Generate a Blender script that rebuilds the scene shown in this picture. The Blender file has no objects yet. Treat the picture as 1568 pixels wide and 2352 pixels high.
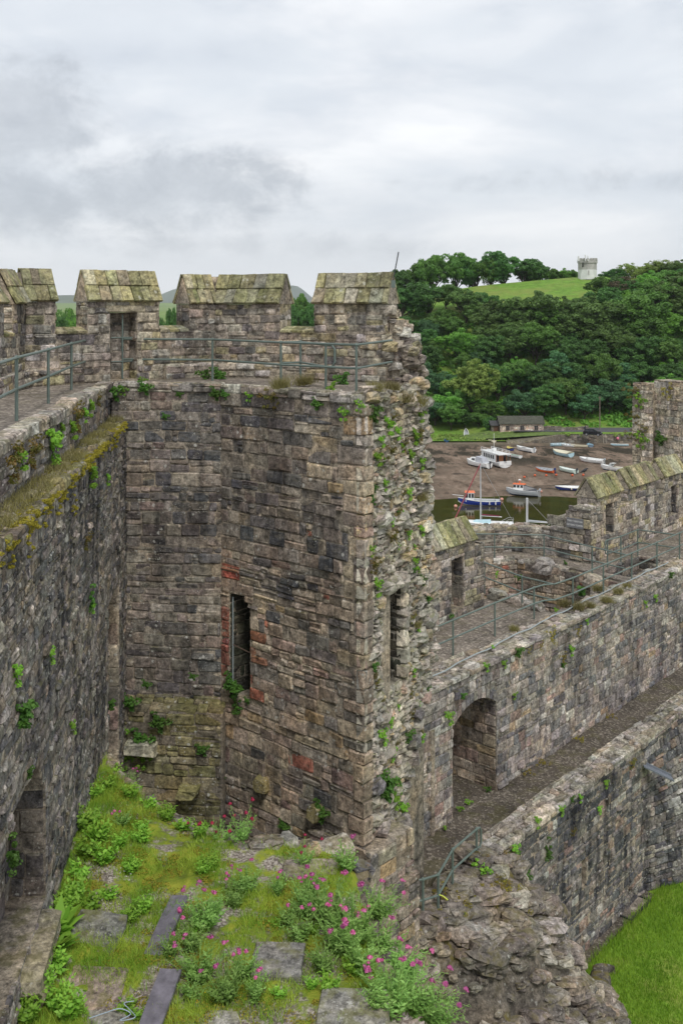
import bpy, math, random
import numpy as np
from mathutils import Vector, Matrix, Euler, noise as mnoise
R = math.radians
S = bpy.context.scene
COL = S.collection
random.seed(7)
rng = np.random.default_rng(11)

# ------------------------------------------------------------------ camera, sky, sun, exposure
F, CX, HY = 2287.0, 784.0, 700.0        # focal length, principal column and horizon row (1568 x 2352 picture)
cam_d = bpy.data.cameras.new('camera')
cam_d.sensor_fit = 'HORIZONTAL'; cam_d.sensor_width = 24.0; cam_d.lens = 24.0 * F / 1568.0
cam_d.shift_y = -(1176.0 - HY) / 1568.0
cam_d.clip_start = 0.1; cam_d.clip_end = 40000
cam = bpy.data.objects.new('camera', cam_d); COL.objects.link(cam)
cam.location = (0, 0, 0); cam.rotation_euler = (R(90), 0, 0)
S.camera = cam
S.view_settings.view_transform = 'Standard'; S.view_settings.look = 'None'
S.view_settings.exposure = 0.4; S.view_settings.gamma = 1.0
S.view_settings.use_curve_mapping = False
S.cycles.use_denoising = True
S.cycles.max_bounces = 6; S.cycles.diffuse_bounces = 3; S.cycles.transparent_max_bounces = 8

class NB:
    """node builder"""
    def __init__(self, tree): self.t = tree
    def n(self, typ, ins=None, out=0, **props):
        nd = self.t.nodes.new('ShaderNode' + typ)
        for k, v in props.items(): setattr(nd, k, v)
        for k, v in (ins or {}).items():
            s = nd.inputs[k]
            if isinstance(v, bpy.types.NodeSocket): self.t.links.new(v, s)
            else: s.default_value = v
        return nd.outputs[out]
    def math(self, op, a, b=0.0, c=0.0, clamp=False):
        return self.n('Math', {0: a, 1: b, 2: c}, operation=op, use_clamp=clamp)
    def mix(self, f, a, b, mode='MIX'):
        c4 = lambda q: q if isinstance(q, bpy.types.NodeSocket) else (tuple(q) + (1,) if len(q) == 3 else q)
        return self.n('Mix', {0: f, 6: c4(a), 7: c4(b)}, out=2, data_type='RGBA', blend_type=mode)
    def ramp(self, f, stops):
        nd = self.t.nodes.new('ShaderNodeValToRGB'); self.t.links.new(f, nd.inputs[0])
        el = nd.color_ramp.elements
        while len(el) < len(stops): el.new(0.5)
        for e, (p, c) in zip(el, stops):
            e.position = p; e.color = (c, c, c, 1) if not isinstance(c, tuple) else (tuple(c) + (1,) if len(c) == 3 else c)
        return nd.outputs[0]
    def step(self, x, a, b):
        return self.n('MapRange', {0: x, 1: a, 2: b, 3: 0.0, 4: 1.0}, interpolation_type='SMOOTHSTEP')
    def noise(self, vec, scale, detail=4.0, rough=0.55, out=0, dist=0.0):
        return self.n('TexNoise', {'Vector': vec, 'Scale': scale, 'Detail': detail, 'Roughness': rough, 'Distortion': dist}, out=out)
    def mapping(self, vec, scale=(1, 1, 1), loc=(0, 0, 0), rot=(0, 0, 0)):
        return self.n('Mapping', {'Vector': vec, 'Location': loc, 'Rotation': rot, 'Scale': scale})

SUN_EL, SUN_AZ = 56.0, 165.0            # high diffuse sun behind the viewer
W = bpy.data.worlds.new('World'); S.world = W; W.use_nodes = True
wt = W.node_tree; wt.nodes.clear(); b = NB(wt)
sky = b.n('TexSky', sky_type='NISHITA', sun_disc=False, sun_elevation=R(SUN_EL), sun_rotation=R(SUN_AZ), altitude=20.0, air_density=1.0, dust_density=2.0)
g = b.n('TexCoord', out=0)
sep = wt.nodes.new('ShaderNodeSeparateXYZ'); wt.links.new(g, sep.inputs[0])
dx, dy, dz = sep.outputs
zc = b.math('MAXIMUM', dz, 0.0)
# layered stratus: bands stretched along the horizon
m1 = b.mapping(g, (2.2, 2.2, 8.0), (0.35, 0.2, 0.13), (0, R(7), 0))
n1 = b.noise(m1, 1.7, 6.0, 0.5, dist=0.4)
m2 = b.mapping(g, (6.0, 6.0, 15.0), (0.1, 0.7, 0.4), (0, R(4), 0))
n2 = b.noise(m2, 1.2, 7.0, 0.58, dist=0.25)
# a bank of heavier cloud low in the left of the sky, from about 5 to 14 degrees up
def gauss(cx_, cz_, sx, sz):
    a = b.math('DIVIDE', b.math('SUBTRACT', b.math('DIVIDE', dx, b.math('MAXIMUM', dy, 0.05)), cx_), sx)
    c = b.math('DIVIDE', b.math('SUBTRACT', dz, cz_), sz)
    r2 = b.math('ADD', b.math('MULTIPLY', a, a), b.math('MULTIPLY', c, c))
    front = b.step(dy, 0.0, 0.2)
    return b.math('MULTIPLY', b.math('EXPONENT', b.math('MULTIPLY', r2, -1.0)), front)
bank = b.math('MAXIMUM', gauss(-0.17, 0.112, 0.13, 0.046), b.math('MULTIPLY', gauss(-0.34, 0.175, 0.1, 0.065), 1.15))
bank = b.math('MAXIMUM', bank, b.math('MULTIPLY', gauss(-0.08, 0.058, 0.22, 0.017), 0.75))
bank = b.math('MAXIMUM', bank, b.math('MULTIPLY', gauss(0.2, 0.12, 0.2, 0.02), 0.45))
bank = b.math('MAXIMUM', bank, b.math('MULTIPLY', gauss(-0.36, 0.10, 0.14, 0.06), 0.85))
m3 = b.mapping(g, (9.0, 9.0, 14.0), (0.3, 0.1, 0.25))
n3 = b.noise(m3, 1.6, 10.0, 0.66, dist=0.2)
bk = b.math('ADD', bank, b.math('MULTIPLY', b.math('SUBTRACT', n3, 0.5), 1.9))
bk = b.step(bk, 0.08, 0.85)
bk = b.math('MULTIPLY', bk, b.step(bank, 0.05, 0.4))
base = b.ramp(n1, [(0.28, (0.62, 0.66, 0.715)), (0.46, (0.69, 0.725, 0.77)), (0.57, (0.78, 0.80, 0.83)), (0.7, (0.9, 0.905, 0.915))])
fine = b.ramp(n2, [(0.36, (0.91, 0.92, 0.935)), (0.5, (1.0, 1.0, 1.0)), (0.66, (1.03, 1.03, 1.025))])
c = b.mix(1.0, base, fine, 'MULTIPLY')
bcol = b.ramp(n3, [(0.3, (0.60, 0.63, 0.67)), (0.62, (0.43, 0.46, 0.505))])
c = b.mix(b.math('MULTIPLY', bk, 0.85), c, bcol)
c = b.mix(b.step(zc, 0.09, 0.0), c, (0.95, 0.965, 0.985))      # paler towards the horizon
nis = b.mix(1.0, sky, (0.09, 0.09, 0.09), 'MULTIPLY')
c = b.mix(0.9, nis, c)
bg = b.n('Background', {'Color': c, 'Strength': 0.94})
ow = wt.nodes.new('ShaderNodeOutputWorld'); wt.links.new(bg, ow.inputs[0])

sun_d = bpy.data.lights.new('sun', 'SUN'); sun_d.energy = 1.5; sun_d.angle = R(12); sun_d.color = (1.0, 0.975, 0.94)
sun = bpy.data.objects.new('sun', sun_d); COL.objects.link(sun)
# the sun stands at azimuth SUN_AZ measured clockwise from +Y
sv = Vector((math.sin(R(SUN_AZ)) * math.cos(R(SUN_EL)), math.cos(R(SUN_AZ)) * math.cos(R(SUN_EL)), math.sin(R(SUN_EL))))
sun.rotation_euler = (-sv).to_track_quat('-Z', 'Y').to_euler(); sun.location = sv * 60

# ------------------------------------------------------------------ helpers
def PY(x, y, Y): return Vector(((x - CX) / F * Y, Y, -(y - HY) / F * Y))
def PZ(x, y, Z): return PY(x, y, -Z * F / (y - HY))

WL = {}                                     # world location of every object whose parts are built in world space
def props(o, label=None, cat=None, group=None, kind=None):
    if label: o['label'] = label
    if cat: o['category'] = cat
    if group: o['group'] = group
    if kind: o['kind'] = kind
    return o
def thing(name, label, cat, loc=(0, 0, 0), rz=0.0, group=None, rot=None):
    o = bpy.data.objects.new(name, None); COL.objects.link(o)
    o.empty_display_size = 0.2
    o.location = loc; o.rotation_euler = rot if rot else (0, 0, rz)
    WL[o.name] = Vector(loc)
    return props(o, label, cat, group)
def make_mesh(name, V, Fc, mats, cols=None, smooth=False, mi=None):
    me = bpy.data.meshes.new(name)
    me.from_pydata([tuple(v) for v in V] if not isinstance(V, np.ndarray) else V.tolist(), [], Fc if isinstance(Fc, list) else Fc.tolist())
    if not isinstance(mats, (list, tuple)): mats = [mats]
    for m in mats: me.materials.append(m)
    if mi is not None: me.polygons.foreach_set('material_index', mi)
    if cols is not None:
        a = me.attributes.new('tint', 'FLOAT_COLOR', 'POINT')
        ca = np.ones((len(V), 4), dtype=np.float32); ca[:, :3] = np.asarray(cols, dtype=np.float32)
        a.data.foreach_set('color', ca.ravel())
    if smooth: me.polygons.foreach_set('use_smooth', [True] * len(me.polygons))
    me.update()
    return me
def WO(name, V, Fc, mats, parent=None, cols=None, smooth=False, base=False, mi=None):
    """object from world-space vertices, origin at its centre (or base)"""
    A = np.asarray(V, dtype=float).reshape(-1, 3)
    lo, hi = A.min(0), A.max(0); o3 = (lo + hi) / 2
    if base: o3[2] = lo[2]
    me = make_mesh(name, A - o3, Fc, mats, cols, smooth, mi)
    o = bpy.data.objects.new(name, me); COL.objects.link(o)
    if parent is not None:
        o.parent = parent; o.location = Vector(o3) - WL[parent.name]
    else: o.location = o3
    WL[o.name] = Vector(o3)
    return o
def LO(name, V, Fc, mats, parent=None, cols=None, smooth=False, mi=None):
    """object from vertices in the parent's own space"""
    me = make_mesh(name, V, Fc, mats, cols, smooth, mi)
    o = bpy.data.objects.new(name, me); COL.objects.link(o)
    if parent is not None: o.parent = parent
    return o
def copy_tree(o, parent=None):
    c = o.copy(); COL.objects.link(c)
    if parent is not None: c.parent = parent
    for ch in list(o.children): copy_tree(ch, c)
    return c

class MB:
    """collects shapes into one mesh"""
    def __init__(self): self.V = []; self.F = []; self.C = []; self.col = (1, 1, 1)
    def add(self, V, Fc, col=None):
        k = len(self.V); self.V += [tuple(v) for v in V]; self.F += [tuple(i + k for i in f) for f in Fc]
        self.C += [col or self.col] * len(V)
    def hexa(self, p, col=None):           # p: 8 corners, bottom ring then top ring
        self.add(p, [(3, 2, 1, 0), (4, 5, 6, 7), (0, 1, 5, 4), (1, 2, 6, 5), (2, 3, 7, 6), (3, 0, 4, 7)], col)
    def box(self, x0, x1, y0, y1, z0, z1, col=None):
        self.hexa([(x0, y0, z0), (x1, y0, z0), (x1, y1, z0), (x0, y1, z0), (x0, y0, z1), (x1, y0, z1), (x1, y1, z1), (x0, y1, z1)], col)
    def fbox(self, fr, u0, u1, v0, v1, w0, w1, col=None):
        self.hexa([fr(u0, v0, w0), fr(u1, v0, w0), fr(u1, v0, w1), fr(u0, v0, w1), fr(u0, v1, w0), fr(u1, v1, w0), fr(u1, v1, w1), fr(u0, v1, w1)], col)
    def tube(self, pts, r, n=8, caps=True, col=None, r1=None):
        pts = [Vector(p) for p in pts]; m = len(pts); V = []; prev = None
        for i, p in enumerate(pts):
            t = (pts[min(i + 1, m - 1)] - pts[max(i - 1, 0)]).normalized()
            if prev is None:
                a = t.cross(Vector((0, 0, 1)));
                if a.length < 1e-3: a = t.cross(Vector((1, 0, 0)))
            else: a = prev - t * prev.dot(t)
            a.normalize(); prev = a; bb = t.cross(a)
            rr = r if r1 is None else r + (r1 - r) * i / (m - 1)
            for k in range(n):
                q = 2 * math.pi * k / n
                V.append(p + (a * math.cos(q) + bb * math.sin(q)) * rr)
        Fc = []
        for i in range(m - 1):
            for k in range(n):
                Fc.append((i * n + k, i * n + (k + 1) % n, (i + 1) * n + (k + 1) % n, (i + 1) * n + k))
        if caps: Fc += [tuple(range(n - 1, -1, -1)), tuple(range((m - 1) * n, m * n))]
        self.add(V, Fc, col)
    def ball(self, c, r, n=8, m=5, col=None, sz=1.0):
        V = [(c[0], c[1], c[2] - r * sz)]
        for j in range(1, m):
            th = math.pi * j / m
            for k in range(n):
                V.append((c[0] + r * math.sin(th) * math.cos(2 * math.pi * k / n), c[1] + r * math.sin(th) * math.sin(2 * math.pi * k / n), c[2] - r * sz * math.cos(th)))
        V.append((c[0], c[1], c[2] + r * sz)); Fc = []
        for k in range(n): Fc.append((0, 1 + (k + 1) % n, 1 + k))
        for j in range(m - 2):
            for k in range(n): Fc.append((1 + j * n + k, 1 + j * n + (k + 1) % n, 1 + (j + 1) * n + (k + 1) % n, 1 + (j + 1) * n + k))
        L = len(V) - 1
        for k in range(n): Fc.append((L, L - n + k, L - n + (k + 1) % n))
        self.add(V, Fc, col)
    def wo(self, name, mats, parent=None, smooth=False, tint=False, base=False):
        return WO(name, self.V, self.F, mats, parent, self.C if tint else None, smooth, base)
    def lo(self, name, mats, parent=None, smooth=False, tint=False):
        return LO(name, self.V, self.F, mats, parent, self.C if tint else None, smooth)

# ------------------------------------------------------------------ materials
def new_mat(name):
    m = bpy.data.materials.new(name); m.use_nodes = True
    t = m.node_tree; bs = t.nodes['Principled BSDF']; return m, NB(t), bs, t
def simple(name, col, rough=0.6, metal=0.0, nscale=0.0, namt=0.25, bump=0.0, spec=0.4):
    m, b, bs, t = new_mat(name)
    bs.inputs['Roughness'].default_value = rough; bs.inputs['Metallic'].default_value = metal
    bs.inputs['Specular IOR Level'].default_value = spec
    bs.inputs['Base Color'].default_value = tuple(col) + (1,)
    if nscale:
        pos = b.n('NewGeometry', out=0)
        nz = b.noise(pos, nscale, 5, 0.6)
        k = b.ramp(nz, [(0.3, 1 - namt), (0.7, 1 + namt)])
        t.links.new(b.mix(1.0, col, k, 'MULTIPLY'), bs.inputs['Base Color'])
        if bump:
            bp = b.n('Bump', {'Height': nz, 'Strength': bump, 'Distance': 0.5 / nscale}); t.links.new(bp, bs.inputs['Normal'])
    return m
def stone_mat(name, lichen=0.5, stain=0.6, moss=0.5, tinted=True, base=(0.2, 0.18, 0.15), spot=(0.52, 0.51, 0.46), mosscol=(0.11, 0.105, 0.022), bump=0.55, lscale=1.0, wash=0.0, smear=0.26):
    m, b, bs, t = new_mat(name)
    pos = b.n('NewGeometry', out=0); nrm = b.n('NewGeometry', out=1)
    col = b.n('Attribute', attribute_name='tint') if tinted else None
    nA = b.noise(pos, 7.0, 7, 0.68); nB = b.noise(pos, 1.3, 4, 0.55); nH = b.noise(pos, 19.0, 6, 0.8)
    kA = b.ramp(nA, [(0.32, 0.26), (0.5, 0.98), (0.68, 1.75)])
    c = b.mix(1.0, col if tinted else base, kA, 'MULTIPLY')
    kH = b.ramp(nH, [(0.32, 0.42), (0.5, 0.98), (0.68, 1.6)])
    c = b.mix(1.0, c, kH, 'MULTIPLY')
    c = b.mix(b.math('MULTIPLY', b.step(nB, 0.45, 0.7), 0.35), c, b.mix(1.0, c, (1.2, 1.0, 0.8), 'MULTIPLY'))
    nL = b.noise(b.mapping(pos, (1, 1, 0.6), (3.1, 8.2, 1.7)), 0.75, 3, 0.55)
    c = b.mix(1.0, c, b.ramp(nL, [(0.32, (0.6, 0.6, 0.62)), (0.5, (1, 1, 1)), (0.68, (1.3, 1.24, 1.14))]), 'MULTIPLY')
    # dark water streaks running down the face
    st = b.noise(b.mapping(pos, (2.6, 2.6, 0.35)), 1.0, 6, 0.62)
    big = b.noise(pos, 0.35, 3, 0.5)
    sk = b.math('MULTIPLY', b.step(st, 0.46, 0.62), b.step(big, 0.36, 0.55))
    c = b.mix(b.math('MULTIPLY', sk, stain), c, b.mix(1.0, c, (0.22, 0.23, 0.27), 'MULTIPLY'))
    smr = b.math('MULTIPLY', b.step(b.noise(b.mapping(pos, (1, 1, 1.6), (2.2, 4.1, 9.3)), 3.4, 7, 0.7), 0.5, 0.62), smear)
    c = b.mix(smr, c, (0.27, 0.235, 0.185))
    # pale lichen: crusts and spots
    ls = b.n('TexVoronoi', {'Vector': pos, 'Scale': 13.0 * lscale, 'Randomness': 1.0})
    lw = b.noise(pos, 22.0 * lscale, 3, 0.6)
    sp = b.step(b.math('ADD', ls, b.math('MULTIPLY', lw, 0.5)), 0.46, 0.36)
    lm = b.step(b.noise(b.mapping(pos, (1, 1, 1), (7.3, 2.1, 5.5)), 1.5, 5, 0.62), 0.43, 0.62)
    cr = b.math('MULTIPLY', b.step(b.noise(pos, 16.0 * lscale, 6, 0.75), 0.57, 0.66), b.step(lm, 0.2, 0.9))
    lf = b.math('MAXIMUM', b.math('MULTIPLY', sp, lm), b.math('MULTIPLY', cr, 0.65))
    bsp = b.n('TexVoronoi', {'Vector': pos, 'Scale': 4.6 * lscale, 'Randomness': 1.0})
    bsp = b.step(b.math('ADD', bsp, b.math('MULTIPLY', lw, 0.55)), 0.49, 0.41)
    lf = b.math('MAXIMUM', lf, b.math('MULTIPLY', bsp, b.step(lm, 0.15, 0.6)))
    c = b.mix(b.math('MULTIPLY', lf, lichen, clamp=True), c, spot)
    if wash: c = b.mix(b.math('MULTIPLY', b.step(b.noise(pos, 2.3, 5, 0.6), 0.4, 0.62), wash), c, (0.40, 0.385, 0.33))
    # moss where rain rests
    sepn = t.nodes.new('ShaderNodeSeparateXYZ'); t.links.new(nrm, sepn.inputs[0])
    up = b.step(sepn.outputs[2], 0.35, 0.8)
    mm = b.math('MULTIPLY', up, b.step(b.noise(pos, 3.2, 5, 0.6), 0.46, 0.62))
    c = b.mix(b.math('MULTIPLY', mm, moss), c, mosscol)
    t.links.new(c, bs.inputs['Base Color'])
    bs.inputs['Roughness'].default_value = 0.88; bs.inputs['Specular IOR Level'].default_value = 0.25
    hgt = b.math('ADD', b.math('MULTIPLY', nA, 0.7), b.math('MULTIPLY', nH, 0.45))
    bp = b.n('Bump', {'Height': hgt, 'Strength': bump, 'Distance': 0.06}); t.links.new(bp, bs.inputs['Normal'])
    return m
M = {}
M['stone'] = stone_mat('weathered_stone', 0.75, 0.5, 0.45, lscale=1.0)
M['stone_dark'] = stone_mat('streaked_stone', 0.7, 0.95, 0.45, lscale=1.0, smear=0.3)
M['stone_pale'] = stone_mat('pale_weathered_stone', 0.5, 0.6, 0.4, lscale=1.1)
M['inner_shade'] = stone_mat('shade_painted_stone', 0.0, 0.3, 0.0, smear=0.0)  # stone for opening reveals, interior shade painted into its colour
M['rubble'] = stone_mat('lime_rubble_stone', 0.45, 0.25, 0.6, wash=0.45, mosscol=(0.12, 0.13, 0.03))
M['cap'] = stone_mat('lichened_cap_stone', 0.62, 0.3, 0.45, mosscol=(0.15, 0.15, 0.045), spot=(0.48, 0.47, 0.38), lscale=0.8, bump=0.4)
M['mortar'] = stone_mat('lime_mortar', 0.35, 0.6, 0.5, tinted=False, base=(0.33, 0.285, 0.225), bump=0.8)
M['mortar_dark'] = stone_mat('dark_mortar', 0.2, 0.7, 0.4, tinted=False, base=(0.23, 0.2, 0.16), bump=0.8)
M['mortar_pale'] = stone_mat('pale_rubble_mortar', 0.5, 0.3, 0.5, tinted=False, base=(0.40, 0.375, 0.32), bump=1.0)
M['moundstone'] = stone_mat('fallen_rubble_stone', 0.55, 0.3, 0.5, mosscol=(0.13, 0.11, 0.03))
M['rail'] = simple('green_rail_paint', (0.115, 0.15, 0.13), 0.45, 0.0, 6.0, 0.15)
M['cable'] = simple('grey_cable', (0.3, 0.34, 0.34), 0.5)
def gravel_mat(name, cols, scale, moss=0.0, rough=0.9):
    m, b, bs, t = new_mat(name)
    pos = b.n('NewGeometry', out=0)
    v = b.n('TexVoronoi', {'Vector': pos, 'Scale': scale}, out=1)
    sp = t.nodes.new('ShaderNodeSeparateColor'); t.links.new(v, sp.inputs[0])
    vd = b.n('TexVoronoi', {'Vector': pos, 'Scale': scale}, out=0)
    c = b.ramp(sp.outputs[0], [(i / (len(cols) - 1), q) for i, q in enumerate(cols)])
    nz = b.noise(pos, 0.9, 5, 0.6)
    c = b.mix(1.0, c, b.ramp(nz, [(0.3, 0.62), (0.7, 1.3)]), 'MULTIPLY')
    if moss: c = b.mix(b.math('MULTIPLY', b.step(b.noise(pos, 1.6, 6, 0.65), 0.5, 0.62), moss), c, (0.085, 0.08, 0.02))
    t.links.new(c, bs.inputs['Base Color']); bs.inputs['Roughness'].default_value = rough
    bs.inputs['Specular IOR Level'].default_value = 0.25
    bp = b.n('Bump', {'Height': vd, 'Strength': 0.6, 'Distance': 0.03}); t.links.new(bp, bs.inputs['Normal'])
    return m
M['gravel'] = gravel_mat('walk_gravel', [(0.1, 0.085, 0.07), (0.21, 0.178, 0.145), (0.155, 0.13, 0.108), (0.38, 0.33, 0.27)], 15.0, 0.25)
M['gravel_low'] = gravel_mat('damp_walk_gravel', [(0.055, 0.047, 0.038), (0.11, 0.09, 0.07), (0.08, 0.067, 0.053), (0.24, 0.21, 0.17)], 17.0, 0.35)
def leaf_mat(name, c0, c1, trans=0.35, rough=0.55):
    """leaf colour: per-leaf tint attribute (x: shade of green) plus a per-plant shift"""
    m, b, bs, t = new_mat(name)
    at = b.n('Attribute', attribute_name='tint')
    sp = t.nodes.new('ShaderNodeSeparateColor'); t.links.new(at, sp.inputs[0])
    c = b.mix(sp.outputs[0], c0, c1)
    oi = b.n('ObjectInfo', out='Random')
    hs = b.n('HueSaturation', {'Hue': b.math('ADD', 0.492, b.math('MULTIPLY', oi, 0.018)), 'Value': b.math('ADD', 0.8, b.math('MULTIPLY', oi, 0.45)), 'Color': c})
    bs.inputs['Roughness'].default_value = rough; bs.inputs['Specular IOR Level'].default_value = 0.3
    t.links.new(hs, bs.inputs['Base Color'])
    tr = b.n('BsdfTranslucent', {'Color': hs})
    mx = b.n('MixShader', {0: trans, 1: bs.outputs[0], 2: tr})
    t.links.new(mx, t.nodes['Material Output'].inputs[0])
    return m
M['bark'] = simple('bark', (0.07, 0.055, 0.042), 0.9, 0, 3.0, 0.4, 0.5)

# ------------------------------------------------------------------ masonry
STONES = {}                                # thing name -> list of (verts, faces, colour, material key)
def frame(o, e):
    """wall frame: u along e, v up (absolute height), w out of the face towards the viewer's side"""
    o = (float(o[0]), float(o[1])); l = math.hypot(*e); ex, ey = e[0] / l, e[1] / l
    nx, ny = ey, -ex
    return lambda u, v, w: (o[0] + u * ex + w * nx, o[1] + u * ey + w * ny, v)
def line_frame(p, q):
    return frame(p, (q[0] - p[0], q[1] - p[1])), math.hypot(q[0] - p[0], q[1] - p[1])
STONE_GAIN = 1.36                           # the palettes below are relative; this brings them to real stone albedo
def pick(pal):
    r = random.random() * sum(w for w, _ in pal); 
    for w, c in pal:
        r -= w
        if r <= 0: break
    k = random.uniform(0.8, 1.2); tw = sum(w for w, _ in pal)
    av = [sum(w * q[i] for w, q in pal) / tw for i in range(3)]
    return tuple(max(0.01, (av[i] + (c[i] - av[i]) * 0.82) * k * STONE_GAIN * random.uniform(0.96, 1.04)) for i in range(3))
PAL = {
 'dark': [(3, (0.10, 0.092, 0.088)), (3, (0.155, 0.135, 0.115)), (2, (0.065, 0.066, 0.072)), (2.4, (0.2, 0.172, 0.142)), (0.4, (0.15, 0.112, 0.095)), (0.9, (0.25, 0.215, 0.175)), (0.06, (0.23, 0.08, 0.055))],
 'brown': [(3, (0.25, 0.205, 0.16)), (3, (0.205, 0.168, 0.135)), (1.8, (0.31, 0.25, 0.185)), (0.5, (0.21, 0.15, 0.125)), (1.3, (0.13, 0.12, 0.112)), (0.5, (0.27, 0.195, 0.11)), (0.12, (0.25, 0.085, 0.055)), (0.9, (0.3, 0.26, 0.21))],
 'left': [(3, (0.175, 0.16, 0.145)), (3, (0.13, 0.12, 0.11)), (2.6, (0.075, 0.075, 0.08)), (1.3, (0.23, 0.21, 0.19)), (0.9, (0.19, 0.155, 0.12)), (0.35, (0.33, 0.3, 0.27))],
 'upper': [(3, (0.22, 0.195, 0.175)), (2.4, (0.165, 0.152, 0.145)), (2.0, (0.1, 0.1, 0.11)), (2, (0.28, 0.25, 0.225)), (0.6, (0.24, 0.17, 0.145)), (0.25, (0.28, 0.2, 0.12)), (0.6, (0.36, 0.335, 0.3))],
 'lower': [(2.6, (0.15, 0.136, 0.125)), (2.6, (0.1, 0.095, 0.092)), (3.2, (0.055, 0.057, 0.066)), (1.3, (0.21, 0.19, 0.17)), (0.5, (0.18, 0.125, 0.1)), (0.4, (0.32, 0.3, 0.275))],
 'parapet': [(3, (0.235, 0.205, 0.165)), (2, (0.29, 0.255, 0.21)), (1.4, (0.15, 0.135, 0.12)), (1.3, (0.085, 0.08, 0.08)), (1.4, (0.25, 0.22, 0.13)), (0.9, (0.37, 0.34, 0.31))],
 'rubble': [(3, (0.29, 0.265, 0.22)), (2.4, (0.22, 0.2, 0.17)), (1.6, (0.37, 0.34, 0.29)), (1.1, (0.35, 0.265, 0.15)), (1, (0.19, 0.175, 0.16)), (0.5, (0.29, 0.2, 0.16))],
 'mound': [(3, (0.165, 0.145, 0.122)), (2.4, (0.125, 0.11, 0.095)), (1.6, (0.22, 0.195, 0.165)), (1, (0.19, 0.15, 0.115)), (0.6, (0.3, 0.28, 0.25))],
 'coping': [(3, (0.28, 0.255, 0.22)), (2.4, (0.2, 0.182, 0.155)), (1.4, (0.36, 0.335, 0.3)), (1, (0.25, 0.205, 0.155))],
 'black': [(3, (0.04, 0.038, 0.032)), (2, (0.055, 0.052, 0.04)), (1, (0.03, 0.034, 0.024))],  # reveals only: shade inside the openings put into the stone colour
 'cap': [(3, (0.2, 0.19, 0.1)), (2, (0.15, 0.145, 0.075)), (2, (0.235, 0.215, 0.13)), (1.4, (0.24, 0.23, 0.175)), (1, (0.17, 0.145, 0.1)), (0.8, (0.12, 0.125, 0.055))],
 'tower': [(3, (0.36, 0.315, 0.25)), (2, (0.3, 0.25, 0.185)), (2, (0.28, 0.255, 0.225)), (1, (0.4, 0.37, 0.32)), (1, (0.2, 0.175, 0.15))],
}
def block(fr, u0, u1, v0, v1, dep, w0=-0.05, ch=0.02, jit=0.012, tilt=0.015, rnd=0.3):
    """one dressed or rough stone on a wall frame: 24 vertices, 46 triangles at most"""
    a, c = (u1 - u0) / 2, (v1 - v0) / 2; cu, cv = (u0 + u1) / 2, (v0 + v1) / 2
    k = min(ch + rnd * 0.14 * random.random(), a * 0.6, c * 0.6)
    J = lambda: random.uniform(-jit, jit) * 1.35
    o = [(-a, -c + k), (-a + k, -c), (a - k, -c), (a, -c + k), (a, c - k), (a - k, c), (-a + k, c), (-a, c - k)]
    o = [(x + J(), y + J()) for x, y in o]
    tu, tv = random.uniform(-tilt, tilt) / max(a, 0.05), random.uniform(-tilt, tilt) / max(c, 0.05)
    V = []
    for (x, y) in o: V.append(fr(cu + x, cv + y, w0))
    for (x, y) in o: V.append(fr(cu + x, cv + y, dep * 0.55 + (tu * x + tv * y) * 0.5))
    i = min(0.03, a * 0.35, c * 0.35)
    for (x, y) in o: V.append(fr(cu + x * (a - i) / a, cv + y * (c - i) / c, dep + tu * x + tv * y + random.uniform(-1, 1) * jit * 0.7))
    Fc = []
    for r in (0, 8):
        for q in range(8): Fc.append((r + q, r + (q + 1) % 8, r + 8 + (q + 1) % 8, r + 8 + q))
    Fc.append(tuple(range(16, 24)))
    return V, Fc
def clip_rect(r, ops):
    for (a0, a1, c0, c1) in ops:
        u0, u1, v0, v1 = r
        if u1 <= a0 or u0 >= a1 or v1 <= c0 or v0 >= c1: continue
        cand = []
        if u0 < a0: cand.append((u0, a0, v0, v1))
        if u1 > a1: cand.append((a1, u1, v0, v1))
        if v0 < c0: cand.append((u0, u1, v0, c0))
        if v1 > c1: cand.append((u0, u1, c1, v1))
        if not cand: return None
        r = max(cand, key=lambda q: (q[1] - q[0]) * (q[3] - q[2]))
    return r if (r[1] - r[0]) > 0.07 and (r[3] - r[2]) > 0.05 else None
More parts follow.
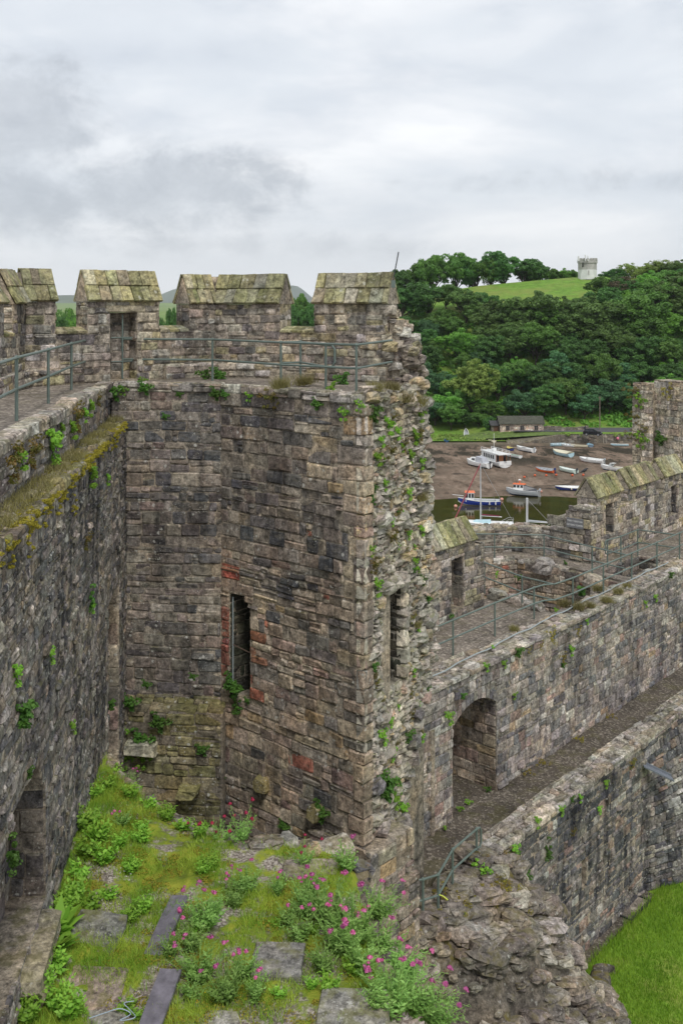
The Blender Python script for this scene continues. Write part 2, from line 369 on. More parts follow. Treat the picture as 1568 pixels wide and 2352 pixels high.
def masonry(owner, fr, u0, u1, v0, v1, pal, ops=(), hs=(0.12, 0.34), ws=(0.16, 0.7), dep=0.02, dj=0.02, gap=0.019, mk='stone', mask=None, ch=0.02, jit=0.012, tilt=0.012, rnd=0.16, wave=0.03, palf=None, split=0.13, big=0.0):
    L = STONES.setdefault(owner.name, []); v = v0; ph = random.uniform(0, 6)
    while v < v1 - 0.04:
        h = random.uniform(*hs)
        if v + h > v1 - 0.08: h = v1 - v
        u = u0 - random.uniform(0, ws[0] * 0.5)
        while u < u1 - 0.03:
            w = random.uniform(*ws) * (0.75 + 0.5 * h / hs[1])
            if u + w > u1 - ws[0] * 0.4: w = u1 - u
            cells = [(max(u, u0), u + w, v, v + h)]
            if random.random() < split and h > 0.17 and w > 0.25:
                q = random.uniform(0.35, 0.65); cells = [(max(u, u0), u + w, v, v + h * q), (max(u, u0), u + w, v + h * q, v + h)]
            elif random.random() < split * 0.6 and h > 0.2 and w > 0.3:
                q = random.uniform(0.4, 0.6)
                cells = [(max(u, u0), u + w * q, v, v + h), (u + w * q, u + w, v, v + h * 0.5), (u + w * q, u + w, v + h * 0.5, v + h)]
            for r in cells:
                r = clip_rect(r, ops)
                if r is None: continue
                cu, cv = (r[0] + r[1]) / 2, (r[2] + r[3]) / 2
                if mask and not mask(cu, cv): continue
                dv = wave * math.sin(cu * 1.3 + ph + cv * 0.7) if wave else 0
                a0, a1, b0, b1 = r[0] + gap / 2, r[1] - gap / 2, r[2] + gap / 2 + dv, r[3] - gap / 2 + dv
                d = max(0.008, dep + random.uniform(-dj, dj))
                if random.random() < 0.02: d += 0.05
                V, Fc = block(fr, a0, a1, b0, b1, d, -0.05, ch, jit, tilt, rnd)
                L.append((V, Fc, palf(cu, cv) if palf else pick(PAL[pal]), mk))
            u += w
        v += h
def panel(owner, name, fr, u0, u1, v0, v1, T, ops=(), mat=None, w=0.0):
    """solid wall core of thickness T with openings (u0,u1,v0,v1,depth); depth >= T goes right through"""
    us = sorted({u0, u1} | {x for o in ops for x in o[:2] if u0 < x < u1}); vs = sorted({v0, v1} | {x for o in ops for x in o[2:4] if v0 < x < v1})
    mb = MB()
    for i in range(len(us) - 1):
        j = 0
        while j < len(vs) - 1:
            def op_at(jj):
                cu, cv = (us[i] + us[i + 1]) / 2, (vs[jj] + vs[jj + 1]) / 2
                for o in ops:
                    if o[0] < cu < o[1] and o[2] < cv < o[3]: return o
            o = op_at(j); k = j + 1
            while k < len(vs) - 1 and op_at(k) is o: k += 1
            if o is None: mb.fbox(fr, us[i], us[i + 1], vs[j], vs[k], -T, w)
            elif o[4] < T: mb.fbox(fr, us[i], us[i + 1], vs[j], vs[k], -T, w - o[4])
            j = k
    return mb.wo(name, mat or M['mortar'], owner)
def reveal(owner, fr, op, pal, sides='LRB', mk='stone', dmax=None, **kw):
    """dress the inside faces of an opening with stones"""
    a0, a1, c0, c1, dp = op; dp = min(dp, dmax) if dmax else dp
    if 'L' in sides: masonry(owner, lambda u, v, w: fr(a0 + w, v, -u), 0.02, dp - 0.02, c0, c1, pal, mk=mk, **kw)
    if 'R' in sides: masonry(owner, lambda u, v, w: fr(a1 - w, v, -u), 0.02, dp - 0.02, c0, c1, pal, mk=mk, **kw)
    if 'B' in sides: masonry(owner, lambda u, v, w: fr(u, v, -dp + w), a0, a1, c0, c1, pal, mk=mk, **kw)
def top_frame(fr, z): return lambda u, v, w: fr(u, z + w, -v)
def rock(c, sx, sy, sz, rot=None, jit=0.16, n=7):
    rot = rot or Euler((random.uniform(-0.4, 0.4), random.uniform(-0.4, 0.4), random.uniform(0, 6.28)))
    mt = rot.to_matrix(); V = []
    for (zz, rr) in ((-0.5, 0.84), (-0.2, 1.0), (0.26, 0.96), (0.5, 0.76)):
        for k in range(n):
            q = 2 * math.pi * (k + 0.5 * (zz > 0)) / n
            e = 1.0 / max(abs(math.cos(q)), abs(math.sin(q))) ** 0.85
            p = Vector((math.cos(q) * e * rr * 0.5 * sx, math.sin(q) * e * rr * 0.5 * sy, zz * sz))
            p += Vector((random.uniform(-1, 1) * sx, random.uniform(-1, 1) * sy, random.uniform(-1, 1) * sz)) * jit * 0.5
            V.append(Vector(c) + mt @ p)
    Fc = [tuple(range(n - 1, -1, -1)), tuple(range(3 * n, 4 * n))]
    for r in range(3):
        for k in range(n): Fc.append((r * n + k, r * n + (k + 1) % n, (r + 1) * n + (k + 1) % n, (r + 1) * n + k))
    return V, Fc
def add_rock(owner, c, sx, sy, sz, pal, rot=None, mk='moundstone', jit=0.16, col=None):
    V, Fc = rock(c, sx, sy, sz, rot, jit); STONES.setdefault(owner.name, []).append((V, Fc, col or pick(PAL[pal]), mk))
def screen_area(V):
    A = np.asarray(V); y = np.maximum(A[:, 1], 0.5)
    px = A[:, 0] / y * F + CX; py = HY - A[:, 2] / y * F
    cxx, cyy = px.mean(), py.mean()
    if not (-5 < cxx < 1573 and -5 < cyy < 2357) or A[:, 1].min() < 0.5: return 0.0
    return (px.max() - px.min()) * (py.max() - py.min())
def finish_stones(owner, limit=290, name='stone', rest='small_stones'):
    L = STONES.pop(owner.name, [])
    order = sorted(range(len(L)), key=lambda i: -screen_area(L[i][0]))
    solo = set(i for i in order[:limit] if screen_area(L[i][0]) > 12); groups = {}
    for i, (V, Fc, c, mk) in enumerate(L):
        if i in solo: WO(name, V, Fc, M[mk], owner, [c] * len(V))
        else: groups.setdefault(mk, MB()).add(V, Fc, c)
    for mk, mb in groups.items():
        o = mb.wo(rest, M[mk], owner, tint=True); o['kind'] = 'stuff'
# ------------------------------------------------------------------ the castle: plan
D = (0.661, 0.750)                          # the right-hand walls run this way
U0 = (4.83, 31.1)                           # foot of the right jamb of the arch, on the upper wall's face
FU = frame(U0, D)                           # u along the wall, w towards the ward (negative: out towards the river)
BD = (0.75, -0.661)
TA, TB = (-6.0, 26.15), (-3.1, 25.75)       # inner face of the gate tower
P1, P3 = (-7.94, 24.98), (-3.61, 28.55)      # corners of its parapet
FA, LA = line_frame(TA, TB)
FB = frame(TB, BD); LB = 4.82
K = FB(LB, 0, 0)[:2]
ED = (0.46, 0.89); FE = frame(K, ED)                            # broken end of the gate tower wall
ZW = -2.03                                  # wall walk on the tower and the left wall
sm = lambda x, a, c: max(0.0, min(1.0, (x - a) / (c - a)))

# ---------------- gate tower (the open-backed tower in the middle)
tower = thing('gate_tower', 'tall ruined gate tower with broken rubble end and a dark slit doorway in its face', 'tower', (-1.5, 25.5, -16))
slit = (0.30, 1.08, -10.05, -7.62, 1.5)
slits = [slit, (0.30, 1.0, -7.62, -7.5, 1.5), (0.30, 0.86, -7.5, -7.38, 1.5)]
panel(tower, 'wall_core', FA, 0, LA, -16, ZW - 0.05, 2.2)
panel(tower, 'wall_core', FB, 0, LB - 0.25, -16, ZW - 0.05, 1.25, slits)
panel(tower, 'wall_core', lambda u, v, w: FB(u, v, -1.26 + w), -1.5, LB - 0.9, -16, ZW - 0.06, 2.2, [(0.25, 1.1, -10.1, -7.36, 2.0)], mat=M['mortar_dark'])
def pal_B(u, v):
    k = sm(v, -8.5, -4.0) * (1 - 0.55 * sm(u, 2.0, 4.6))
    if (abs(u - 1.25) < 0.2 and -8.9 < v < -7.9) or (abs(u - 0.12) < 0.2 and -9.6 < v < -7.8) or (abs(u - 0.25) < 0.35 and abs(v + 6.8) < 0.14) or (abs(u - 1.3) < 0.25 and abs(v + 9.6) < 0.2):
        if random.random() < 0.8: return tuple(q * random.uniform(0.8, 1.15) for q in (0.3, 0.115, 0.085))
    if v < -11.2: return pick(PAL['dark' if random.random() < 0.45 else 'brown'])
    return pick(PAL['dark' if random.random() < k * 0.9 else 'brown'])
# quoins of the corner beside the break
z = -12.3; QOPS = []
while z < ZW - 0.4:
    h = random.uniform(0.2, 0.46); l = random.choice((0.3, 0.62, 0.45, 0.8))
    V, Fc = block(FB, LB - l, LB + 0.03 * random.random(), z, min(z + h - 0.015, ZW - 0.2), random.uniform(0.01, 0.04), -0.3, 0.02, 0.016, 0.015, 0.15); QOPS.append((LB - l - .01, LB + .1, z, z + h))
    STONES.setdefault(tower.name, []).append((V, Fc, pick(PAL['brown' if random.random() < .7 else 'dark']), 'stone'))
    if z > -10.2:
        V, Fc = block(FE, 0.0, random.uniform(0.12, 0.34), z, min(z + h - 0.015, ZW - 0.2), 0.03, -0.2, 0.02, 0.02)
        STONES.setdefault(tower.name, []).append((V, Fc, pick(PAL['rubble']), 'rubble'))
    z += h
masonry(tower, FA, -0.05, LA, -10.3, ZW - 0.22, 'dark', hs=(0.15, 0.36), ws=(0.18, 0.62))
masonry(tower, FB, 0.0, LB, -16, ZW - 0.22, 'brown', ops=[q[:4] for q in slits] + QOPS, hs=(0.15, 0.4), ws=(0.2, 0.8), palf=pal_B, dj=0.03)
reveal(tower, FB, (0.30, 1.08, -10.05, -7.4, 1.5), 'black', 'LR', mk='inner_shade', dmax=1.3)  # slit jambs coloured near-black to imitate the shade inside
masonry(tower, lambda u, v, w: FB(u, v, -3.2 + w), 0.25, 1.1, -10.1, -7.36, 'black', mk='inner_shade')  # back of the slit, with the same painted shade
reveal(tower, lambda u, v, w: FB(u, v, w - 1.27), (0.25, 1.1, -10.1, -7.36, 2.0), 'black', 'LR', mk='inner_shade')
# coping along the inner edge of the tower wall
for fr_, l in ((FA, LA), (FB, LB - 0.1)):
    masonry(tower, fr_, 0, l, ZW - 0.24, ZW + 0.0, 'coping', hs=(0.2, 0.26), ws=(0.3, 0.7), dep=0.05, dj=0.03, wave=0.015, mk='stone_pale', split=0.25)
    masonry(tower, top_frame(fr_, ZW - 0.035), 0, l, -0.04, 0.42, 'coping', hs=(0.18, 0.3), ws=(0.25, 0.6), dep=0.03, dj=0.025, jit=0.02, mk='stone_pale')
# lower wall on the left side of the tower pit: thicker, with a sloping mossy offset
A2a, A2b = (-6.05, 25.75), (-3.02, 25.32)
FA2, LA2 = line_frame(A2a, A2b)
panel(tower, 'offset_wall', FA2, 0, LA2, -16, -10.42, 0.55, mat=M['mortar_dark'])
mossdark = [(3, (0.13, 0.12, 0.055)), (2, (0.17, 0.15, 0.08)), (2, (0.12, 0.105, 0.085)), (1, (0.21, 0.185, 0.12))]
PAL['mossy'] = mossdark
masonry(tower, FA2, 0, LA2 - 0.05, -16, -10.45, 'mossy', hs=(0.2, 0.4), ws=(0.3, 0.75), dj=0.05)
FA2t = lambda u, v, w: FA2(u, -10.40 + v * 0.45 + w, -v)          # sloping offset
masonry(tower, FA2t, 0, LA2, -0.02, 0.55, 'mossy', hs=(0.14, 0.28), ws=(0.25, 0.7), dep=0.05, dj=0.03)
for (u, z, w_, h_, d_) in ((0.55, -11.5, 0.85, 0.34, 0.32), (1.95, -12.5, 0.5, 0.3, 0.42), (0.25, -13.1, 0.5, 0.35, 0.2)):
    V, Fc = block(FA2, u, u + w_, z, z + h_, d_, -0.1, 0.04, 0.04, 0.05); STONES[tower.name].append((V, Fc, (0.45, 0.43, 0.33) if u < 1 else (0.24, 0.22, 0.1), 'stone_pale'))
for (u, z) in ((1.42, -12.05), (3.2, -12.15)):                     # two corbels that stick out below the doorway
    V, Fc = block(FB, u, u + 0.36, z, z + 0.36, 0.22, -0.1, 0.04, 0.02, 0.03); STONES[tower.name].append((V, Fc, (0.2, 0.17, 0.08), 'stone'))
# plinth under the broken corner
FEx = lambda u, v, w: FE(u, v, w)
for (z0, z1, o) in ((-16, -13.3, 0.42), (-13.3, -12.35, 0.26)):
    mb = MB(); mb.fbox(FB, LB - 1.6, LB + o, z0, z1 - 0.02, -1.5, 0.10 + 0.1 * (z0 < -15)); mb.wo('plinth', M['mortar'], tower)
    masonry(tower, lambda u, v, w, o=o, z0=z0: FB(u, v, 0.10 + 0.1 * (z0 < -15) + w), LB - 1.6, LB + o, z0, z1, 'brown', hs=(0.22, 0.4), ws=(0.3, 0.7), dj=0.04)
    masonry(tower, lambda u, v, w, o=o, f=frame(K, D): f(u, v, o + w), -0.12, 1.5, z0, z1, 'brown', hs=(0.22, 0.4), ws=(0.3, 0.6), dj=0.05)
# --- the broken end: a core of lime rubble
TP = [(-16, 1.8), (-14.3, 1.82), (-13.1, 2.3), (-11.4, 2.48), (-10.8, 3.0), (-10.0, 3.7), (-9.0, 4.2), (-6.0, 3.95), (-3.2, 3.7), (-2.0, 3.35), (0, 3.3)]
def tmax(z): return float(np.interp(z, [p[0] for p in TP], [p[1] for p in TP]))
hole = (0.95, 2.06, -9.2, -6.75)
FEs = lambda u, v, w: (K[0] + u * ED[0] / 1.0018 + w * BD[0], K[1] + u * ED[1] / 1.0018 + w * BD[1], v)    # core set back along the tower face
mb = MB(); z = -16.0
while z < -2.1:
    z1 = min(z + 0.35, ZW - 0.05); tm = tmax((z + z1) / 2)
    if z1 > hole[2] and z < hole[3]:
        mb.fbox(FEs, 0.07, hole[0], z, z1, -2.6, -0.05); mb.fbox(FEs, hole[1], tm, z, z1, -2.6, -0.06)
    else: mb.fbox(FEs, 0.07, tm - 0.1, z, z1, -2.6, -0.05)
    z = z1
mb.fbox(FEs, 0.07, 3.2, -16, -2.2, -3.4, -2.6)
mb.wo('rubble_core', M['mortar_pale'], tower)
L = STONES[tower.name]
def emask(t, z): return t < tmax(z) - 0.05
masonry(tower, FE, 0.3, 4.3, -14.3, -2.05, 'rubble', ops=[(hole[0] - .1, hole[1] + .1, hole[2], hole[3])], hs=(0.08, 0.24), ws=(0.12, 0.42), dep=0.03, dj=0.045, gap=0.03, jit=0.03, tilt=0.035, rnd=0.8, wave=0.09, split=0.3, mk='rubble', mask=emask)
for _ in range(520):
    z = random.uniform(-14.2, -1.95); t = random.choice((random.uniform(0.3, tmax(z)), tmax(z) - abs(random.gauss(0, .3))))
    if hole[0] - 0.12 < t < hole[1] + 0.12 and hole[2] - 0.05 < z < hole[3] + 0.03: continue
    if z < -11.5 and random.random() < 0.6: continue
    s = random.choice((0.1, 0.14, 0.18, 0.24, 0.34)) * random.uniform(0.8, 1.2)
    add_rock(tower, FE(t, z, random.uniform(-0.08, 0.03)), s * 1.5, s, s * 0.62, 'rubble', mk='rubble', jit=0.2, rot=Euler((random.uniform(-.3, .3), random.uniform(-.3, .3), math.atan2(ED[1], ED[0]) + random.uniform(-.4, .4))))
# jambs of the passage exposed in the break
for (ta, pal) in ((hole[0], 'rubble'), (hole[1], 'tower')):
    z = hole[2]
    while z < hole[3] - 0.1:
        h = random.uniform(0.22, 0.42)
        w_ = random.uniform(0.2, 0.42)
        q = (ta - w_, ta) if ta < 1.2 else (ta, ta + w_)
        V, Fc = block(FE, q[0], q[1], z, min(z + h - 0.01, hole[3] + 0.05), (0.0 if ta < 1.2 else 0.1) + random.uniform(-0.02, 0.05), -0.12, 0.04, 0.03, 0.03)
        L.append((V, Fc, pick(PAL[pal]), 'rubble')); z += h
reveal(tower, FEs, hole + (2.5,), 'black', 'LR', mk='inner_shade')  # passage walls coloured near-black, painted shade of the interior
for t in (1.05, 1.5, 1.95):
    add_rock(tower, FE(t, hole[3] + 0.14 - 0.08 * abs(t - 1.5), 0.0), 0.5, 0.5, 0.3, 'rubble', mk='rubble', rot=Euler((0.1, 0.1, math.atan2(ED[1], ED[0]))))
# big tumbled quoins low on the break
for (t, z, sx) in ((2.6, -10.9, 0.55), (2.5, -11.25, 0.5), (0.5, -11.1, 0.5), (1.9, -12.6, 0.55), (1.3, -13.3, 0.7), (1.6, -13.9, 0.6), (0.8, -12.2, 0.5), (2.9, -10.3, 0.4)):
    add_rock(tower, FE(t, z, 0.05), sx, sx * 0.8, sx * 0.62, 'upper', mk='stone_pale', jit=0.1)
finish_stones(tower)

# ---------------- battlement on top of the tower and the left wall
batt = thing('battlement', 'crenellated parapet with steep lichen-green caps along the gate tower top', 'parapet', (-3.0, 27.0, ZW))
FAp, LAp = line_frame(P1, P3)
BP = (0.91, -0.41); FBp = frame(P3, BP); LBp = 5.35
PL0 = (-7.5, 18.5); FLp, LLp = line_frame(PL0, P1)
TK, ZS, ZE, ZR = 0.68, -0.74, 0.03, 0.82      # thickness, sill, eave, ridge
mslot = (2.33, 3.12, -2.0, -0.2, 2.0)
def cap(parent, fr, u0, u1, ze, zr, half, nslab, rows=2, over=0.07, e0=0.0, e1=0.0, back=True):
    """steep gabled cap of slabs over one merlon; e0/e1 push the two ends out for mitres"""
    core = MB(); mid = -half
    pr = [(over * 0.6, ze), (mid, zr - 0.05), (-2 * half - over * 0.6, ze)]
    a = [fr(u0, v, w) for (w, v) in pr]; c = [fr(u1, v, w) for (w, v) in pr]
    core.add(a + c, [(0, 1, 2), (5, 4, 3), (0, 3, 4, 1), (1, 4, 5, 2), (2, 5, 3, 0)])
    core.wo('cap_core', M['mortar'], parent)
    for side in ((0, 1) if back else (0,)):
        for r in range(rows):
            f0, f1 = r / rows, (r + 1) / rows
            us = [u0]; 
            while us[-1] < u1 - 1e-3:
                us.append(min(u1, us[-1] + (u1 - u0) / nslab * random.uniform(0.7, 1.3)))
                if u1 - us[-1] < 0.15: us[-1] = u1
            for i in range(len(us) - 1):
                g0, g1 = us[i] + 0.008, us[i + 1] - 0.008
                w0_, w1_ = over + (mid - over) * f0, over + (mid - over) * f1
                if r == 0: w0_ += 0.03
                z0, z1 = ze + (zr - ze) * f0, ze + (zr - ze) * f1
                if side: w0_, w1_ = -2 * half - w0_, -2 * half - w1_
                nx, nz = (zr - ze), (over - mid); ln = math.hypot(nx, nz); nx, nz = nx / ln * (-1 if side else 1), nz / ln
                th = 0.075 + random.uniform(-0.012, 0.015); lift = 0.012 * (rows - 1 - r) * 0 + (0.03 if r == rows - 1 and rows > 1 else 0.0)
                J = lambda: random.uniform(-0.022, 0.022)
                if r == rows - 1: z1 += 0.02
                lo = [(g0 + J(), z0 - 0.0, w0_), (g1 + J(), z0, w0_), (g1 + J(), z1, w1_), (g0 + J(), z1, w1_)]
                Vb = [fr(u, z + nz * (lift - 0.01), w + nx * (lift - 0.01)) for (u, z, w) in lo]
                t_ = [th + J() for _ in range(4)]
                Vm = [fr(u, z + nz * (lift + t_[q] * 0.7), w + nx * (lift + t_[q] * 0.7)) for q, (u, z, w) in enumerate(lo)]
                cu, cz, cw = (g0 + g1) / 2, (z0 + z1) / 2, (w0_ + w1_) / 2
                Vt = [fr(cu + (u - cu) * 0.94, cz + (z - cz) * 0.95 + nz * (lift + t_[q]), cw + (w - cw) * 0.95 + nx * (lift + t_[q])) for q, (u, z, w) in enumerate(lo)]
                Fc = [(3, 2, 1, 0), (8, 9, 10, 11)] + [(k, (k + 1) % 4, 4 + (k + 1) % 4, 4 + k) for k in range(4)] + [(4 + k, 4 + (k + 1) % 4, 8 + (k + 1) % 4, 8 + k) for k in range(4)]
                WO('cap_slab', Vb + Vm + Vt, Fc, M['cap'], parent, [pick(PAL['cap'])] * 12)
def merlon(owner, fr, u0, u1, zb, ze, zr, T, nslab, pal, ops=(), mk='stone_pale', hs=(0.15, 0.3), rows=2):
    m = panel(owner, 'merlon', fr, u0, u1, zb, ze - 0.01, T, ops)
    masonry(owner, fr, u0, u1, zb, ze, pal, ops=[o[:4] for o in ops], hs=hs, ws=(0.2, 0.5), mk=mk)
    # the two ends of the merlon
    masonry(owner, lambda u, v, w: fr(u0 - w, v, -T + u), 0.02, T, zb, ze, pal, hs=hs, ws=(0.25, 0.5), mk=mk)
    masonry(owner, lambda u, v, w: fr(u1 + w, v, -u), 0.0, T - 0.02, zb, ze, pal, hs=hs, ws=(0.25, 0.5), mk=mk)
    cap(m, fr, u0 - 0.03, u1 + 0.03, ze, zr, T / 2, nslab, rows)
    return m
def sill(owner, fr, u0, u1, z, T, pal='cap', n=3):
    """a sloping sill stone across an embrasure"""
    us = np.linspace(u0, u1, n + 1)
    for i in range(n):
        a, c = us[i] + 0.006, us[i + 1] - 0.006
        Vb = [fr(a, z, 0.05), fr(c, z, 0.05), fr(c, z, -T), fr(a, z, -T)]
        Vt = [fr(a, z + 0.06, 0.06), fr(c, z + 0.06, 0.06), fr(c, z + 0.17, -T * 0.5), fr(a, z + 0.17, -T * 0.5)]
        Vr = [fr(c, z + 0.06, -T), fr(a, z + 0.06, -T)]
        V = Vb + Vt + Vr
        WO('sill_stone', V, [(0, 1, 5, 4), (4, 5, 6, 7), (7, 6, 8, 9), (2, 3, 9, 8), (0, 4, 7, 9, 3), (1, 2, 8, 6, 5), (3, 2, 1, 0)], M['cap'], owner, [pick(PAL['cap'])] * 10)
# low wall under the merlons (with the slot going down to the walk)
panel(batt, 'parapet_core', FAp, 0, LAp, ZW - 1.2, ZS, TK, [mslot])
panel(batt, 'parapet_core', FBp, 0, LBp, ZW - 1.2, ZS, TK)
panel(batt, 'parapet_core', FLp, 0, LLp, ZW - 1.2, ZS, TK)
masonry(batt, FAp, 0, LAp, ZW, ZS, 'parapet', ops=[mslot[:4]], hs=(0.15, 0.3), ws=(0.2, 0.55), mk='stone_pale')
masonry(batt, FBp, 0, LBp, ZW, ZS, 'parapet', hs=(0.15, 0.3), ws=(0.2, 0.55), mk='stone_pale')
masonry(batt, FLp, 0, LLp, ZW, ZS, 'parapet', hs=(0.15, 0.3), ws=(0.2, 0.55), mk='stone_pale')
merlon(batt, FAp, 0.02, 0.8, ZS, ZE + .06, ZR + .06, TK, 3, 'parapet')
merlon(batt, FAp, 1.68, 3.79, ZS, ZE + .06, ZR + .06, TK, 7, 'parapet', [mslot])
m3 = merlon(batt, FAp, 4.73, LAp + 0.0, ZS, ZE, ZR, TK, 5, 'parapet')
merlon(batt, FBp, 0.0, 2.08, ZS, ZE, ZR, TK, 6, 'parapet')
merlon(batt, FBp, 3.15, 5.3, ZS - 0.0, ZE, ZR, TK, 6, 'parapet')
merlon(batt, FLp, LLp - 1.15, LLp - 0.02, ZS, ZE, ZR, TK, 4, 'parapet')
merlon(batt, FLp, LLp - 3.9, LLp - 1.95, ZS, ZE, ZR, TK, 5, 'parapet')
mb = MB()                                   # wedges that close the bend of the two folded merlons
for fr1, l1, fr2 in ((FAp, LAp, FBp), (FLp, LLp, FAp)):
    mb.add([fr1(l1, ZS, 0), fr1(l1, ZS, -TK), fr2(0, ZS, -TK), fr1(l1, ZE, 0), fr1(l1, ZE, -TK), fr2(0, ZE, -TK), fr1(l1, ZR, -TK / 2), fr2(0, ZR, -TK / 2)], [(0, 1, 4, 3), (1, 2, 5, 4), (2, 0, 3, 5), (3, 4, 6), (4, 5, 7, 6), (5, 3, 7), (3, 6, 7)])
mb.wo('merlon_corner', M['mortar'], batt)
sill(batt, FAp, 0.82, 1.66, ZS, TK); sill(batt, FAp, 3.81, 4.71, ZS, TK); sill(batt, FBp, 2.1, 3.13, ZS - .02, TK); sill(batt, FLp, LLp - 1.93, LLp - 1.17, ZS, TK)
# lintel over the slot, fill that narrows it outside
V, Fc = block(FAp, 2.18, 3.36, -0.2, 0.0, 0.05, -0.3, 0.02, 0.008); WO('lintel', V, Fc, M['cap'], batt, [(0.32, 0.28, 0.2)] * 24)
mb = MB(); mb.fbox(FAp, 2.55, 3.115, -2.02, -0.21, -0.67, -0.42); mb.wo('loop_jamb', M['mortar'], batt)
masonry(batt, lambda u, v, w: FAp(u, v, -0.42 + w), 2.55, 3.11, -2.0, -0.22, 'parapet', hs=(0.2, 0.35), ws=(0.25, 0.5), mk='stone_pale')
masonry(batt, lambda u, v, w: FAp(3.12 - w, v, -u), 0.02, 0.42, -2.0, -0.22, 'parapet', hs=(0.2, 0.35), ws=(0.25, 0.5), mk='stone_pale')
# bench course at the foot of the parapet
for fr_, a, c in ((FAp, 0, 1.5), (FAp, 3.9, LAp), (FBp, 0, LBp), (FLp, 2.5, LLp)):
    mb = MB(); mb.fbox(fr_, a, c, ZW - 0.2, ZW + 0.36, -0.05, 0.2); mb.wo('bench', M['mortar'], batt)
    masonry(batt, lambda u, v, w, f=fr_: f(u, v, 0.2 + w), a, c, ZW, ZW + 0.38, 'parapet', hs=(0.16, 0.3), ws=(0.25, 0.6), mk='stone_pale', dj=0.035)
    masonry(batt, top_frame(lambda u, v, w, f=fr_: f(u, v, 0.22 + w), ZW + 0.37), a, c, 0, 0.2, 'coping', hs=(0.15, 0.25), ws=(0.3, 0.6), mk='stone_pale')
# ragged end of the last merlon
mb = MB(); mb.fbox(FBp, LBp, LBp + 0.3, ZW - 0.3, -0.4, -0.66, -0.02); mb.fbox(FBp, LBp + 0.3, LBp + 0.5, ZW - 0.3, -0.95, -0.64, -0.08); mb.wo('broken_core', M['mortar'], batt)
for _ in range(150):
    u = random.uniform(0, 0.78); zt = -0.1 - 1.1 * (u / 0.75) ** 1.3
    z = random.uniform(ZW - 0.3, zt); s = random.uniform(0.14, 0.34)
    add_rock(batt, FBp(LBp + u - 0.08, z, random.uniform(-0.66, 0.05)), s * 1.35, s * 1.1, s * 0.8, 'parapet', mk='stone_pale', rot=Euler((random.uniform(-.25, .25), random.uniform(-.25, .25), math.atan2(BP[1], BP[0]) + random.uniform(-.2, .2))), jit=0.2)
finish_stones(batt)

# ---------------- left wall
left = thing('curtain_wall', 'long inner wall on the left with a moss-covered ledge below its walk', 'wall', (-5.0, 17, -11))
FL1 = frame((-4.54, 9.0), (-0.09, 1.0)); FL2 = frame((-3.94, 9.0), (-0.10, 1.0))
UL = 17.35
niche = (2.0, 6.45, -9.15, -6.75, 0.55); ldoor = (13.65, 15.75, -12, -6.85, 0.8)
nops = [(2.0, 6.45, -9.15, -7.6, 0.55)] + [(2.0 + i * 0.45, 6.45 - i * 0.12, -7.6 + i * 0.14, -7.6 + (i + 1) * 0.14, 0.55) for i in range(6)]
panel(left, 'wall_core', FL1, 0, UL + 0.1, -3.4, ZW - 0.05, 2.6)
panel(left, 'wall_core', FL2, 0, UL, -16, -3.03, 1.6, nops + [ldoor])
masonry(left, FL1, 0, UL, -3.1, ZW - 0.2, 'left', hs=(0.12, 0.28), ws=(0.16, 0.5), dj=0.03, mk='stone')
masonry(left, FL2, 1.5, UL, -11.6, -3.05, 'left', ops=[o[:4] for o in nops] + [ldoor[:4]], hs=(0.1, 0.24), ws=(0.14, 0.46), dj=0.03, mk='stone_dark')
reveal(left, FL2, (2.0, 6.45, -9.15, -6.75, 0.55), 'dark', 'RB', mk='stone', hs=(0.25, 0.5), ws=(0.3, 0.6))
reveal(left, FL2, ldoor, 'brown', 'RB', mk='stone', hs=(0.45, 0.62), ws=(0.6, 0.8), split=0)
masonry(left, FL1, 0, UL, ZW - 0.22, ZW + 0.0, 'coping', hs=(0.2, 0.24), ws=(0.3, 0.8), dep=0.06, dj=0.04, mk='stone_pale', split=0.2)
masonry(left, top_frame(FL1, ZW - 0.03), 0, UL, -0.05, 0.34, 'coping', hs=(0.2, 0.36), ws=(0.3, 0.8), dep=0.03, dj=0.02, jit=0.02, mk='stone_pale')
masonry(left, top_frame(FL2, -3.06), 1.0, UL, -0.04, 0.52, 'mossy', hs=(0.2, 0.35), ws=(0.3, 0.7), dep=0.06, dj=0.04, jit=0.03, mk='stone_pale')
# sill ledge of the niche and the footing where the wall swells at the near end
V, Fc = block(FL2, 4.6, 6.3, -9.55, -9.2, 0.28, -0.3, 0.05, 0.03, 0.04); STONES[left.name].append((V, Fc, (0.25, 0.225, 0.16), 'stone'))
for (u, z, s) in ((5.0, -9.75, 0.6), (4.2, -9.9, 0.8), (3.4, -9.8, 0.7)):
    V, Fc = block(FL2, u - s / 2, u + s / 2, z - 0.25, z + 0.2, 0.3, -0.2, 0.06, 0.05, 0.05); STONES[left.name].append((V, Fc, pick(PAL['left']), 'stone_pale'))
finish_stones(left)

# gravel of the high wall walk (left wall and tower)
def slab_poly(name, pts, z, th, mat, parent=None):
    n = len(pts); V = [(p[0], p[1], z - th) for p in pts] + [(p[0], p[1], z) for p in pts]
    Fc = [tuple(range(n - 1, -1, -1)), tuple(range(n, 2 * n))] + [(i, (i + 1) % n, n + (i + 1) % n, n + i) for i in range(n)]
    return WO(name, V, Fc, mat, parent)
hw = slab_poly('path', [FL1(0, 0, -0.3)[:2], FL1(UL, 0, -0.3)[:2], FA(0.15, 0, -0.3)[:2], FA(LA, 0, -0.4)[:2], FB(LB - 0.1, 0, -0.35)[:2], FE(3.3, 0, -.1)[:2], FBp(LBp, 0, 0.02)[:2], P3, P1, PL0, (-6.3, 9)], ZW - 0.015, 0.1, M['gravel'])
props(hw, kind='structure')

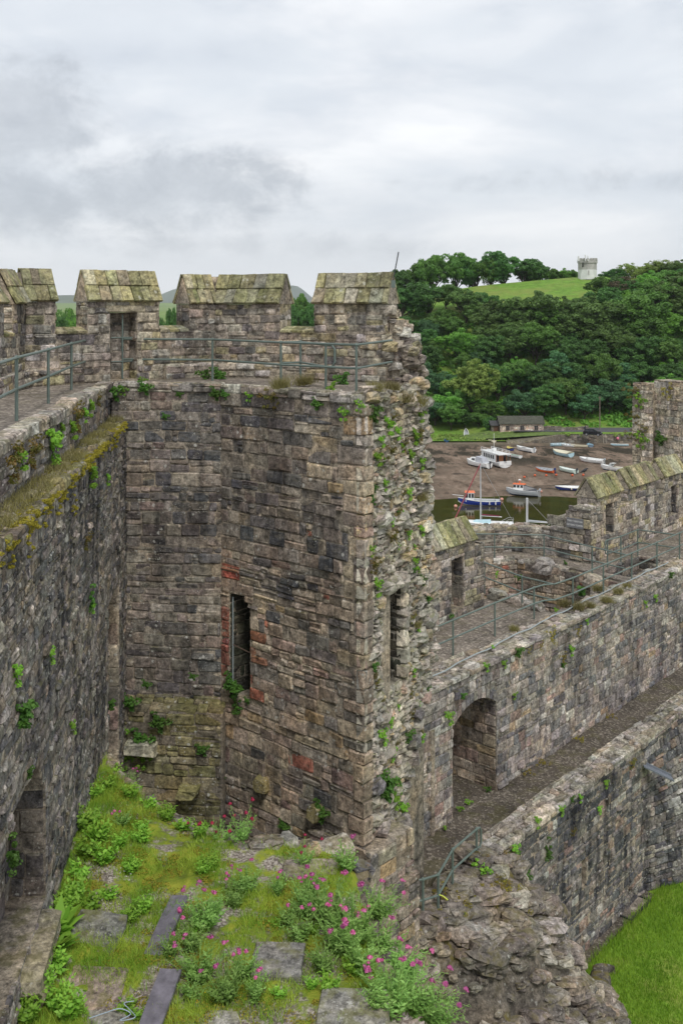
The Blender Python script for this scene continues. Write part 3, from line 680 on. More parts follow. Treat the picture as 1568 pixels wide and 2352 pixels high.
# ---------------- upper wall on the right, with the arch
upper = thing('upper_wall', 'upper terrace wall on the right with an arched passage and weedy coping', 'wall', (9, 36, -15.2))
ZU, ZL, ZG = -11.05, -15.2, -20.4
arch = [(-2.36, 0.0, ZL - 0.05, -12.4, 3.4)]
for i in range(12):
    x0, x1 = -2.36 + 2.36 * i / 12, -2.36 + 2.36 * (i + 1) / 12
    q = ((x0 + x1) / 2 + 1.18) / 1.18
    arch.append((x0, x1, -12.4, -12.4 + 0.42 * max(0.03, 1 - q * q), 3.4))
aops = [o[:4] for o in arch]
panel(upper, 'wall_core', FU, -9, 4.4, ZL - 1.0, ZU - 0.02, 3.5, arch)
panel(upper, 'wall_core', FU, 4.4, 26, ZL - 1.0, ZU - 0.02, 0.98)
masonry(upper, FU, -6.5, 22, ZL, ZU - 0.12, 'upper', ops=aops, hs=(0.17, 0.33), ws=(0.2, 0.58), dj=0.03, mk='stone_pale')
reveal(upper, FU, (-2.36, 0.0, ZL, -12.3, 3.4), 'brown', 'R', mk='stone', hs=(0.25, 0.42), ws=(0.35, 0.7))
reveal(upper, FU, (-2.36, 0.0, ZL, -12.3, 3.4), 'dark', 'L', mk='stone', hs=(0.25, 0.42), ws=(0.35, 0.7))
for i in range(11):                         # arch ring
    q0, q1 = -1 + 2 * (i + 0.05) / 11, -1 + 2 * (i + 0.95) / 11
    P = [(-1.18 + q * (1.18 + 0.1 * r), -12.41 + 0.42 * (1 - q * q) + r) for r in (0.0, 0.27) for q in (q0, q1)]
    V = [FU(P[k][0], P[k][1], w) for w in (-0.4, 0.035) for k in (0, 1, 3, 2)]
    STONES[upper.name].append((V, [(3, 2, 1, 0), (4, 5, 6, 7), (0, 1, 5, 4), (1, 2, 6, 5), (2, 3, 7, 6), (3, 0, 4, 7)], pick(PAL['upper']), 'stone_pale'))
mb = MB(); mb.tube([FU(-3.42, ZL, 0.02), FU(-3.42, -12.2, 0.02)], 0.09, 8); mb.wo('shaft', M['mortar'], upper)
masonry(upper, FU, -6.5, 26, ZU - 0.14, ZU + 0.03, 'coping', hs=(0.12, 0.17), ws=(0.25, 0.7), dep=0.06, dj=0.04, wave=0.012, mk='stone_pale')
masonry(upper, top_frame(FU, ZU - 0.02), -6.5, 26, -0.06, 1.0, 'coping', hs=(0.2, 0.4), ws=(0.25, 0.7), dep=0.04, dj=0.035, jit=0.03, mk='stone_pale', tilt=0.03)
finish_stones(upper)
# ---------------- lower wall
lower = thing('lower_wall', 'lower terrace wall with flat rubble top dropping dark-stained to the green lawn', 'wall', (10, 33, ZG))
def FLow(u, v, w):
    # the foot spreads out beyond the corner by the drain
    k = sm(u, 6.3, 11.0); f = (ZL - v) / (ZL - ZG)
    return FU(u, v, 1.96 + w + max(0.0, k) * 2.3 * max(0.0, f))
lops = [(1.85, 2.15, -18.35, -17.45, 0.35), (0.15, 0.5, -20.2, -19.0, 0.35)]
panel(lower, 'wall_core', lambda u, v, w: FU(u, v, 1.96 + w), -3.5, 26, ZG - 0.6, ZL + 0.02, 0.82, lops)
mb = MB()                                   # spreading foot
n = 10
for i in range(n):
    a, c = 6.3 + 15 * i / n, 6.3 + 15 * (i + 1) / n
    mb.add([FU(a, ZG - 0.5, 1.95), FU(c, ZG - 0.5, 1.95), FLow(c, ZG - 0.5, 0), FLow(a, ZG - 0.5, 0), FU(a, ZL, 1.95), FU(c, ZL, 1.95), FLow(c, ZL, 0), FLow(a, ZL, 0)], [(0, 1, 2, 3), (4, 7, 6, 5), (3, 2, 6, 7), (0, 3, 7, 4), (1, 5, 6, 2)])
mb.wo('battered_foot', M['mortar_dark'], lower)
masonry(lower, FLow, -3.2, 18, ZG, ZL - 0.1, 'lower', ops=[o[:4] for o in lops], hs=(0.13, 0.32), ws=(0.18, 0.6), dj=0.03, mk='stone_dark')
masonry(lower, lambda u, v, w: FU(u, v, 1.96 + w), -3.0, 22, ZL - 0.14, ZL + 0.1, 'coping', hs=(0.18, 0.26), ws=(0.3, 0.8), dep=0.05, dj=0.04, wave=0.02, mk='stone_pale')
masonry(lower, top_frame(lambda u, v, w: FU(u, v, 1.96 + w), ZL + 0.04), -3.0, 22, -0.05, 0.8, 'coping', hs=(0.2, 0.42), ws=(0.25, 0.75), dep=0.06, dj=0.05, jit=0.035, tilt=0.03, mk='stone_pale')
masonry(lower, lambda u, v, w: FU(22 - u, v, 1.16 - w), 0, 25, ZL, ZL + 0.08, 'coping', hs=(0.12, 0.14), ws=(0.3, 0.7), dj=0.03, mk='stone_pale')
finish_stones(lower)
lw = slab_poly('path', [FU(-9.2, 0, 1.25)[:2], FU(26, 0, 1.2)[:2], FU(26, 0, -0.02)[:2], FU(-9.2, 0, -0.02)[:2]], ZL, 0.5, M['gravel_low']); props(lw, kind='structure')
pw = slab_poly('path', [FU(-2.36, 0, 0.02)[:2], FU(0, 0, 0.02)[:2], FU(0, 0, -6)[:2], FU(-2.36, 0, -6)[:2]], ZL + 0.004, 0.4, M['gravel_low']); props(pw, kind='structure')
# slate chute sticking out of the lower wall
p = FU(6.2, -15.95, 1.98); q = FU(6.9, -16.45, 2.75)
mb = MB(); a = Vector(p); c = Vector(q); sd = (c - a).cross(Vector((0, 0, 1))).normalized() * 0.16; up = Vector((0, 0, 0.05))
mb.hexa([a - sd, a + sd, c + sd, c - sd, a - sd + up, a + sd + up, c + sd + up, c - sd + up])
mb.hexa([a - sd + up, a - sd * 0.8 + up, c - sd * 0.8 + up, c - sd + up, a - sd + up * 2.6, a - sd * 0.8 + up * 2.6, c - sd * 0.8 + up * 2.6, c - sd + up * 2.6])
o = mb.wo('water_chute', simple('slate', (0.15, 0.165, 0.19), 0.5, 0, 6, 0.2)); props(o, 'grey slate water chute projecting from the lower wall face', 'chute')

# ---------------- river-side parapet and cistern tower behind the upper wall
par = thing('outer_parapet', 'short capped merlon with a narrow doorway beside the broken tower end', 'parapet', FU(2.2, ZU, -3.7))
FO = lambda u, v, w: FU(u, v, -3.3 + w)
edoor = (2.27, 3.0, -10.8, -8.95, 0.7)
panel(par, 'parapet_core', FO, -1.5, 4.35, ZU - 3, -9.4, 1.1, [edoor])
masonry(par, FO, -1.5, 4.35, ZU, -9.4, 'parapet', ops=[edoor[:4]], mk='stone_pale', hs=(0.16, 0.34))
merlon(par, FO, -0.4, 3.75, -9.4, -8.5, -7.75, 0.9, 9, 'parapet', [edoor], rows=1)
masonry(par, lambda u, v, w: FO(4.35 + w, v, -u), 0, 1.1, ZU - 1, -8.75, 'parapet', mk='stone_pale', hs=(0.2, 0.4))
mb = MB(); mb.fbox(FO, 3.75, 4.33, -9.4, -8.8, -1.1, -0.02); mb.wo('end_pier', M['mortar'], par)
masonry(par, FO, 3.78, 4.33, -9.4, -8.75, 'parapet', mk='stone_pale')
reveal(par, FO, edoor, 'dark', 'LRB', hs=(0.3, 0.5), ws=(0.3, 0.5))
finish_stones(par)
up_path = slab_poly('path', [FU(-8, 0, -0.9)[:2], FU(5.2, 0, -0.9)[:2], FU(5.6, 0, -3.6)[:2], FU(-8, 0, -3.6)[:2]], ZU + 0.012, 0.3, M['gravel']); props(up_path, kind='structure')

cist = thing('cistern_tower', 'roofless polygonal tower beyond the railings with a deep stone-lined pit', 'tower', FU(9, -14.5, -5))
ring = [(5.2, 4.4), (5.3, 7.2), (9.3, 8.4), (12.1, 6.9), (12.7, 4.4)]
pit = [(5.45, 1.0), (5.55, 4.4), (6.3, 6.2), (9.0, 7.1), (10.9, 5.9), (11.0, 3.6), (10.6, 1.0)]
for i in range(len(ring) - 1):               # outer ring wall, inside faces
    p, q = FU(ring[i][0], 0, -ring[i][1])[:2], FU(ring[i + 1][0], 0, -ring[i + 1][1])[:2]
    fr_, l = line_frame(p, q)
    zt = -9.98
    mb = MB(); mb.fbox(fr_, -0.25, l + 0.25, ZU - 4, zt - 0.06, -0.85, 0); mb.wo('ring_wall', M['mortar'], cist)
    masonry(cist, fr_, 0, l, ZU - 0.2, zt, 'parapet', mk='stone_pale', hs=(0.2, 0.38), ws=(0.3, 0.7))
    masonry(cist, top_frame(fr_, zt - 0.05), -0.1, l + 0.1, 0, 0.85, 'coping', mk='stone_pale', hs=(0.2, 0.35), ws=(0.2, 0.5), dj=0.06, jit=0.04, dep=0.07)
for i in range(len(pit)):                    # lining of the pit
    a, c = pit[i], pit[(i + 1) % len(pit)]
    p, q = FU(a[0], 0, -a[1])[:2], FU(c[0], 0, -c[1])[:2]
    fr_, l = line_frame(p, q)
    mb = MB(); mb.fbox(fr_, -0.1, l + 0.1, -15, ZU - 0.1, -0.35, 0); mb.wo('pit_lining', M['mortar_dark'], cist)
    masonry(cist, fr_, 0, l, -14.5, ZU - 0.05, 'brown', mk='stone', hs=(0.2, 0.4), ws=(0.25, 0.6), dj=0.05, gap=0.03)
    if 1 <= i <= 4: masonry(cist, top_frame(fr_, ZU - 0.08), 0, l, -0.05, 0.45, 'coping', mk='stone_pale', hs=(0.2, 0.3), ws=(0.25, 0.5), dj=0.08, jit=0.04, dep=0.12)
# ledge between pit and ring
ls_ = [FU(t, 0, -s)[:2] for (t, s) in [(5.5, 4.6), (6.2, 6.5), (9.0, 7.4), (11.2, 6.1), (11.3, 3.4), (10.9, 1.0), (11.6, 1.0), (11.6, 2.25), (15.1, 2.25), (15.1, 1.0), (26, 1.0), (26, 3.5), (12.6, 3.5), (12.9, 4.6), (12.2, 7.1), (9.3, 8.7), (5.2, 7.4), (5.1, 4.5)]]
o = slab_poly('ledge_floor', ls_, ZU - 0.03, 0.35, M['gravel'], cist)
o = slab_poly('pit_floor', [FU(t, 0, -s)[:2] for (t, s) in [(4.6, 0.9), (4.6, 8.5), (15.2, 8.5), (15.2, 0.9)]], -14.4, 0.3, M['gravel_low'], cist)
# stair trench against the upper wall
for (pa, pb) in (((11.6, 2.25), (15.1, 2.25)), ((15.1, 2.25), (15.1, 1.0)), ((15.1, 1.0), (11.6, 1.0))):
    p, q = FU(pa[0], 0, -pa[1])[:2], FU(pb[0], 0, -pb[1])[:2]; fr_, l = line_frame(p, q)
    mb = MB(); mb.fbox(fr_, 0, l, -14.3, ZU - 0.05, -0.3, 0); mb.wo('trench_wall', M['mortar_dark'], cist)
    masonry(cist, fr_, 0, l, -13.5, ZU, 'dark', mk='stone', hs=(0.2, 0.35), dj=0.04)
for i in range(6):                           # steps down into the trench and on the far ledge
    mb = MB(); mb.fbox(FU, 11.05 + i * 0.42, 11.62 + i * 0.42 - 0.01, -14.2, ZU - 0.35 - 0.22 * i, -2.2, -1.02); mb.wo('step', M['mortar'], cist)
for (t, s, sx, sy, sz, z) in ((5.25, 3.3, 0.9, 0.45, 0.4, ZU + 0.18), (5.3, 2.5, 0.8, 0.5, 0.35, ZU + 0.15), (5.2, 1.75, 0.9, 0.5, 0.32, ZU + 0.1), (5.5, 4.6, 0.7, 0.5, 0.4, ZU + 0.15), (10.9, 4.6, 0.8, 0.8, 0.6, ZU - 0.05), (10.7, 2.2, 0.9, 0.6, 0.5, ZU - 0.2), (10.2, 1.5, 1.0, 0.7, 0.5, ZU - 0.5)):
    add_rock(cist, FU(t, z, -s), sx, sy, sz, 'coping', rot=Euler((0.05, -0.05, math.atan2(D[1], D[0]) + 1.4)), mk='stone_pale', jit=0.08)
finish_stones(cist)

far = thing('river_parapet', 'far parapet with three gabled merlons and a stepped broken end bearing a sign', 'parapet', FU(17, ZU, -4))
FP = lambda u, v, w: FU(u, v, -3.2 + w)
d1, d3 = (13.78, 14.6, -10.1, -8.75, 0.7), (20.7, 21.4, -10.3, -8.9, 0.6)
panel(far, 'parapet_core', FP, 12.45, 26, ZU - 4, -8.95, 1.2, [d1, d3])
masonry(far, FP, 12.45, 24, ZU, -8.95, 'parapet', ops=[d1[:4], d3[:4]], mk='stone_pale', hs=(0.17, 0.36), ws=(0.22, 0.6))
for (a, c, n_, op) in ((12.9, 15.3, 6, [d1]), (16.0, 19.0, 6, []), (19.9, 22.3, 5, [d3])):
    merlon(far, FP, a, c, -8.95, -8.35, -7.55, 0.9, n_, 'parapet', op, rows=1)
for op in (d1, d3): reveal(far, FP, op, 'dark', 'LRB', hs=(0.3, 0.5), ws=(0.3, 0.5))
# stepped broken end facing the pit
FS = lambda u, v, w: FU(12.45 - w, v, -5.6 + u)
steps = [(0.0, -10.0), (0.45, -9.75), (0.75, -9.3), (1.25, -9.05), (1.55, -8.7), (2.4, -8.7)]
for i in range(len(steps) - 1):
    a, c = steps[i][0], steps[i + 1][0]
    mb = MB(); mb.fbox(FS, a, c, ZU - 3.5, steps[i][1] - 0.06, -0.9, 0); mb.wo('stepped_core', M['mortar'], far)
    masonry(far, top_frame(FS, steps[i][1] - 0.06) if False else (lambda u, v, w, z=steps[i][1]: FS(u, z - 0.06 + w, -v)), a, c, -0.05, 0.9, 'coping', mk='stone_pale', hs=(0.3, 0.5), ws=(0.3, 0.5), dep=0.09, dj=0.05)
def mstep(u, v): return v < float(np.interp(u, [s[0] for s in steps], [s[1] for s in steps]))
masonry(far, FS, 0, 2.4, ZU - 1.2, -8.7, 'parapet', mk='stone_pale', hs=(0.26, 0.45), ws=(0.35, 0.8), mask=mstep, dj=0.05, dep=0.05)
finish_stones(far)
sg = thing('name_plaque', 'small grey bilingual name plaque on the stepped wall end', 'sign', FS(1.75, -9.45, 0.12))
mb = MB(); mb.fbox(FS, 1.32, 2.1, -9.62, -9.2, 0.1, 0.16); mb.wo('board', simple('plaque_grey', (0.16, 0.16, 0.165), 0.5), sg)
for (tx, z) in (('TŴR Y SEISTON', -9.36), ('CISTERN TOWER', -9.53)):
    cu = bpy.data.curves.new('lettering', 'FONT'); cu.body = tx; cu.size = 0.1; cu.align_x = 'CENTER'; cu.extrude = 0.002
    o = bpy.data.objects.new('lettering', cu); COL.objects.link(o); o.data.materials.append(simple('plaque_white', (0.75, 0.75, 0.72), 0.5))
    bpy.context.view_layer.update(); me = bpy.data.meshes.new_from_object(o.evaluated_get(bpy.context.evaluated_depsgraph_get()))
    bpy.data.objects.remove(o); o = bpy.data.objects.new('lettering', me); COL.objects.link(o)
    o.parent = sg; o.location = Vector(FS(1.71, z, 0.164)) - WL[sg.name]
    e1 = Vector(FS(1, 0, 0)) - Vector(FS(0, 0, 0)); o.rotation_euler = (R(90), 0, math.atan2(e1.y, e1.x))

# ---------------- tower at the right edge
rt = thing('corner_tower', 'pale stone tower with a slim stair turret at the right edge', 'tower', (17, 55, -16))
A0, A1, A2 = PY(1452, 700, 56.0)[:2], PY(1499, 700, 55.0)[:2], PY(1640, 700, 51.0)[:2]
fr1, l1 = line_frame(A0, A1); fr2, l2 = line_frame((A1[0] + 0.05, A1[1] + 0.4), A2)
mb = MB(); mb.fbox(fr1, 0, l1, -20, -4.75, -1.5, 0); mb.fbox(fr1, 0.02, l1 * 0.72, -4.75, -4.4, -1.2, -0.05); mb.wo('turret_core', M['mortar'], rt)
mb = MB(); mb.fbox(fr2, 0, l2, -20, -4.6, -2.5, 0); mb.fbox(fr2, 0.15, l2, -4.6, -4.15, -1.1, -0.06); mb.wo('tower_core', M['mortar'], rt)
masonry(rt, fr1, 0, l1, -16, -4.75, 'tower', mk='stone_pale', hs=(0.25, 0.5), ws=(0.3, 0.65), dj=0.05)
masonry(rt, lambda u, v, w: fr1(-w, v, -1.4 + u), 0, 1.4, -16, -4.75, 'tower', mk='stone_pale', hs=(0.25, 0.5), ws=(0.3, 0.65))
masonry(rt, lambda u, v, w: fr1(u, v, -0.05 + w), 0, l1 * 0.72, -4.75, -4.35, 'tower', mk='stone_pale', hs=(0.18, 0.24), ws=(0.4, 0.8))
masonry(rt, fr2, 0, l2, -16, -4.6, 'tower', mk='stone_pale', hs=(0.2, 0.45), ws=(0.3, 0.7), dj=0.04)
masonry(rt, lambda u, v, w: fr2(u, v, -0.06 + w), 0.15, l2, -4.6, -4.1, 'tower', mk='stone_pale', hs=(0.3, 0.5), ws=(0.35, 0.6), dj=0.06)
finish_stones(rt)

# ---------------- ruined end of the lower wall: a heap of rubble masonry
mound = thing('rubble_heap', 'ruined wall end of tumbled mossy stones below the little handrail', 'ruin', (4.5, 26, ZG))
MC = np.array([(2.1, 25.3, -15.7), (2.5, 25.5, -15.65), (2.9, 26.1, -15.35), (3.7, 27.4, -15.1), (4.0, 26.6, -15.5), (1.4, 26.2, -15.4), (1.0, 24.6, -16.4), (3.2, 24.9, -16.0), (4.4, 25.6, -16.1), (5.3, 26.6, -16.7), (4.6, 27.6, -15.4),
 (5.6, 28.3, -16.9), (6.2, 27.6, -18.2), (6.9, 27.4, -19.4), (7.0, 29.0, -20.1), (7.7, 27.6, -20.5), (8.6, 26, -20.8), (2.2, 23.8, -17.2), (3.5, 23.8, -17.4), (4.8, 24.4, -18.0), (6.0, 25.6, -18.6), (3.0, 22.5, -19.5), (1.0, 22.8, -18.5), (6.5, 23.0, -20.6), (6.6, 30.2, -20.5), (9, 29, -20.8), (9, 22, -21)])
def mz(x, y):
    d2 = (MC[:, 0] - x) ** 2 + (MC[:, 1] - y) ** 2 + 0.02
    w = d2 ** -1.6; return float((w * MC[:, 2]).sum() / w.sum()) - 1.9 * math.exp(-((x - 3.0) ** 2 + (y - 23.75) ** 2) / 0.16)
nx, ny = 64, 60; V = []; Fc = []
for j in range(ny):
    for i in range(nx):
        x, y = 0.6 + 8.4 * i / (nx - 1), 22.2 + 8.2 * j / (ny - 1)
        V.append((x, y, (lambda q: q if q > -20.2 else -21.5)(mz(x, y) - 0.06 + 0.12 * mnoise.noise((x * 2.1, y * 2.1, 3)))))
for j in range(ny - 1):
    for i in range(nx - 1): Fc.append((j * nx + i, j * nx + i + 1, (j + 1) * nx + i + 1, (j + 1) * nx + i))
M['moundsoil'] = stone_mat('mound_mortar', 0.4, 0.2, 0.95, tinted=False, base=(0.15, 0.13, 0.105), mosscol=(0.15, 0.125, 0.03), bump=1.0)
WO('rubble_bed', V, Fc, M['moundsoil'], mound, smooth=True)
for _ in range(1050):
    x, y = random.uniform(0.9, 7.9), random.uniform(22.4, 29.3)
    z = mz(x, y)
    if z < -20.2: continue
    fu = ((x - U0[0]) * D[0] + (y - U0[1]) * D[1]); fs = -((x - U0[0]) * 0.75 - (y - U0[1]) * 0.661)
    if fs > -1.0 and y > 26.4: continue
    s = random.choice((0.14, 0.2, 0.28, 0.4, 0.58)) * random.uniform(0.85, 1.2)
    if (x - 3.0) ** 2 + (y - 23.75) ** 2 < 0.3: continue
    rz = random.choice((math.atan2(D[1], D[0]), 0.2)) + random.uniform(-0.35, 0.35)
    add_rock(mound, (x, y, z + s * random.uniform(-0.05, 0.14)), s * 1.4, s, s * 0.5, 'mound', rot=Euler((random.uniform(-.3, .15), random.uniform(-.1, .3), rz)), jit=0.22)
for (px, py, z, sx, sy, sz) in ((1080, 2015, -15.45, 0.75, 0.5, 0.5), (1040, 2062, -15.65, 1.1, 0.7, 0.25), (1015, 2180, -16.3, 0.9, 0.5, 0.4), (1075, 2215, -17.0, 0.8, 0.7, 0.55), (1120, 2180, -17.0, 0.7, 0.6, 0.45), (1055, 2290, -17.6, 0.95, 0.6, 0.4), (1225, 2215, -18.3, 0.55, 0.5, 1.0), (1270, 2300, -19.2, 0.9, 0.7, 0.7), (1340, 2290, -19.3, 0.9, 0.7, 0.5)):
    add_rock(mound, PZ(px, py, z), sx, sy, sz, 'mound', rot=Euler((-.15, .15, 0.5)), jit=0.1)
finish_stones(mound)
# ------------------------------------------------------------------ river, mud, far bank, hill
FX = ([-40, -15, 0, 20, 45, 81], [0.0, 0.35, 0.62, 0.8, 0.9, 1.0])
PR = ([150, 238, 246, 262, 285, 305, 335, 348, 420, 560], [-31.8, -31.4, -29.8, -24.5, -9.5, 2.4, 9.7, 9.8, 4, -24])
def smooth_interp(x, xs, ys): return float(np.interp(x, xs, ys))
def land(X, Y):
    f = smooth_interp(X * 330.0 / max(Y, 250.0), *FX)
    p = smooth_interp(Y, *PR)
    z = -29.8 + f * (p + 29.8) if Y > 246 else (p if X < 50 else max(p, -29.8) if Y > 229.7 else p)
    if Y > 560: z = -27.0
    z += sm(Y, 900, 6000) * 60.0 * (0.5 + 0.5 * mnoise.noise((X * 0.0006, Y * 0.0006, 2.0))) * (0.4 + 0.6 * sm(Y, 900, 3500)) + 1.2 * mnoise.noise((X * 0.012, Y * 0.012, 5.0)) * sm(Y, 250, 300)
    return z
def mudz(X, Y):
    return -33.0 + 0.021 * (Y - 171.0) + 0.10 * mnoise.noise((X * 0.045, Y * 0.09, 1.0)) + 0.03 * mnoise.noise((X * 0.3, Y * 0.5, 4.0))
def field_mat():
    m, b, bs, t = new_mat('pasture')
    pos = b.n('NewGeometry', out=0)
    cell = b.n('TexVoronoi', {'Vector': b.mapping(pos, (0.0042, 0.0042, 0.0)), 'Scale': 1.0}, out=1)
    sp = t.nodes.new('ShaderNodeSeparateColor'); t.links.new(cell, sp.inputs[0])
    c = b.ramp(sp.outputs[0], [(0.0, (0.1, 0.2, 0.028)), (0.4, (0.13, 0.24, 0.035)), (0.7, (0.15, 0.21, 0.045)), (1.0, (0.11, 0.24, 0.026))])
    nz = b.noise(pos, 0.5, 6, 0.65); nb = b.noise(pos, 0.06, 4, 0.6)
    c = b.mix(1.0, c, b.ramp(nz, [(0.3, 0.7), (0.7, 1.3)]), 'MULTIPLY')
    c = b.mix(b.math('MULTIPLY', b.step(nb, 0.4, 0.62), 0.7), c, (0.21, 0.23, 0.06))
    t.links.new(c, bs.inputs['Base Color']); bs.inputs['Roughness'].default_value = 0.9; bs.inputs['Specular IOR Level'].default_value = 0.15
    bp = b.n('Bump', {'Height': nz, 'Strength': 0.6, 'Distance': 0.6}); t.links.new(bp, bs.inputs['Normal'])
    return m
M['field'] = field_mat()
ys = list(np.linspace(229.8, 262, 22)) + list(np.linspace(266, 360, 34)) + list(np.linspace(380, 900, 14)) + [1100, 1400, 1800, 2400, 3200, 4200, 5500, 7500, 10000]
V = []; Fc = []; NXT = 110
for Y in ys:
    for i in range(NXT):
        u = -0.62 + 1.24 * i / (NXT - 1); X = u * max(Y, 260) * (1.0 if Y > 260 else 1.0)
        V.append((X, Y, land(X, Y)))
for j in range(len(ys) - 1):
    for i in range(NXT - 1): Fc.append((j * NXT + i, j * NXT + i + 1, (j + 1) * NXT + i + 1, (j + 1) * NXT + i))
ter = WO('terrain', V, Fc, M['field'], smooth=True); props(ter, kind='structure')
# far hills
hm = simple('far_moorland', (0.07, 0.095, 0.045), 0.95, 0, 0.002, 0.35)
for (Yh, z0, amp, sd) in ((6500, 60, 60, 1.0), (9500, 60, 330, 2.0)):
    V = []; Fc = []; n = 160
    for j, dYk in enumerate((0, 600, 1400)):
        for i in range(n):
            X = (-0.6 + 1.0 * i / (n - 1)) * Yh
            px = X / Yh * F + CX
            if sd > 1.5: hgt = 175 * math.exp(-((px - 400) / 80) ** 2) + 200 * math.exp(-((px - 665) / 48) ** 2) + 40 * math.exp(-((px - 120) / 60) ** 2)
            else: hgt = 55 * math.exp(-((px - 110) / 120) ** 2) + 18
            k = (0.0, 1.0, 0.0)[j]
            V.append((X, Yh + dYk, -30 + k * (hgt + 30 + 12 * mnoise.noise((X * 0.004, sd, 0)))))
    for j in range(2):
        for i in range(n - 1): Fc.append((j * n + i, j * n + i + 1, (j + 1) * n + i + 1, (j + 1) * n + i))
    o = WO('hills', V, Fc, hm, smooth=True); props(o, kind='structure')
# mud
def mud_mat():
    m, b, bs, t = new_mat('river_mud')
    pos = b.n('NewGeometry', out=0)
    sepp = t.nodes.new('ShaderNodeSeparateXYZ'); t.links.new(pos, sepp.inputs[0])
    n1 = b.noise(b.mapping(pos, (0.16, 0.1, 1.0), (0, 0, 0), (0, 0, R(12))), 1.0, 6, 0.65)
    n2 = b.noise(b.mapping(pos, (0.55, 0.16, 1.0), (0, 0, 0), (0, 0, R(-9))), 1.0, 8, 0.72)
    n3 = b.noise(b.mapping(pos, (0.05, 0.14, 1.0), (3, 1, 0), (0, 0, R(-22))), 1.0, 5, 0.6)
    c = b.ramp(n2, [(0.36, (0.08, 0.057, 0.039)), (0.5, (0.19, 0.138, 0.1)), (0.64, (0.31, 0.235, 0.175))])
    weed = b.step(b.math('ADD', b.math('MULTIPLY', n1, 0.55), b.math('MULTIPLY', n2, 0.5)), 0.5, 0.56)
    band = b.math('MULTIPLY', b.step(sepp.outputs[1], 196.0, 208.0), b.step(sepp.outputs[1], 232.0, 222.0))
    wf = b.math('MULTIPLY', weed, b.math('ADD', 0.45, b.math('MULTIPLY', band, 0.5)))
    c = b.mix(wf, c, (0.028, 0.024, 0.014))
    tr = b.step(n3, 0.56, 0.6); tr = b.math('MULTIPLY', tr, b.step(n3, 0.66, 0.62))
    c = b.mix(b.math('MULTIPLY', tr, 0.8), c, (0.035, 0.028, 0.02))
    shore = b.step(b.math('ADD', sepp.outputs[1], b.math('MULTIPLY', n1, 8.0)), 228.0, 236.0)
    c = b.mix(b.math('MULTIPLY', shore, 0.7), c, (0.19, 0.16, 0.11))
    t.links.new(c, bs.inputs['Base Color'])
    bs.inputs['Roughness'].default_value = 0.85; bs.inputs['Specular IOR Level'].default_value = 0.15
    hgt = b.math('ADD', n2, b.math('MULTIPLY', n1, 0.7))
    bp = b.n('Bump', {'Height': hgt, 'Strength': 0.8, 'Distance': 0.35}); t.links.new(bp, bs.inputs['Normal'])
    return m
V = []; Fc = []; nx, ny = 150, 70
for j in range(ny):
    for i in range(nx):
        X, Y = -60 + 260 * i / (nx - 1), 140 + 100 * j / (ny - 1)
        V.append((X, Y, mudz(X, Y)))
for j in range(ny - 1):
    for i in range(nx - 1): Fc.append((j * nx + i, j * nx + i + 1, (j + 1) * nx + i + 1, (j + 1) * nx + i))
o = WO('mud', V, Fc, mud_mat(), smooth=True); props(o, kind='structure')
def water_mat():
    m, b, bs, t = new_mat('river_water')
    pos = b.n('NewGeometry', out=0)
    n1 = b.noise(b.mapping(pos, (0.5, 1.4, 1.0)), 1.0, 4, 0.6); n2 = b.noise(pos, 0.35, 4, 0.6)
    c = b.ramp(n2, [(0.35, (0.03, 0.026, 0.006)), (0.65, (0.055, 0.045, 0.012))])
    c = b.mix(b.step(b.noise(b.mapping(pos, (0.5, 1.2, 1)), 0.8, 5, 0.7), 0.6, 0.66), c, (0.012, 0.013, 0.006))
    t.links.new(c, bs.inputs['Base Color']); bs.inputs['Roughness'].default_value = 0.06; bs.inputs['IOR'].default_value = 1.33
    bp = b.n('Bump', {'Height': n1, 'Strength': 0.12, 'Distance': 0.1}); t.links.new(bp, bs.inputs['Normal'])
    return m
o = WO('river', [(-900, 44, -33), (900, 44, -33), (900, 300, -33), (-900, 300, -33)], [(0, 1, 2, 3)], water_mat()); props(o, kind='structure')
# river bed and ground outside the castle, all the way under everything
o = WO('ground', [(-900, -100, -21.2), (900, -100, -21.2), (900, 44, -21.2), (-900, 44, -21.2), (-900, 44, -36), (900, 44, -36), (900, 310, -36), (-900, 310, -36)], [(0, 1, 2, 3), (3, 2, 5, 4), (4, 5, 6, 7)], simple('dark_earth', (0.09, 0.08, 0.06), 0.9, 0, 0.8, 0.4)); props(o, kind='structure')
# quay wall, road, verge
M['seawall'] = stone_mat('quay_stone', 0.4, 0.5, 0.6, tinted=False, base=(0.17, 0.15, 0.12))
sw = thing('quay_wall', 'low mossy stone quay wall along the road beside the mud', 'wall', (85, 229.6, -32))
mb = MB(); mb.box(50, 150, 229.3, 230.2, -33, -29.95)
mb.hexa([(38, 228, -32.4), (50, 229.3, -32.4), (50, 231, -32.4), (38, 233, -32.4), (38, 229, -31.5), (50, 229.3, -29.95), (50, 231, -29.9), (38, 233, -31.3)])
mb.wo('wall_face', M['seawall'], sw)
for x in np.arange(51, 104, 1.25):
    for z in (-31.6, -31.0, -30.4):
        if random.random() < 0.8: add_rock(sw, (x + random.uniform(-.4, .4), 229.3, z + random.uniform(-.2, .2)), 0.9, 0.35, 0.5, 'mound', rot=Euler((0, 0, 0)), mk='moundstone')
finish_stones(sw)
vm = simple('verge_grass', (0.10, 0.15, 0.03), 0.9, 0, 1.2, 0.45, 0.8)
o = WO('verge', [(30, 231, -31.25), (50, 229.9, -29.93), (150, 229.9, -29.93), (150, 233.4, -29.82), (50, 233.4, -29.82), (36, 237.5, -29.9), (28, 236, -31.0)], [(0, 1, 2, 3, 4, 5, 6)], vm); props(o, kind='structure')
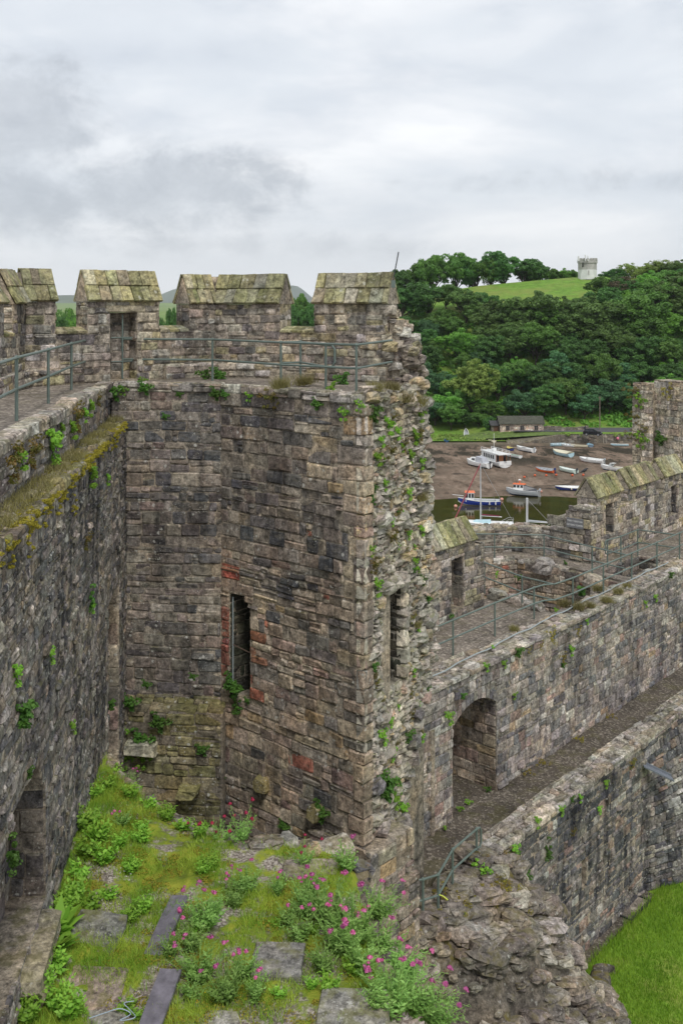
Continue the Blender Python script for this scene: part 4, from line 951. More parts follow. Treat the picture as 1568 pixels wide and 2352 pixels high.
o = WO('road', [(40, 234.5, -29.78), (60, 233.2, -29.78), (160, 233.0, -29.78), (160, 241.5, -29.72), (60, 241.0, -29.72), (44, 239, -29.74)], [(0, 1, 2, 3, 4, 5)], simple('asphalt', (0.075, 0.075, 0.078), 0.85, 0, 3.0, 0.2)); props(o, kind='structure')

# ------------------------------------------------------------------ foliage prototypes
def leaf_cloud(centers, radii, per, size, nr, flat=0.75, tint_c=None, elong=1.5):
    """numpy quads spread over the outer shell of many clumps"""
    C = np.repeat(np.asarray(centers), per, axis=0); Rr = np.repeat(np.asarray(radii), per); N = len(C)
    d = nr.normal(size=(N, 3)); d[:, 2] = d[:, 2] * 0.8 + 0.25; d /= np.linalg.norm(d, axis=1)[:, None]
    rad = Rr * (0.55 + 0.5 * nr.random(N) ** 0.5)
    P = C + d * rad[:, None] * np.array([1, 1, flat])
    nn = d * 0.75 + nr.normal(size=(N, 3)) * 0.55; nn[:, 2] += 0.35; nn /= np.linalg.norm(nn, axis=1)[:, None]
    a = np.cross(nn, nr.normal(size=(N, 3))); a /= np.linalg.norm(a, axis=1)[:, None]; bb = np.cross(nn, a)
    s = size * (0.6 + 0.8 * nr.random(N)); sa = (s * elong / 2)[:, None]; sb = (s / 2)[:, None]
    V = np.stack([P - a * sa, P + bb * sb * 0.9 - a * sa * 0.1, P + a * sa, P - bb * sb * 0.9 + a * sa * 0.1], axis=1).reshape(-1, 3)
    Fc = np.arange(N * 4).reshape(-1, 4)
    tc = np.repeat(tint_c if tint_c is not None else nr.random(len(centers)), per)
    tt = np.clip(tc * 0.6 + 0.4 * nr.random(N), 0, 1)
    cols = np.repeat(np.stack([tt, tt, tt], 1), 4, axis=0)
    return V, Fc, cols
def make_tree(name, seed, lm, n_cl=60, per=150, leaf=0.028, crown=(0.5, 0.5, 0.42), cz=0.5, cl_r=0.115, airy=0.0, trunk_r=0.022, cone=0.0):
    """tree one unit tall and about one unit wide, to be scaled; parts: trunk, crown"""
    nr = np.random.default_rng(seed); root = thing(name, 'tree', 'tree')
    cs = []; rs = []; tn = []; n_lobe = max(5, int(n_cl / 6)); lobes = []
    while len(lobes) < n_lobe:
        d = nr.normal(size=3); d /= np.linalg.norm(d)
        if d[2] < -0.6: continue
        k = nr.uniform(0.3, 0.72) if not airy else nr.uniform(0.3, 0.85)
        p = d * np.array(crown) * k * (0.9 + 0.35 * mnoise.noise((d[0] * 1.7 + seed, d[1] * 1.7, d[2] * 1.7)))
        if cone: p[:2] *= 1.0 - cone * (p[2] / crown[2] * 0.5 + 0.5)
        lobes.append((p, nr.uniform(0.15, 0.25) * (1 - 0.35 * cone), nr.random()))
    while len(cs) < n_cl * 2:
        p, lr, tone = lobes[nr.integers(len(lobes))]; d = nr.normal(size=3); d[2] += 0.25; d /= np.linalg.norm(d); q = p + d * lr * nr.uniform(0.6, 1.0) * np.array([1, 1, 0.8])
        if q[2] < -crown[2] * 1.05: continue
        cs.append(q + np.array([0, 0, cz])); rs.append(cl_r * nr.uniform(0.45, 0.8)); tn.append(np.clip(tone * 0.5 + 0.5 * nr.random(), 0, 1))
    n_cl = len(cs); per = int(per * 0.5); leaf = leaf * 0.9; tn = np.array(tn)
    V, Fc, cols = leaf_cloud(cs, rs, per, leaf, nr, tint_c=tn)
    t = MB(); lean = nr.normal(size=2) * 0.03
    fork = Vector((lean[0], lean[1], cz - crown[2] * 0.75))
    t.tube([(0, 0, -0.06), (lean[0] * 0.3, lean[1] * 0.3, 0.08), fork], trunk_r, 7, r1=trunk_r * 0.75)
    for q in nr.choice(n_cl, min(n_cl, 14), replace=False):
        e = Vector(cs[q]); m = fork.lerp(e, 0.5) + Vector((0, 0, -0.02))
        t.tube([fork, m, e], trunk_r * 0.5, 5, r1=trunk_r * 0.12)
    t.lo('trunk', M['bark'], root)
    c = LO('crown', V, Fc, lm, root, cols)
    return root
G = lambda *c: c
M['lf_dark'] = leaf_mat('leaf_dark', (0.043, 0.116, 0.029), (0.128, 0.268, 0.061))
M['lf_mid'] = leaf_mat('leaf_mid', (0.067, 0.159, 0.029), (0.183, 0.336, 0.067))
M['lf_blue'] = leaf_mat('leaf_bluish', (0.044, 0.127, 0.052), (0.133, 0.275, 0.106))
M['lf_yel'] = leaf_mat('leaf_yellowish', (0.150, 0.239, 0.044), (0.318, 0.425, 0.098))
M['lf_bright'] = leaf_mat('leaf_bright', (0.079, 0.212, 0.028), (0.212, 0.425, 0.062))
M['lf_olive'] = leaf_mat('leaf_olive', (0.076, 0.144, 0.037), (0.183, 0.287, 0.073))
M['lf_pine'] = leaf_mat('pine_needles', (0.088, 0.079, 0.039), (0.212, 0.168, 0.098))
PRT = {
 'dark': make_tree('broadleaf_tree', 1, M['lf_dark'], 62, 230),
 'mid': make_tree('broadleaf_tree', 2, M['lf_mid'], 62, 230),
 'blue': make_tree('broadleaf_tree', 3, M['lf_blue'], 56, 230, crown=(0.5, 0.5, 0.42), cz=0.5),
 'yel': make_tree('broadleaf_tree', 4, M['lf_yel'], 80, 150, crown=(0.5, 0.5, 0.43), cz=0.5, cl_r=0.09, leaf=0.026),
 'bright': make_tree('broadleaf_tree', 5, M['lf_bright'], 54, 240, cl_r=0.125),
 'olive': make_tree('oak_tree', 6, M['lf_olive'], 64, 190, cl_r=0.1, airy=0.3),
 'airy': make_tree('ash_tree', 7, M['lf_yel'], 34, 90, cl_r=0.09, airy=0.6, leaf=0.024),
 'pine': make_tree('pine_tree', 8, M['lf_pine'], 44, 130, crown=(0.5, 0.5, 0.3), cz=0.66, cl_r=0.1, leaf=0.02),
 'cone': make_tree('conifer_tree', 9, M['lf_blue'], 60, 140, crown=(0.42, 0.42, 0.5), cz=0.5, cone=0.55, leaf=0.022),
}
for r in PRT.values(): r['proto'] = 1
T_WORD = {'dark': 'dark green broadleaf tree', 'mid': 'mid green broadleaf tree', 'blue': 'bluish green broadleaf tree', 'yel': 'pale yellow-green tree', 'bright': 'bright green broadleaf tree', 'olive': 'olive green oak', 'airy': 'thin-leaved open tree', 'pine': 'reddish-brown pine tree', 'cone': 'dark pointed conifer'}
TREES = []
def zx(x): return 955.5 + 0.3906 * x
def zy(y): return 551.2 + 0.3906 * y
rows = {
 345: ('on the skyline left of the white folly tower', [(-60, 150, 150, 'dark'), (20, 120, 130, 'mid'), (100, 72, 160, 'mid'), (230, 60, 180, 'mid'), (345, 75, 160, 'dark'), (440, 85, 140, 'mid'), (510, 45, 200, 'dark'), (640, 88, 180, 'dark'), (725, 148, 100, 'mid'), (800, 160, 90, 'mid'), (865, 160, 90, 'bright'), (915, 168, 70, 'mid')]),
 338: ('on the skyline right of the white folly tower', [(1180, 160, 130, 'dark'), (1290, 100, 150, 'airy'), (1420, 75, 190, 'airy'), (1530, 108, 170, 'olive'), (1640, 120, 170, 'dark'), (1390, 178, 200, 'yel')]),
 316: ('near the top of the wooded slope', [(70, 228, 240, 'dark'), (290, 272, 230, 'olive'), (470, 345, 190, 'olive'), (700, 285, 300, 'olive'), (1010, 315, 280, 'olive'), (1180, 195, 210, 'pine'), (1080, 252, 230, 'dark'), (1330, 280, 300, 'mid'), (1480, 232, 240, 'olive'), (1590, 200, 220, 'mid'), (-80, 260, 230, 'dark'), (1280, 205, 210, 'dark'), (1400, 215, 230, 'mid'), (1545, 175, 220, 'olive'), (1240, 265, 200, 'bright'), (960, 330, 200, 'mid'), (180, 250, 170, 'mid'), (390, 290, 170, 'dark'), (840, 320, 200, 'olive'), (1090, 205, 170, 'mid'), (1150, 190, 180, 'dark'), (1340, 165, 200, 'bright'), (1460, 165, 200, 'mid'), (1640, 150, 200, 'dark')]),
 298: ('halfway up the wooded slope', [(60, 460, 190, 'cone'), (200, 440, 170, 'mid'), (420, 400, 220, 'olive'), (590, 370, 260, 'olive'), (760, 360, 240, 'mid'), (900, 395, 220, 'olive'), (1060, 370, 260, 'olive'), (1220, 350, 240, 'mid'), (1350, 420, 240, 'mid'), (1470, 385, 250, 'bright'), (1590, 430, 220, 'dark'), (-70, 430, 200, 'dark')]),
 280: ('in the lower wood above the mud', [(250, 505, 240, 'bright'), (420, 540, 220, 'dark'), (560, 470, 260, 'olive'), (700, 470, 260, 'mid'), (850, 560, 240, 'dark'), (1000, 560, 230, 'dark'), (1100, 490, 240, 'olive'), (1200, 520, 220, 'olive'), (1330, 540, 260, 'dark'), (1450, 560, 250, 'mid'), (1570, 560, 220, 'dark'), (80, 600, 200, 'dark'), (-60, 600, 200, 'dark')]),
 264: ('along the foot of the wood', [(40, 700, 190, 'blue'), (180, 760, 200, 'blue'), (480, 700, 220, 'dark'), (610, 690, 240, 'mid'), (720, 690, 240, 'dark'), (830, 630, 230, 'blue'), (960, 700, 220, 'dark'), (1090, 650, 230, 'mid'), (1190, 690, 240, 'blue'), (1310, 690, 240, 'dark'), (1440, 700, 240, 'dark'), (1560, 690, 200, 'bright'), (-80, 780, 200, 'dark')]),
 253: ('beside the road and boat shed', [(335, 688, 300, 'yel'), (140, 880, 210, 'bright'), (30, 880, 150, 'mid'), (420, 950, 170, 'mid'), (620, 865, 220, 'blue'), (760, 820, 220, 'dark'), (880, 800, 230, 'mid'), (980, 880, 190, 'blue'), (1130, 800, 230, 'blue'), (1240, 830, 190, 'blue'), (1330, 860, 180, 'dark'), (1460, 770, 210, 'bright'), (1570, 800, 200, 'mid')]),
 243: ('at the water edge left of the shed', [(-70, 950, 170, 'dark'), (20, 965, 150, 'bright'), (110, 925, 190, 'blue'), (205, 950, 170, 'mid'), (285, 1000, 150, 'dark'), (365, 1010, 130, 'mid'), (420, 1030, 80, 'dark')]),
}
used_lab = {}
def place_tree(kind, base, h, wid, where, group):
    r = copy_tree(PRT[kind]); 
    if 'proto' in r: del r['proto']
    r.location = base; r.scale = (wid * 1.14, wid * 1.14, h * 1.07); r.rotation_euler = (0, 0, random.uniform(0, 6.28))
    TREES.append((r, kind, where)); r['category'] = 'tree'; r['group'] = group
    return r
def span_word(i, n, items):
    return ['leftmost', 'second from left', 'third from left', 'fourth from left', 'fifth from left', 'sixth from left', 'seventh from left', 'eighth from left'][i]
for Yb, (where, lst) in rows.items():
    bykind = {}
    for (x, ytop, w, kind) in sorted(lst):
        Y = Yb + random.uniform(-4, 4); p = PY(zx(x), zy(ytop), Y); base = Vector((p.x, p.y, land(p.x, p.y) - 0.3))
        wid = w * 0.3906 * Y / F * 1.15
        while Yb < 330 and Y > 249 and p.z - base.z < 0.85 * wid:      # step down the slope until the trunk has room
            Y -= 1.0; p = PY(zx(x), zy(ytop), Y); base = Vector((p.x, p.y, land(p.x, p.y) - 0.3))
        if Yb > 330: base.z -= 3.0; wid *= 1.35
        h = max(p.z - base.z, wid * 0.5)
        r = place_tree(kind, base, h, wid, where, 'trees ' + where); bykind.setdefault(kind, []).append(r)
    for kind, rs in bykind.items():
        for i, r in enumerate(rs):
            r['label'] = T_WORD[kind] + ' ' + where if len(rs) == 1 else span_word(i, len(rs), rs) + ' ' + T_WORD[kind] + ' ' + where
# trees seen through the crenels and in the fields on the left
LT = [(152, 700, 60, 420, 'mid', 'seen through the left crenel beyond the battlement'), (140, 712, 50, 380, 'dark', 'seen low in the left crenel beyond the battlement'), (168, 706, 40, 400, 'bright', 'at the right of the left crenel view'), (387, 688, 38, 330, 'dark', 'standing alone in the crenel beside the slot merlon'),
      (690, 667, 44, 380, 'mid', 'in the crenel beside the last merlon'), (680, 690, 40, 350, 'dark', 'low in the crenel beside the last merlon'), (704, 690, 40, 340, 'dark', 'at the right of the crenel beside the last merlon'), (740, 680, 60, 360, 'mid', 'behind the last merlon'), (820, 660, 80, 350, 'dark', 'behind the ridge of the last merlon')]
for (x, yt, w, Y, kind, where) in LT:
    p = PY(x, yt, Y); base = Vector((p.x, p.y, land(p.x, p.y) - 0.3)); h = max(p.z - base.z, 5)
    r = place_tree(kind, base, h, max(w * Y / F * 1.3, 7), where, 'field trees'); r['label'] = T_WORD[kind] + ' ' + where
# the dense wood between them
YLIM = ([880, 1000, 1075, 1130, 1200, 1260, 1330, 1380, 1420, 1600], [645, 655, 668, 695, 672, 672, 690, 668, 640, 605])
nw = 0
while nw < 84:
    Y = random.uniform(249, 308); x = random.uniform(905, 1600) if nw < 60 else random.uniform(690, 915); X = (x - CX) / F * Y; zb = land(X, Y) - .3; h = random.uniform(7, 10); top = HY - (zb + h) / Y * F
    if top < np.interp(x, *YLIM) + 45: continue
    if Y < 256 and 1120 < x < 1270: h *= .6
    KND = random.choice(('dark', 'mid', 'blue', 'olive', 'bright', 'mid'))
    r = place_tree(KND, Vector((X, Y, zb)), h, h * random.uniform(.75, 1.1), 'wood', 'trees packed in the hillside wood')
    r['label'] = T_WORD[KND] + ' packed in the ' + ('lower' if top > 850 else 'middle' if top > 750 else 'upper') + ' wood ' + ('by the tower end' if x < 1050 else 'above the shed' if x < 1260 else 'above the car' if x < 1440 else 'behind the right tower'); nw += 1
# hedges across the fields
hedge_src = None
hm_V, hm_F, hm_C = leaf_cloud([(x, random.uniform(-.4, .4), 1.0 + random.uniform(-.3, .4)) for x in np.linspace(-20, 20, 40)], [1.1] * 40, 60, 0.5, np.random.default_rng(3))
hedge_me = make_mesh('hedge', hm_V, hm_F, M['lf_dark'], hm_C)
for i, (px, Y, rz, lab) in enumerate([(140, 620, 0.1, 'dark hedge across the fields in the left crenel view, nearest one'), (180, 900, -0.1, 'dark hedge across the fields in the left crenel view, farther one'), (390, 700, 0.05, 'dark hedge across the field behind the lone crenel tree'), (270, 560, 0.1, 'dark hedge seen low through the merlon slot')]):
    o = bpy.data.objects.new('hedge', hedge_me); COL.objects.link(o); X = (px - CX) / F * Y; o.location = (X, Y, land(X, Y)); o.rotation_euler = (0, 0, rz); o.scale = (Y / 500.0, 1.6, 1.8)
    props(o, lab, 'hedge', 'field hedges')
for r in PRT.values():
    for ch in list(r.children): bpy.data.objects.remove(ch)
    bpy.data.objects.remove(r)
# undergrowth on the bank behind the road
nr = np.random.default_rng(21); cs = []; rs_ = []
for _ in range(1300):
    X, Y = nr.uniform(-35, 118), nr.uniform(242.5, 300)
    if 18 < X < 46 and Y < 247: continue
    cs.append((X, Y, land(X, Y) + 0.2)); rs_.append(nr.uniform(0.8, 1.9))
V, Fc, cols = leaf_cloud(cs, rs_, 55, 0.55, nr, flat=0.6)
o = WO('undergrowth', V, Fc, M['lf_bright'], cols=cols); props(o, 'ivy and brambles covering the bank under the wood', 'undergrowth', kind='stuff')
cs = []; rs_ = []
for _ in range(260):
    X = nr.uniform(-8, 40); Y = nr.uniform(230.5, 239) - (2.5 if X < 20 else 0); cs.append((X, Y, max(land(X, Y), mudz(X, Y)) + 0.1)); rs_.append(nr.uniform(0.3, 0.8))
for _ in range(160):
    X = nr.uniform(50, 110); cs.append((X, nr.uniform(229.3, 232), -30.0 + nr.uniform(-.3, .1))); rs_.append(nr.uniform(0.3, 0.6) * (2.0 if 92 < X < 104 else 1))
V, Fc, cols = leaf_cloud(cs, rs_, 45, 0.3, nr, flat=0.7)
o = WO('shore_plants', V, Fc, M['lf_yel'], cols=cols); props(o, 'rough grass and weeds along the far shore', 'plants', kind='stuff')

# ------------------------------------------------------------------ boat shed, folly, car, person, pole
shed = thing('boat_shed', 'low stone boat shed with slate roof and three windows on the shore', 'shed', (36.5, 238, -31.6))
sx0, sx1, sy0, zb, ze, zr = PY(1148, 0, 236)[0], PY(1248, 0, 236)[0], 236.0, -31.7, -28.15, -26.7
M['shed'] = stone_mat('shed_rubble', 0.5, 0.2, 0.1, tinted=True, bump=0.8)
mb = MB(); mb.box(sx0, sx1, sy0, sy0 + 5, zb, ze, (0.3, 0.25, 0.21)); mb.add([(sx0, sy0, ze), (sx0, sy0 + 5, ze), (sx0, sy0 + 2.5, zr - .1), (sx1, sy0, ze), (sx1, sy0 + 5, ze), (sx1, sy0 + 2.5, zr - .1)], [(0, 2, 1), (3, 4, 5), (0, 3, 5, 2), (1, 2, 5, 4)], (0.3, 0.25, 0.21)); mb.wo('wall', M['shed'], shed, tint=True)
PAL['shed'] = [(3, (0.46, 0.38, 0.31)), (2, (0.42, 0.3, 0.24)), (2, (0.35, 0.29, 0.24)), (1.5, (0.52, 0.47, 0.41))]
wins = [sx0 + 1.35, sx0 + 4.75, sx0 + 8.1]
fsh = frame((sx0, sy0), (1, 0))
masonry(shed, fsh, 0, sx1 - sx0, zb, ze, 'shed', ops=[(w - sx0 - .05, w - sx0 + 0.95, -29.75, -28.6) for w in wins], hs=(0.25, 0.5), ws=(0.3, 0.8), dep=0.05, dj=0.04, ch=0.05, jit=0.05, mk='shed', split=0.1)
rf = MB()
for s in (0, 1):
    y0, y1 = (sy0 - 0.35, sy0 + 2.5) if s == 0 else (sy0 + 5.35, sy0 + 2.5)
    rf.add([(sx0 - 0.3, y0, ze - 0.12), (sx1 + 0.3, y0, ze - 0.12), (sx1 + 0.3, y1, zr), (sx0 - 0.3, y1, zr), (sx0 - 0.3, y0, ze + 0.03), (sx1 + 0.3, y0, ze + 0.03), (sx1 + 0.3, y1, zr + 0.15), (sx0 - 0.3, y1, zr + 0.15)], [(3, 2, 1, 0), (4, 5, 6, 7), (0, 1, 5, 4), (1, 2, 6, 5), (2, 3, 7, 6), (3, 0, 4, 7)])
rf.wo('roof', simple('old_slate', (0.062, 0.062, 0.045), 0.85, 0, 2.2, 0.45), shed)
M['glass_dark'] = simple('dark_glass', (0.02, 0.022, 0.025), 0.12)
M['brownwood'] = simple('brown_wood', (0.11, 0.055, 0.032), 0.7, 0, 4, 0.3)
M['framepaint'] = simple('window_paint', (0.22, 0.19, 0.17), 0.6)
for w in wins:
    f = MB(); f.box(w, w + 0.9, sy0 - 0.02, sy0 + 0.1, -29.7, -28.65); wo = f.wo('window', M['glass_dark'], shed)
    g_ = MB()
    for x in (w, w + 0.42, w + 0.82): g_.box(x, x + 0.07, sy0 - 0.06, sy0 - 0.02, -29.7, -28.65)
    for z in (-29.7, -29.2, -28.73): g_.box(w, w + 0.9, sy0 - 0.055, sy0 - 0.022, z, z + 0.07)
    g_.wo('window_bars', M['framepaint'], wo)
    s_ = MB(); s_.box(w - 0.1, w + 1.0, sy0 - 0.12, sy0 + 0.05, -29.82, -29.7); s_.wo('sill', M['brownwood'], wo)
lt = MB(); lt.box(sx0 - 1.9, sx0 - 0.02, sy0 + 0.8, sy0 + 4, -30.9, -28.7); lt.box(sx0 - 4.0, sx0 - 0.02, sy0 - 0.6, sy0 + 3, zb - 0.5, -30.6); lt.wo('porch', M['seawall'], shed)
lt = MB(); lt.hexa([(sx0 - 2.2, sy0 + 0.4, -28.75), (sx0, sy0 + 0.4, -28.75), (sx0, sy0 + 3, -27.9), (sx0 - 2.2, sy0 + 3, -27.9), (sx0 - 2.2, sy0 + 0.4, -28.6), (sx0, sy0 + 0.4, -28.6), (sx0, sy0 + 3, -27.75), (sx0 - 2.2, sy0 + 3, -27.75)]); lt.wo('porch_roof', simple('porch_slate', (0.05, 0.05, 0.05), 0.8, 0, 3, 0.3), shed)
lt = MB(); lt.box(sx0 - 1.35, sx0 - 0.25, sy0 + 0.7, sy0 + 0.8, -30.6, -28.75); lt.wo('door', M['brownwood'], shed)
finish_stones(shed, 180)
gw = thing('garden_wall', 'rubble garden wall running right from the boat shed', 'wall', (50, 236, -31))
pts = [(sx1 + 0.1, 236.3), (52, 235.6), (56, 236.2), (59, 238.0)]
tops = [-28.7, -29.0, -28.9, -29.3]
for i in range(3):
    a, c = pts[i], pts[i + 1]; fr_, l = line_frame(a, c); mb = MB(); mb.fbox(fr_, 0, l, -32, tops[i] - .1, -0.4, 0, (0.22, 0.19, 0.16)); mb.wo('wall_core', M['seawall'], gw)
    masonry(gw, fr_, 0, l, -31.6, tops[i], 'mound', hs=(0.25, 0.45), ws=(0.35, 0.8), dep=0.05, dj=0.05, jit=0.05, mk='moundstone')
finish_stones(gw, 120)
# folly tower
Yf = 332.0; pc = PY(1348.5, 632, Yf); rw = 21.0 * Yf / F
fol = thing('folly_tower', 'pale octagonal folly tower with battlements on the hilltop', 'tower', (pc.x, Yf, 9.6))
fgrey = simple('folly_render', (0.40, 0.385, 0.36), 0.85, 0, 0.7, 0.22); fwhite = simple('folly_whitewash', (0.68, 0.68, 0.66), 0.8, 0, 0.8, 0.1); fdark = simple('folly_dark', (0.03, 0.03, 0.03), 0.8)
def octa(mb, r, z0, z1, r2=None):
    V = [(pc.x + (r if k < 8 else (r2 or r)) * math.cos(R(22.5 + 45 * (k % 8) + 8)), Yf + (r if k < 8 else (r2 or r)) * math.sin(R(22.5 + 45 * (k % 8) + 8)), z0 if k < 8 else z1) for k in range(16)]
    mb.add(V, [tuple(range(7, -1, -1)), tuple(range(8, 16))] + [(k, (k + 1) % 8, 8 + (k + 1) % 8, 8 + k) for k in range(8)])
hz = lambda y: -(y - HY) / F * Yf
mb = MB(); octa(mb, rw, 8.5, hz(619)); mb.wo('lower_wall', fwhite, fol)
mb = MB(); octa(mb, rw, hz(619), hz(604)); mb.wo('upper_wall', fgrey, fol)
mb = MB(); octa(mb, rw * 1.08, hz(604), hz(597)); mb.wo('parapet', fgrey, fol)
for k in range(16):
    q0, q1 = R(22.5 * k + 5), R(22.5 * k + 18); r0, r1 = rw * 1.06, rw * 0.88; mb = MB()
    P = [(r0, q0), (r0, q1), (r1, q1), (r1, q0)]
    mb.hexa([(pc.x + r * math.cos(q), Yf + r * math.sin(q), z) for z in (hz(597), hz(593)) for (r, q) in P]); mb.wo('merlon', fgrey, fol)
for (x, y0, y1, w_, nm) in ((1338.5, 603, 613.5, 1.3, 'window'), (1351.5, 621, 631.5, 1.6, 'door')):
    c = PY(x, 0, Yf - rw * 1.0); mb = MB(); w_ = w_ * Yf / F * 0.7
    mb.box(c.x - w_, c.x + w_, Yf - rw * 1.02, Yf - rw * 0.8, hz(y1), hz(y0)); mb.wo(nm, fdark if nm == 'window' else fgrey, fol)
for (x, y0, y1) in ((1326.8, 590, 600), (1329, 588.5, 600), (1343.5, 586, 600), (1349.5, 588, 600)):
    c = PY(x, 0, Yf - rw * 1.1); mb = MB(); mb.box(c.x - .13, c.x + .13, Yf - rw * 1.15, Yf - rw * 1.05, hz(y1), hz(y0)); mb.box(c.x - .05, c.x + .05, Yf - rw * 1.1, Yf - rw * 0.9, hz(y1) + .2, hz(y1) + .35); mb.wo('antenna', fwhite, fol)
# car
M['black_paint'] = simple('black_car_paint', (0.012, 0.013, 0.018), 0.15, spec=0.6); M['tyre'] = simple('tyre_rubber', (0.015, 0.015, 0.015), 0.8); M['alloy'] = simple('alloy', (0.45, 0.45, 0.46), 0.35, 0.8)
cp = PZ(1361, 1000.5, -29.78)
car = thing('parked_car', 'black hatchback parked on the shore road beside the quay wall', 'car', (cp.x, cp.y, -29.77), R(-24))
def prof(pts, w, name, mat, wtop=None, zlim=None):
    mb = MB(); n = len(pts); zs = [p[1] for p in pts]; zm, zx_ = min(zs), max(zs)
    hw_ = lambda z: w / 2 * (1 - (0.0 if wtop is None else (1 - wtop / w) * max(0, (z - 0.75) / (zx_ - 0.75))))
    V = [(x, -hw_(z), z) for x, z in pts] + [(x, hw_(z), z) for x, z in pts]
    mb.add(V, [tuple(range(n - 1, -1, -1)), tuple(range(n, 2 * n))] + [(i, (i + 1) % n, n + (i + 1) % n, n + i) for i in range(n)]); return mb.lo(name, mat, car)
prof([(-2.05, 0.3), (-2.1, 0.55), (-2.02, 0.95), (-1.75, 1.05), (0.75, 0.98), (1.6, 0.85), (2.0, 0.68), (2.1, 0.45), (2.05, 0.25)], 1.75, 'body', M['black_paint'])
prof([(-1.98, 0.98), (-1.65, 1.4), (-1.0, 1.47), (0.0, 1.42), (0.9, 0.95)], 1.6, 'cabin', M['black_paint'], 1.2)
for s in (-1, 1):
    mb = MB(); yy = s * 0.775; yt = s * 0.66
    for (xa, xb, xc, xd) in ((-1.45, -0.5, -0.52, -1.3), (-0.42, 0.6, -0.02, -0.44)):
        mb.add([(xa, yy, 1.02), (xb, yy, 1.0), (xc, yt, 1.36), (xd, yt, 1.37)], [(0, 1, 2, 3) if s < 0 else (3, 2, 1, 0)])
    mb.lo('side_window', M['glass_dark'], car)
    for x in (-1.3, 1.3):
        mb = MB(); mb.tube([(x, s * 0.62, 0.32), (x, s * 0.88, 0.32)], 0.32, 14); w_ = mb.lo('wheel', M['tyre'], car)
        mb = MB(); mb.tube([(x, s * 0.86, 0.32), (x, s * 0.9, 0.32)], 0.21, 10); mb.lo('rim', M['alloy'], w_)
    mb = MB(); mb.box(-2.09, -1.9, s * 0.55 - 0.15, s * 0.55 + 0.15, 0.78, 0.95); mb.lo('tail_light', simple('tail_red', (0.3, 0.02, 0.02), 0.3), car)
    mb = MB(); mb.box(1.75, 1.98, s * 0.6 - 0.17, s * 0.6 + 0.17, 0.66, 0.78); mb.lo('headlight', M['alloy'], car)
mb = MB(); mb.add([(-2.0, -0.55, 1.03), (-2.0, 0.55, 1.03), (-1.7, 0.5, 1.38), (-1.7, -0.5, 1.38)], [(0, 3, 2, 1)]); mb.lo('rear_window', M['glass_dark'], car)
mb = MB(); mb.box(-2.12, -2.09, -0.26, 0.26, 0.6, 0.72); mb.lo('number_plate', simple('plate_yellow', (0.6, 0.45, 0.05), 0.5), car)
# person behind the car: one continuous skinned body
pp = PZ(1346, 996, -29.78)
per = thing('person', 'person in dark clothes standing behind the black car', 'person', (pp.x, pp.y + 1.2, -29.77), R(160))
joints = [((0, 0, 0.93), .15), ((0, 0, 1.2), .14), ((0, 0, 1.42), .16), ((0, 0, 1.52), .06), ((0, 0.01, 1.66), .1), ((.1, 0, 0.85), .09), ((.11, 0.02, 0.48), .065), ((.11, -.01, 0.06), .045), ((.11, .12, 0.03), .04), ((-.1, 0, 0.85), .09), ((-.11, 0.02, 0.48), .065), ((-.11, -.01, 0.06), .045), ((-.11, .12, 0.03), .04), ((.2, 0, 1.4), .06), ((.25, 0.02, 1.13), .045), ((.22, .18, 0.95), .035), ((-.2, 0, 1.4), .06), ((-.25, 0.02, 1.13), .045), ((-.22, .18, 0.95), .035)]
ed = [(0, 1), (1, 2), (2, 3), (3, 4), (0, 5), (5, 6), (6, 7), (7, 8), (0, 9), (9, 10), (10, 11), (11, 12), (2, 13), (13, 14), (14, 15), (2, 16), (16, 17), (17, 18)]
me = bpy.data.meshes.new('body'); me.from_pydata([j[0] for j in joints], ed, []); ob = bpy.data.objects.new('body', me); COL.objects.link(ob)
md = ob.modifiers.new('skin', 'SKIN'); ob.modifiers.new('sub', 'SUBSURF').levels = 1
for i, j in enumerate(joints): me.skin_vertices[0].data[i].radius = (j[1], j[1])
me.skin_vertices[0].data[0].use_root = True
bpy.context.view_layer.update(); me2 = bpy.data.meshes.new_from_object(ob.evaluated_get(bpy.context.evaluated_depsgraph_get())); bpy.data.objects.remove(ob)
me2.materials.append(simple('dark_clothes', (0.025, 0.03, 0.045), 0.8)); me2.materials.append(simple('skin', (0.45, 0.27, 0.2), 0.6))
for pl in me2.polygons: pl.material_index = 1 if pl.center.z > 1.55 else 0
ob = bpy.data.objects.new('body', me2); COL.objects.link(ob); ob.parent = per
mb = MB(); mb.ball((0, -0.02, 1.7), 0.115, 8, 5); mb.lo('hair', simple('dark_hair', (0.03, 0.02, 0.015), 0.6), per)
# telegraph pole
tp = PZ(1377, 986, -29.7)
o = thing('telegraph_pole', 'bare wooden telegraph pole standing on the bank behind the car', 'pole', (tp.x, tp.y, land(tp.x, tp.y)))
mb = MB(); mb.tube([(0, 0, -0.5), (0, 0, 8.0)], 0.13, 8, r1=0.09); mb.lo('post', simple('pole_wood', (0.2, 0.15, 0.12), 0.85, 0, 2, 0.2), o)
mb = MB(); mb.box(-0.5, 0.5, -0.05, 0.05, 7.6, 7.7); mb.lo('crossarm', M['brownwood'], o)
# ladder on the quay wall
lp = PY(1387, 1010, 229.2); o = thing('quay_ladder', 'pale wooden ladder leaning on the quay wall', 'ladder', (lp.x, 229.0, -31.9))
for s in (-0.3, 0.3): mb = MB(); mb.tube([(s, -0.5, 0), (s, 0.25, 2.1)], 0.05, 6); mb.lo('rail', simple('pale_wood', (0.4, 0.36, 0.29), 0.8), o)
for i in range(6): mb = MB(); k = (i + .5) / 6; mb.tube([(-.3, -0.5 + .75 * k, 2.1 * k), (.3, -0.5 + .75 * k, 2.1 * k)], 0.035, 6); mb.lo('rung', M['framepaint'], o)
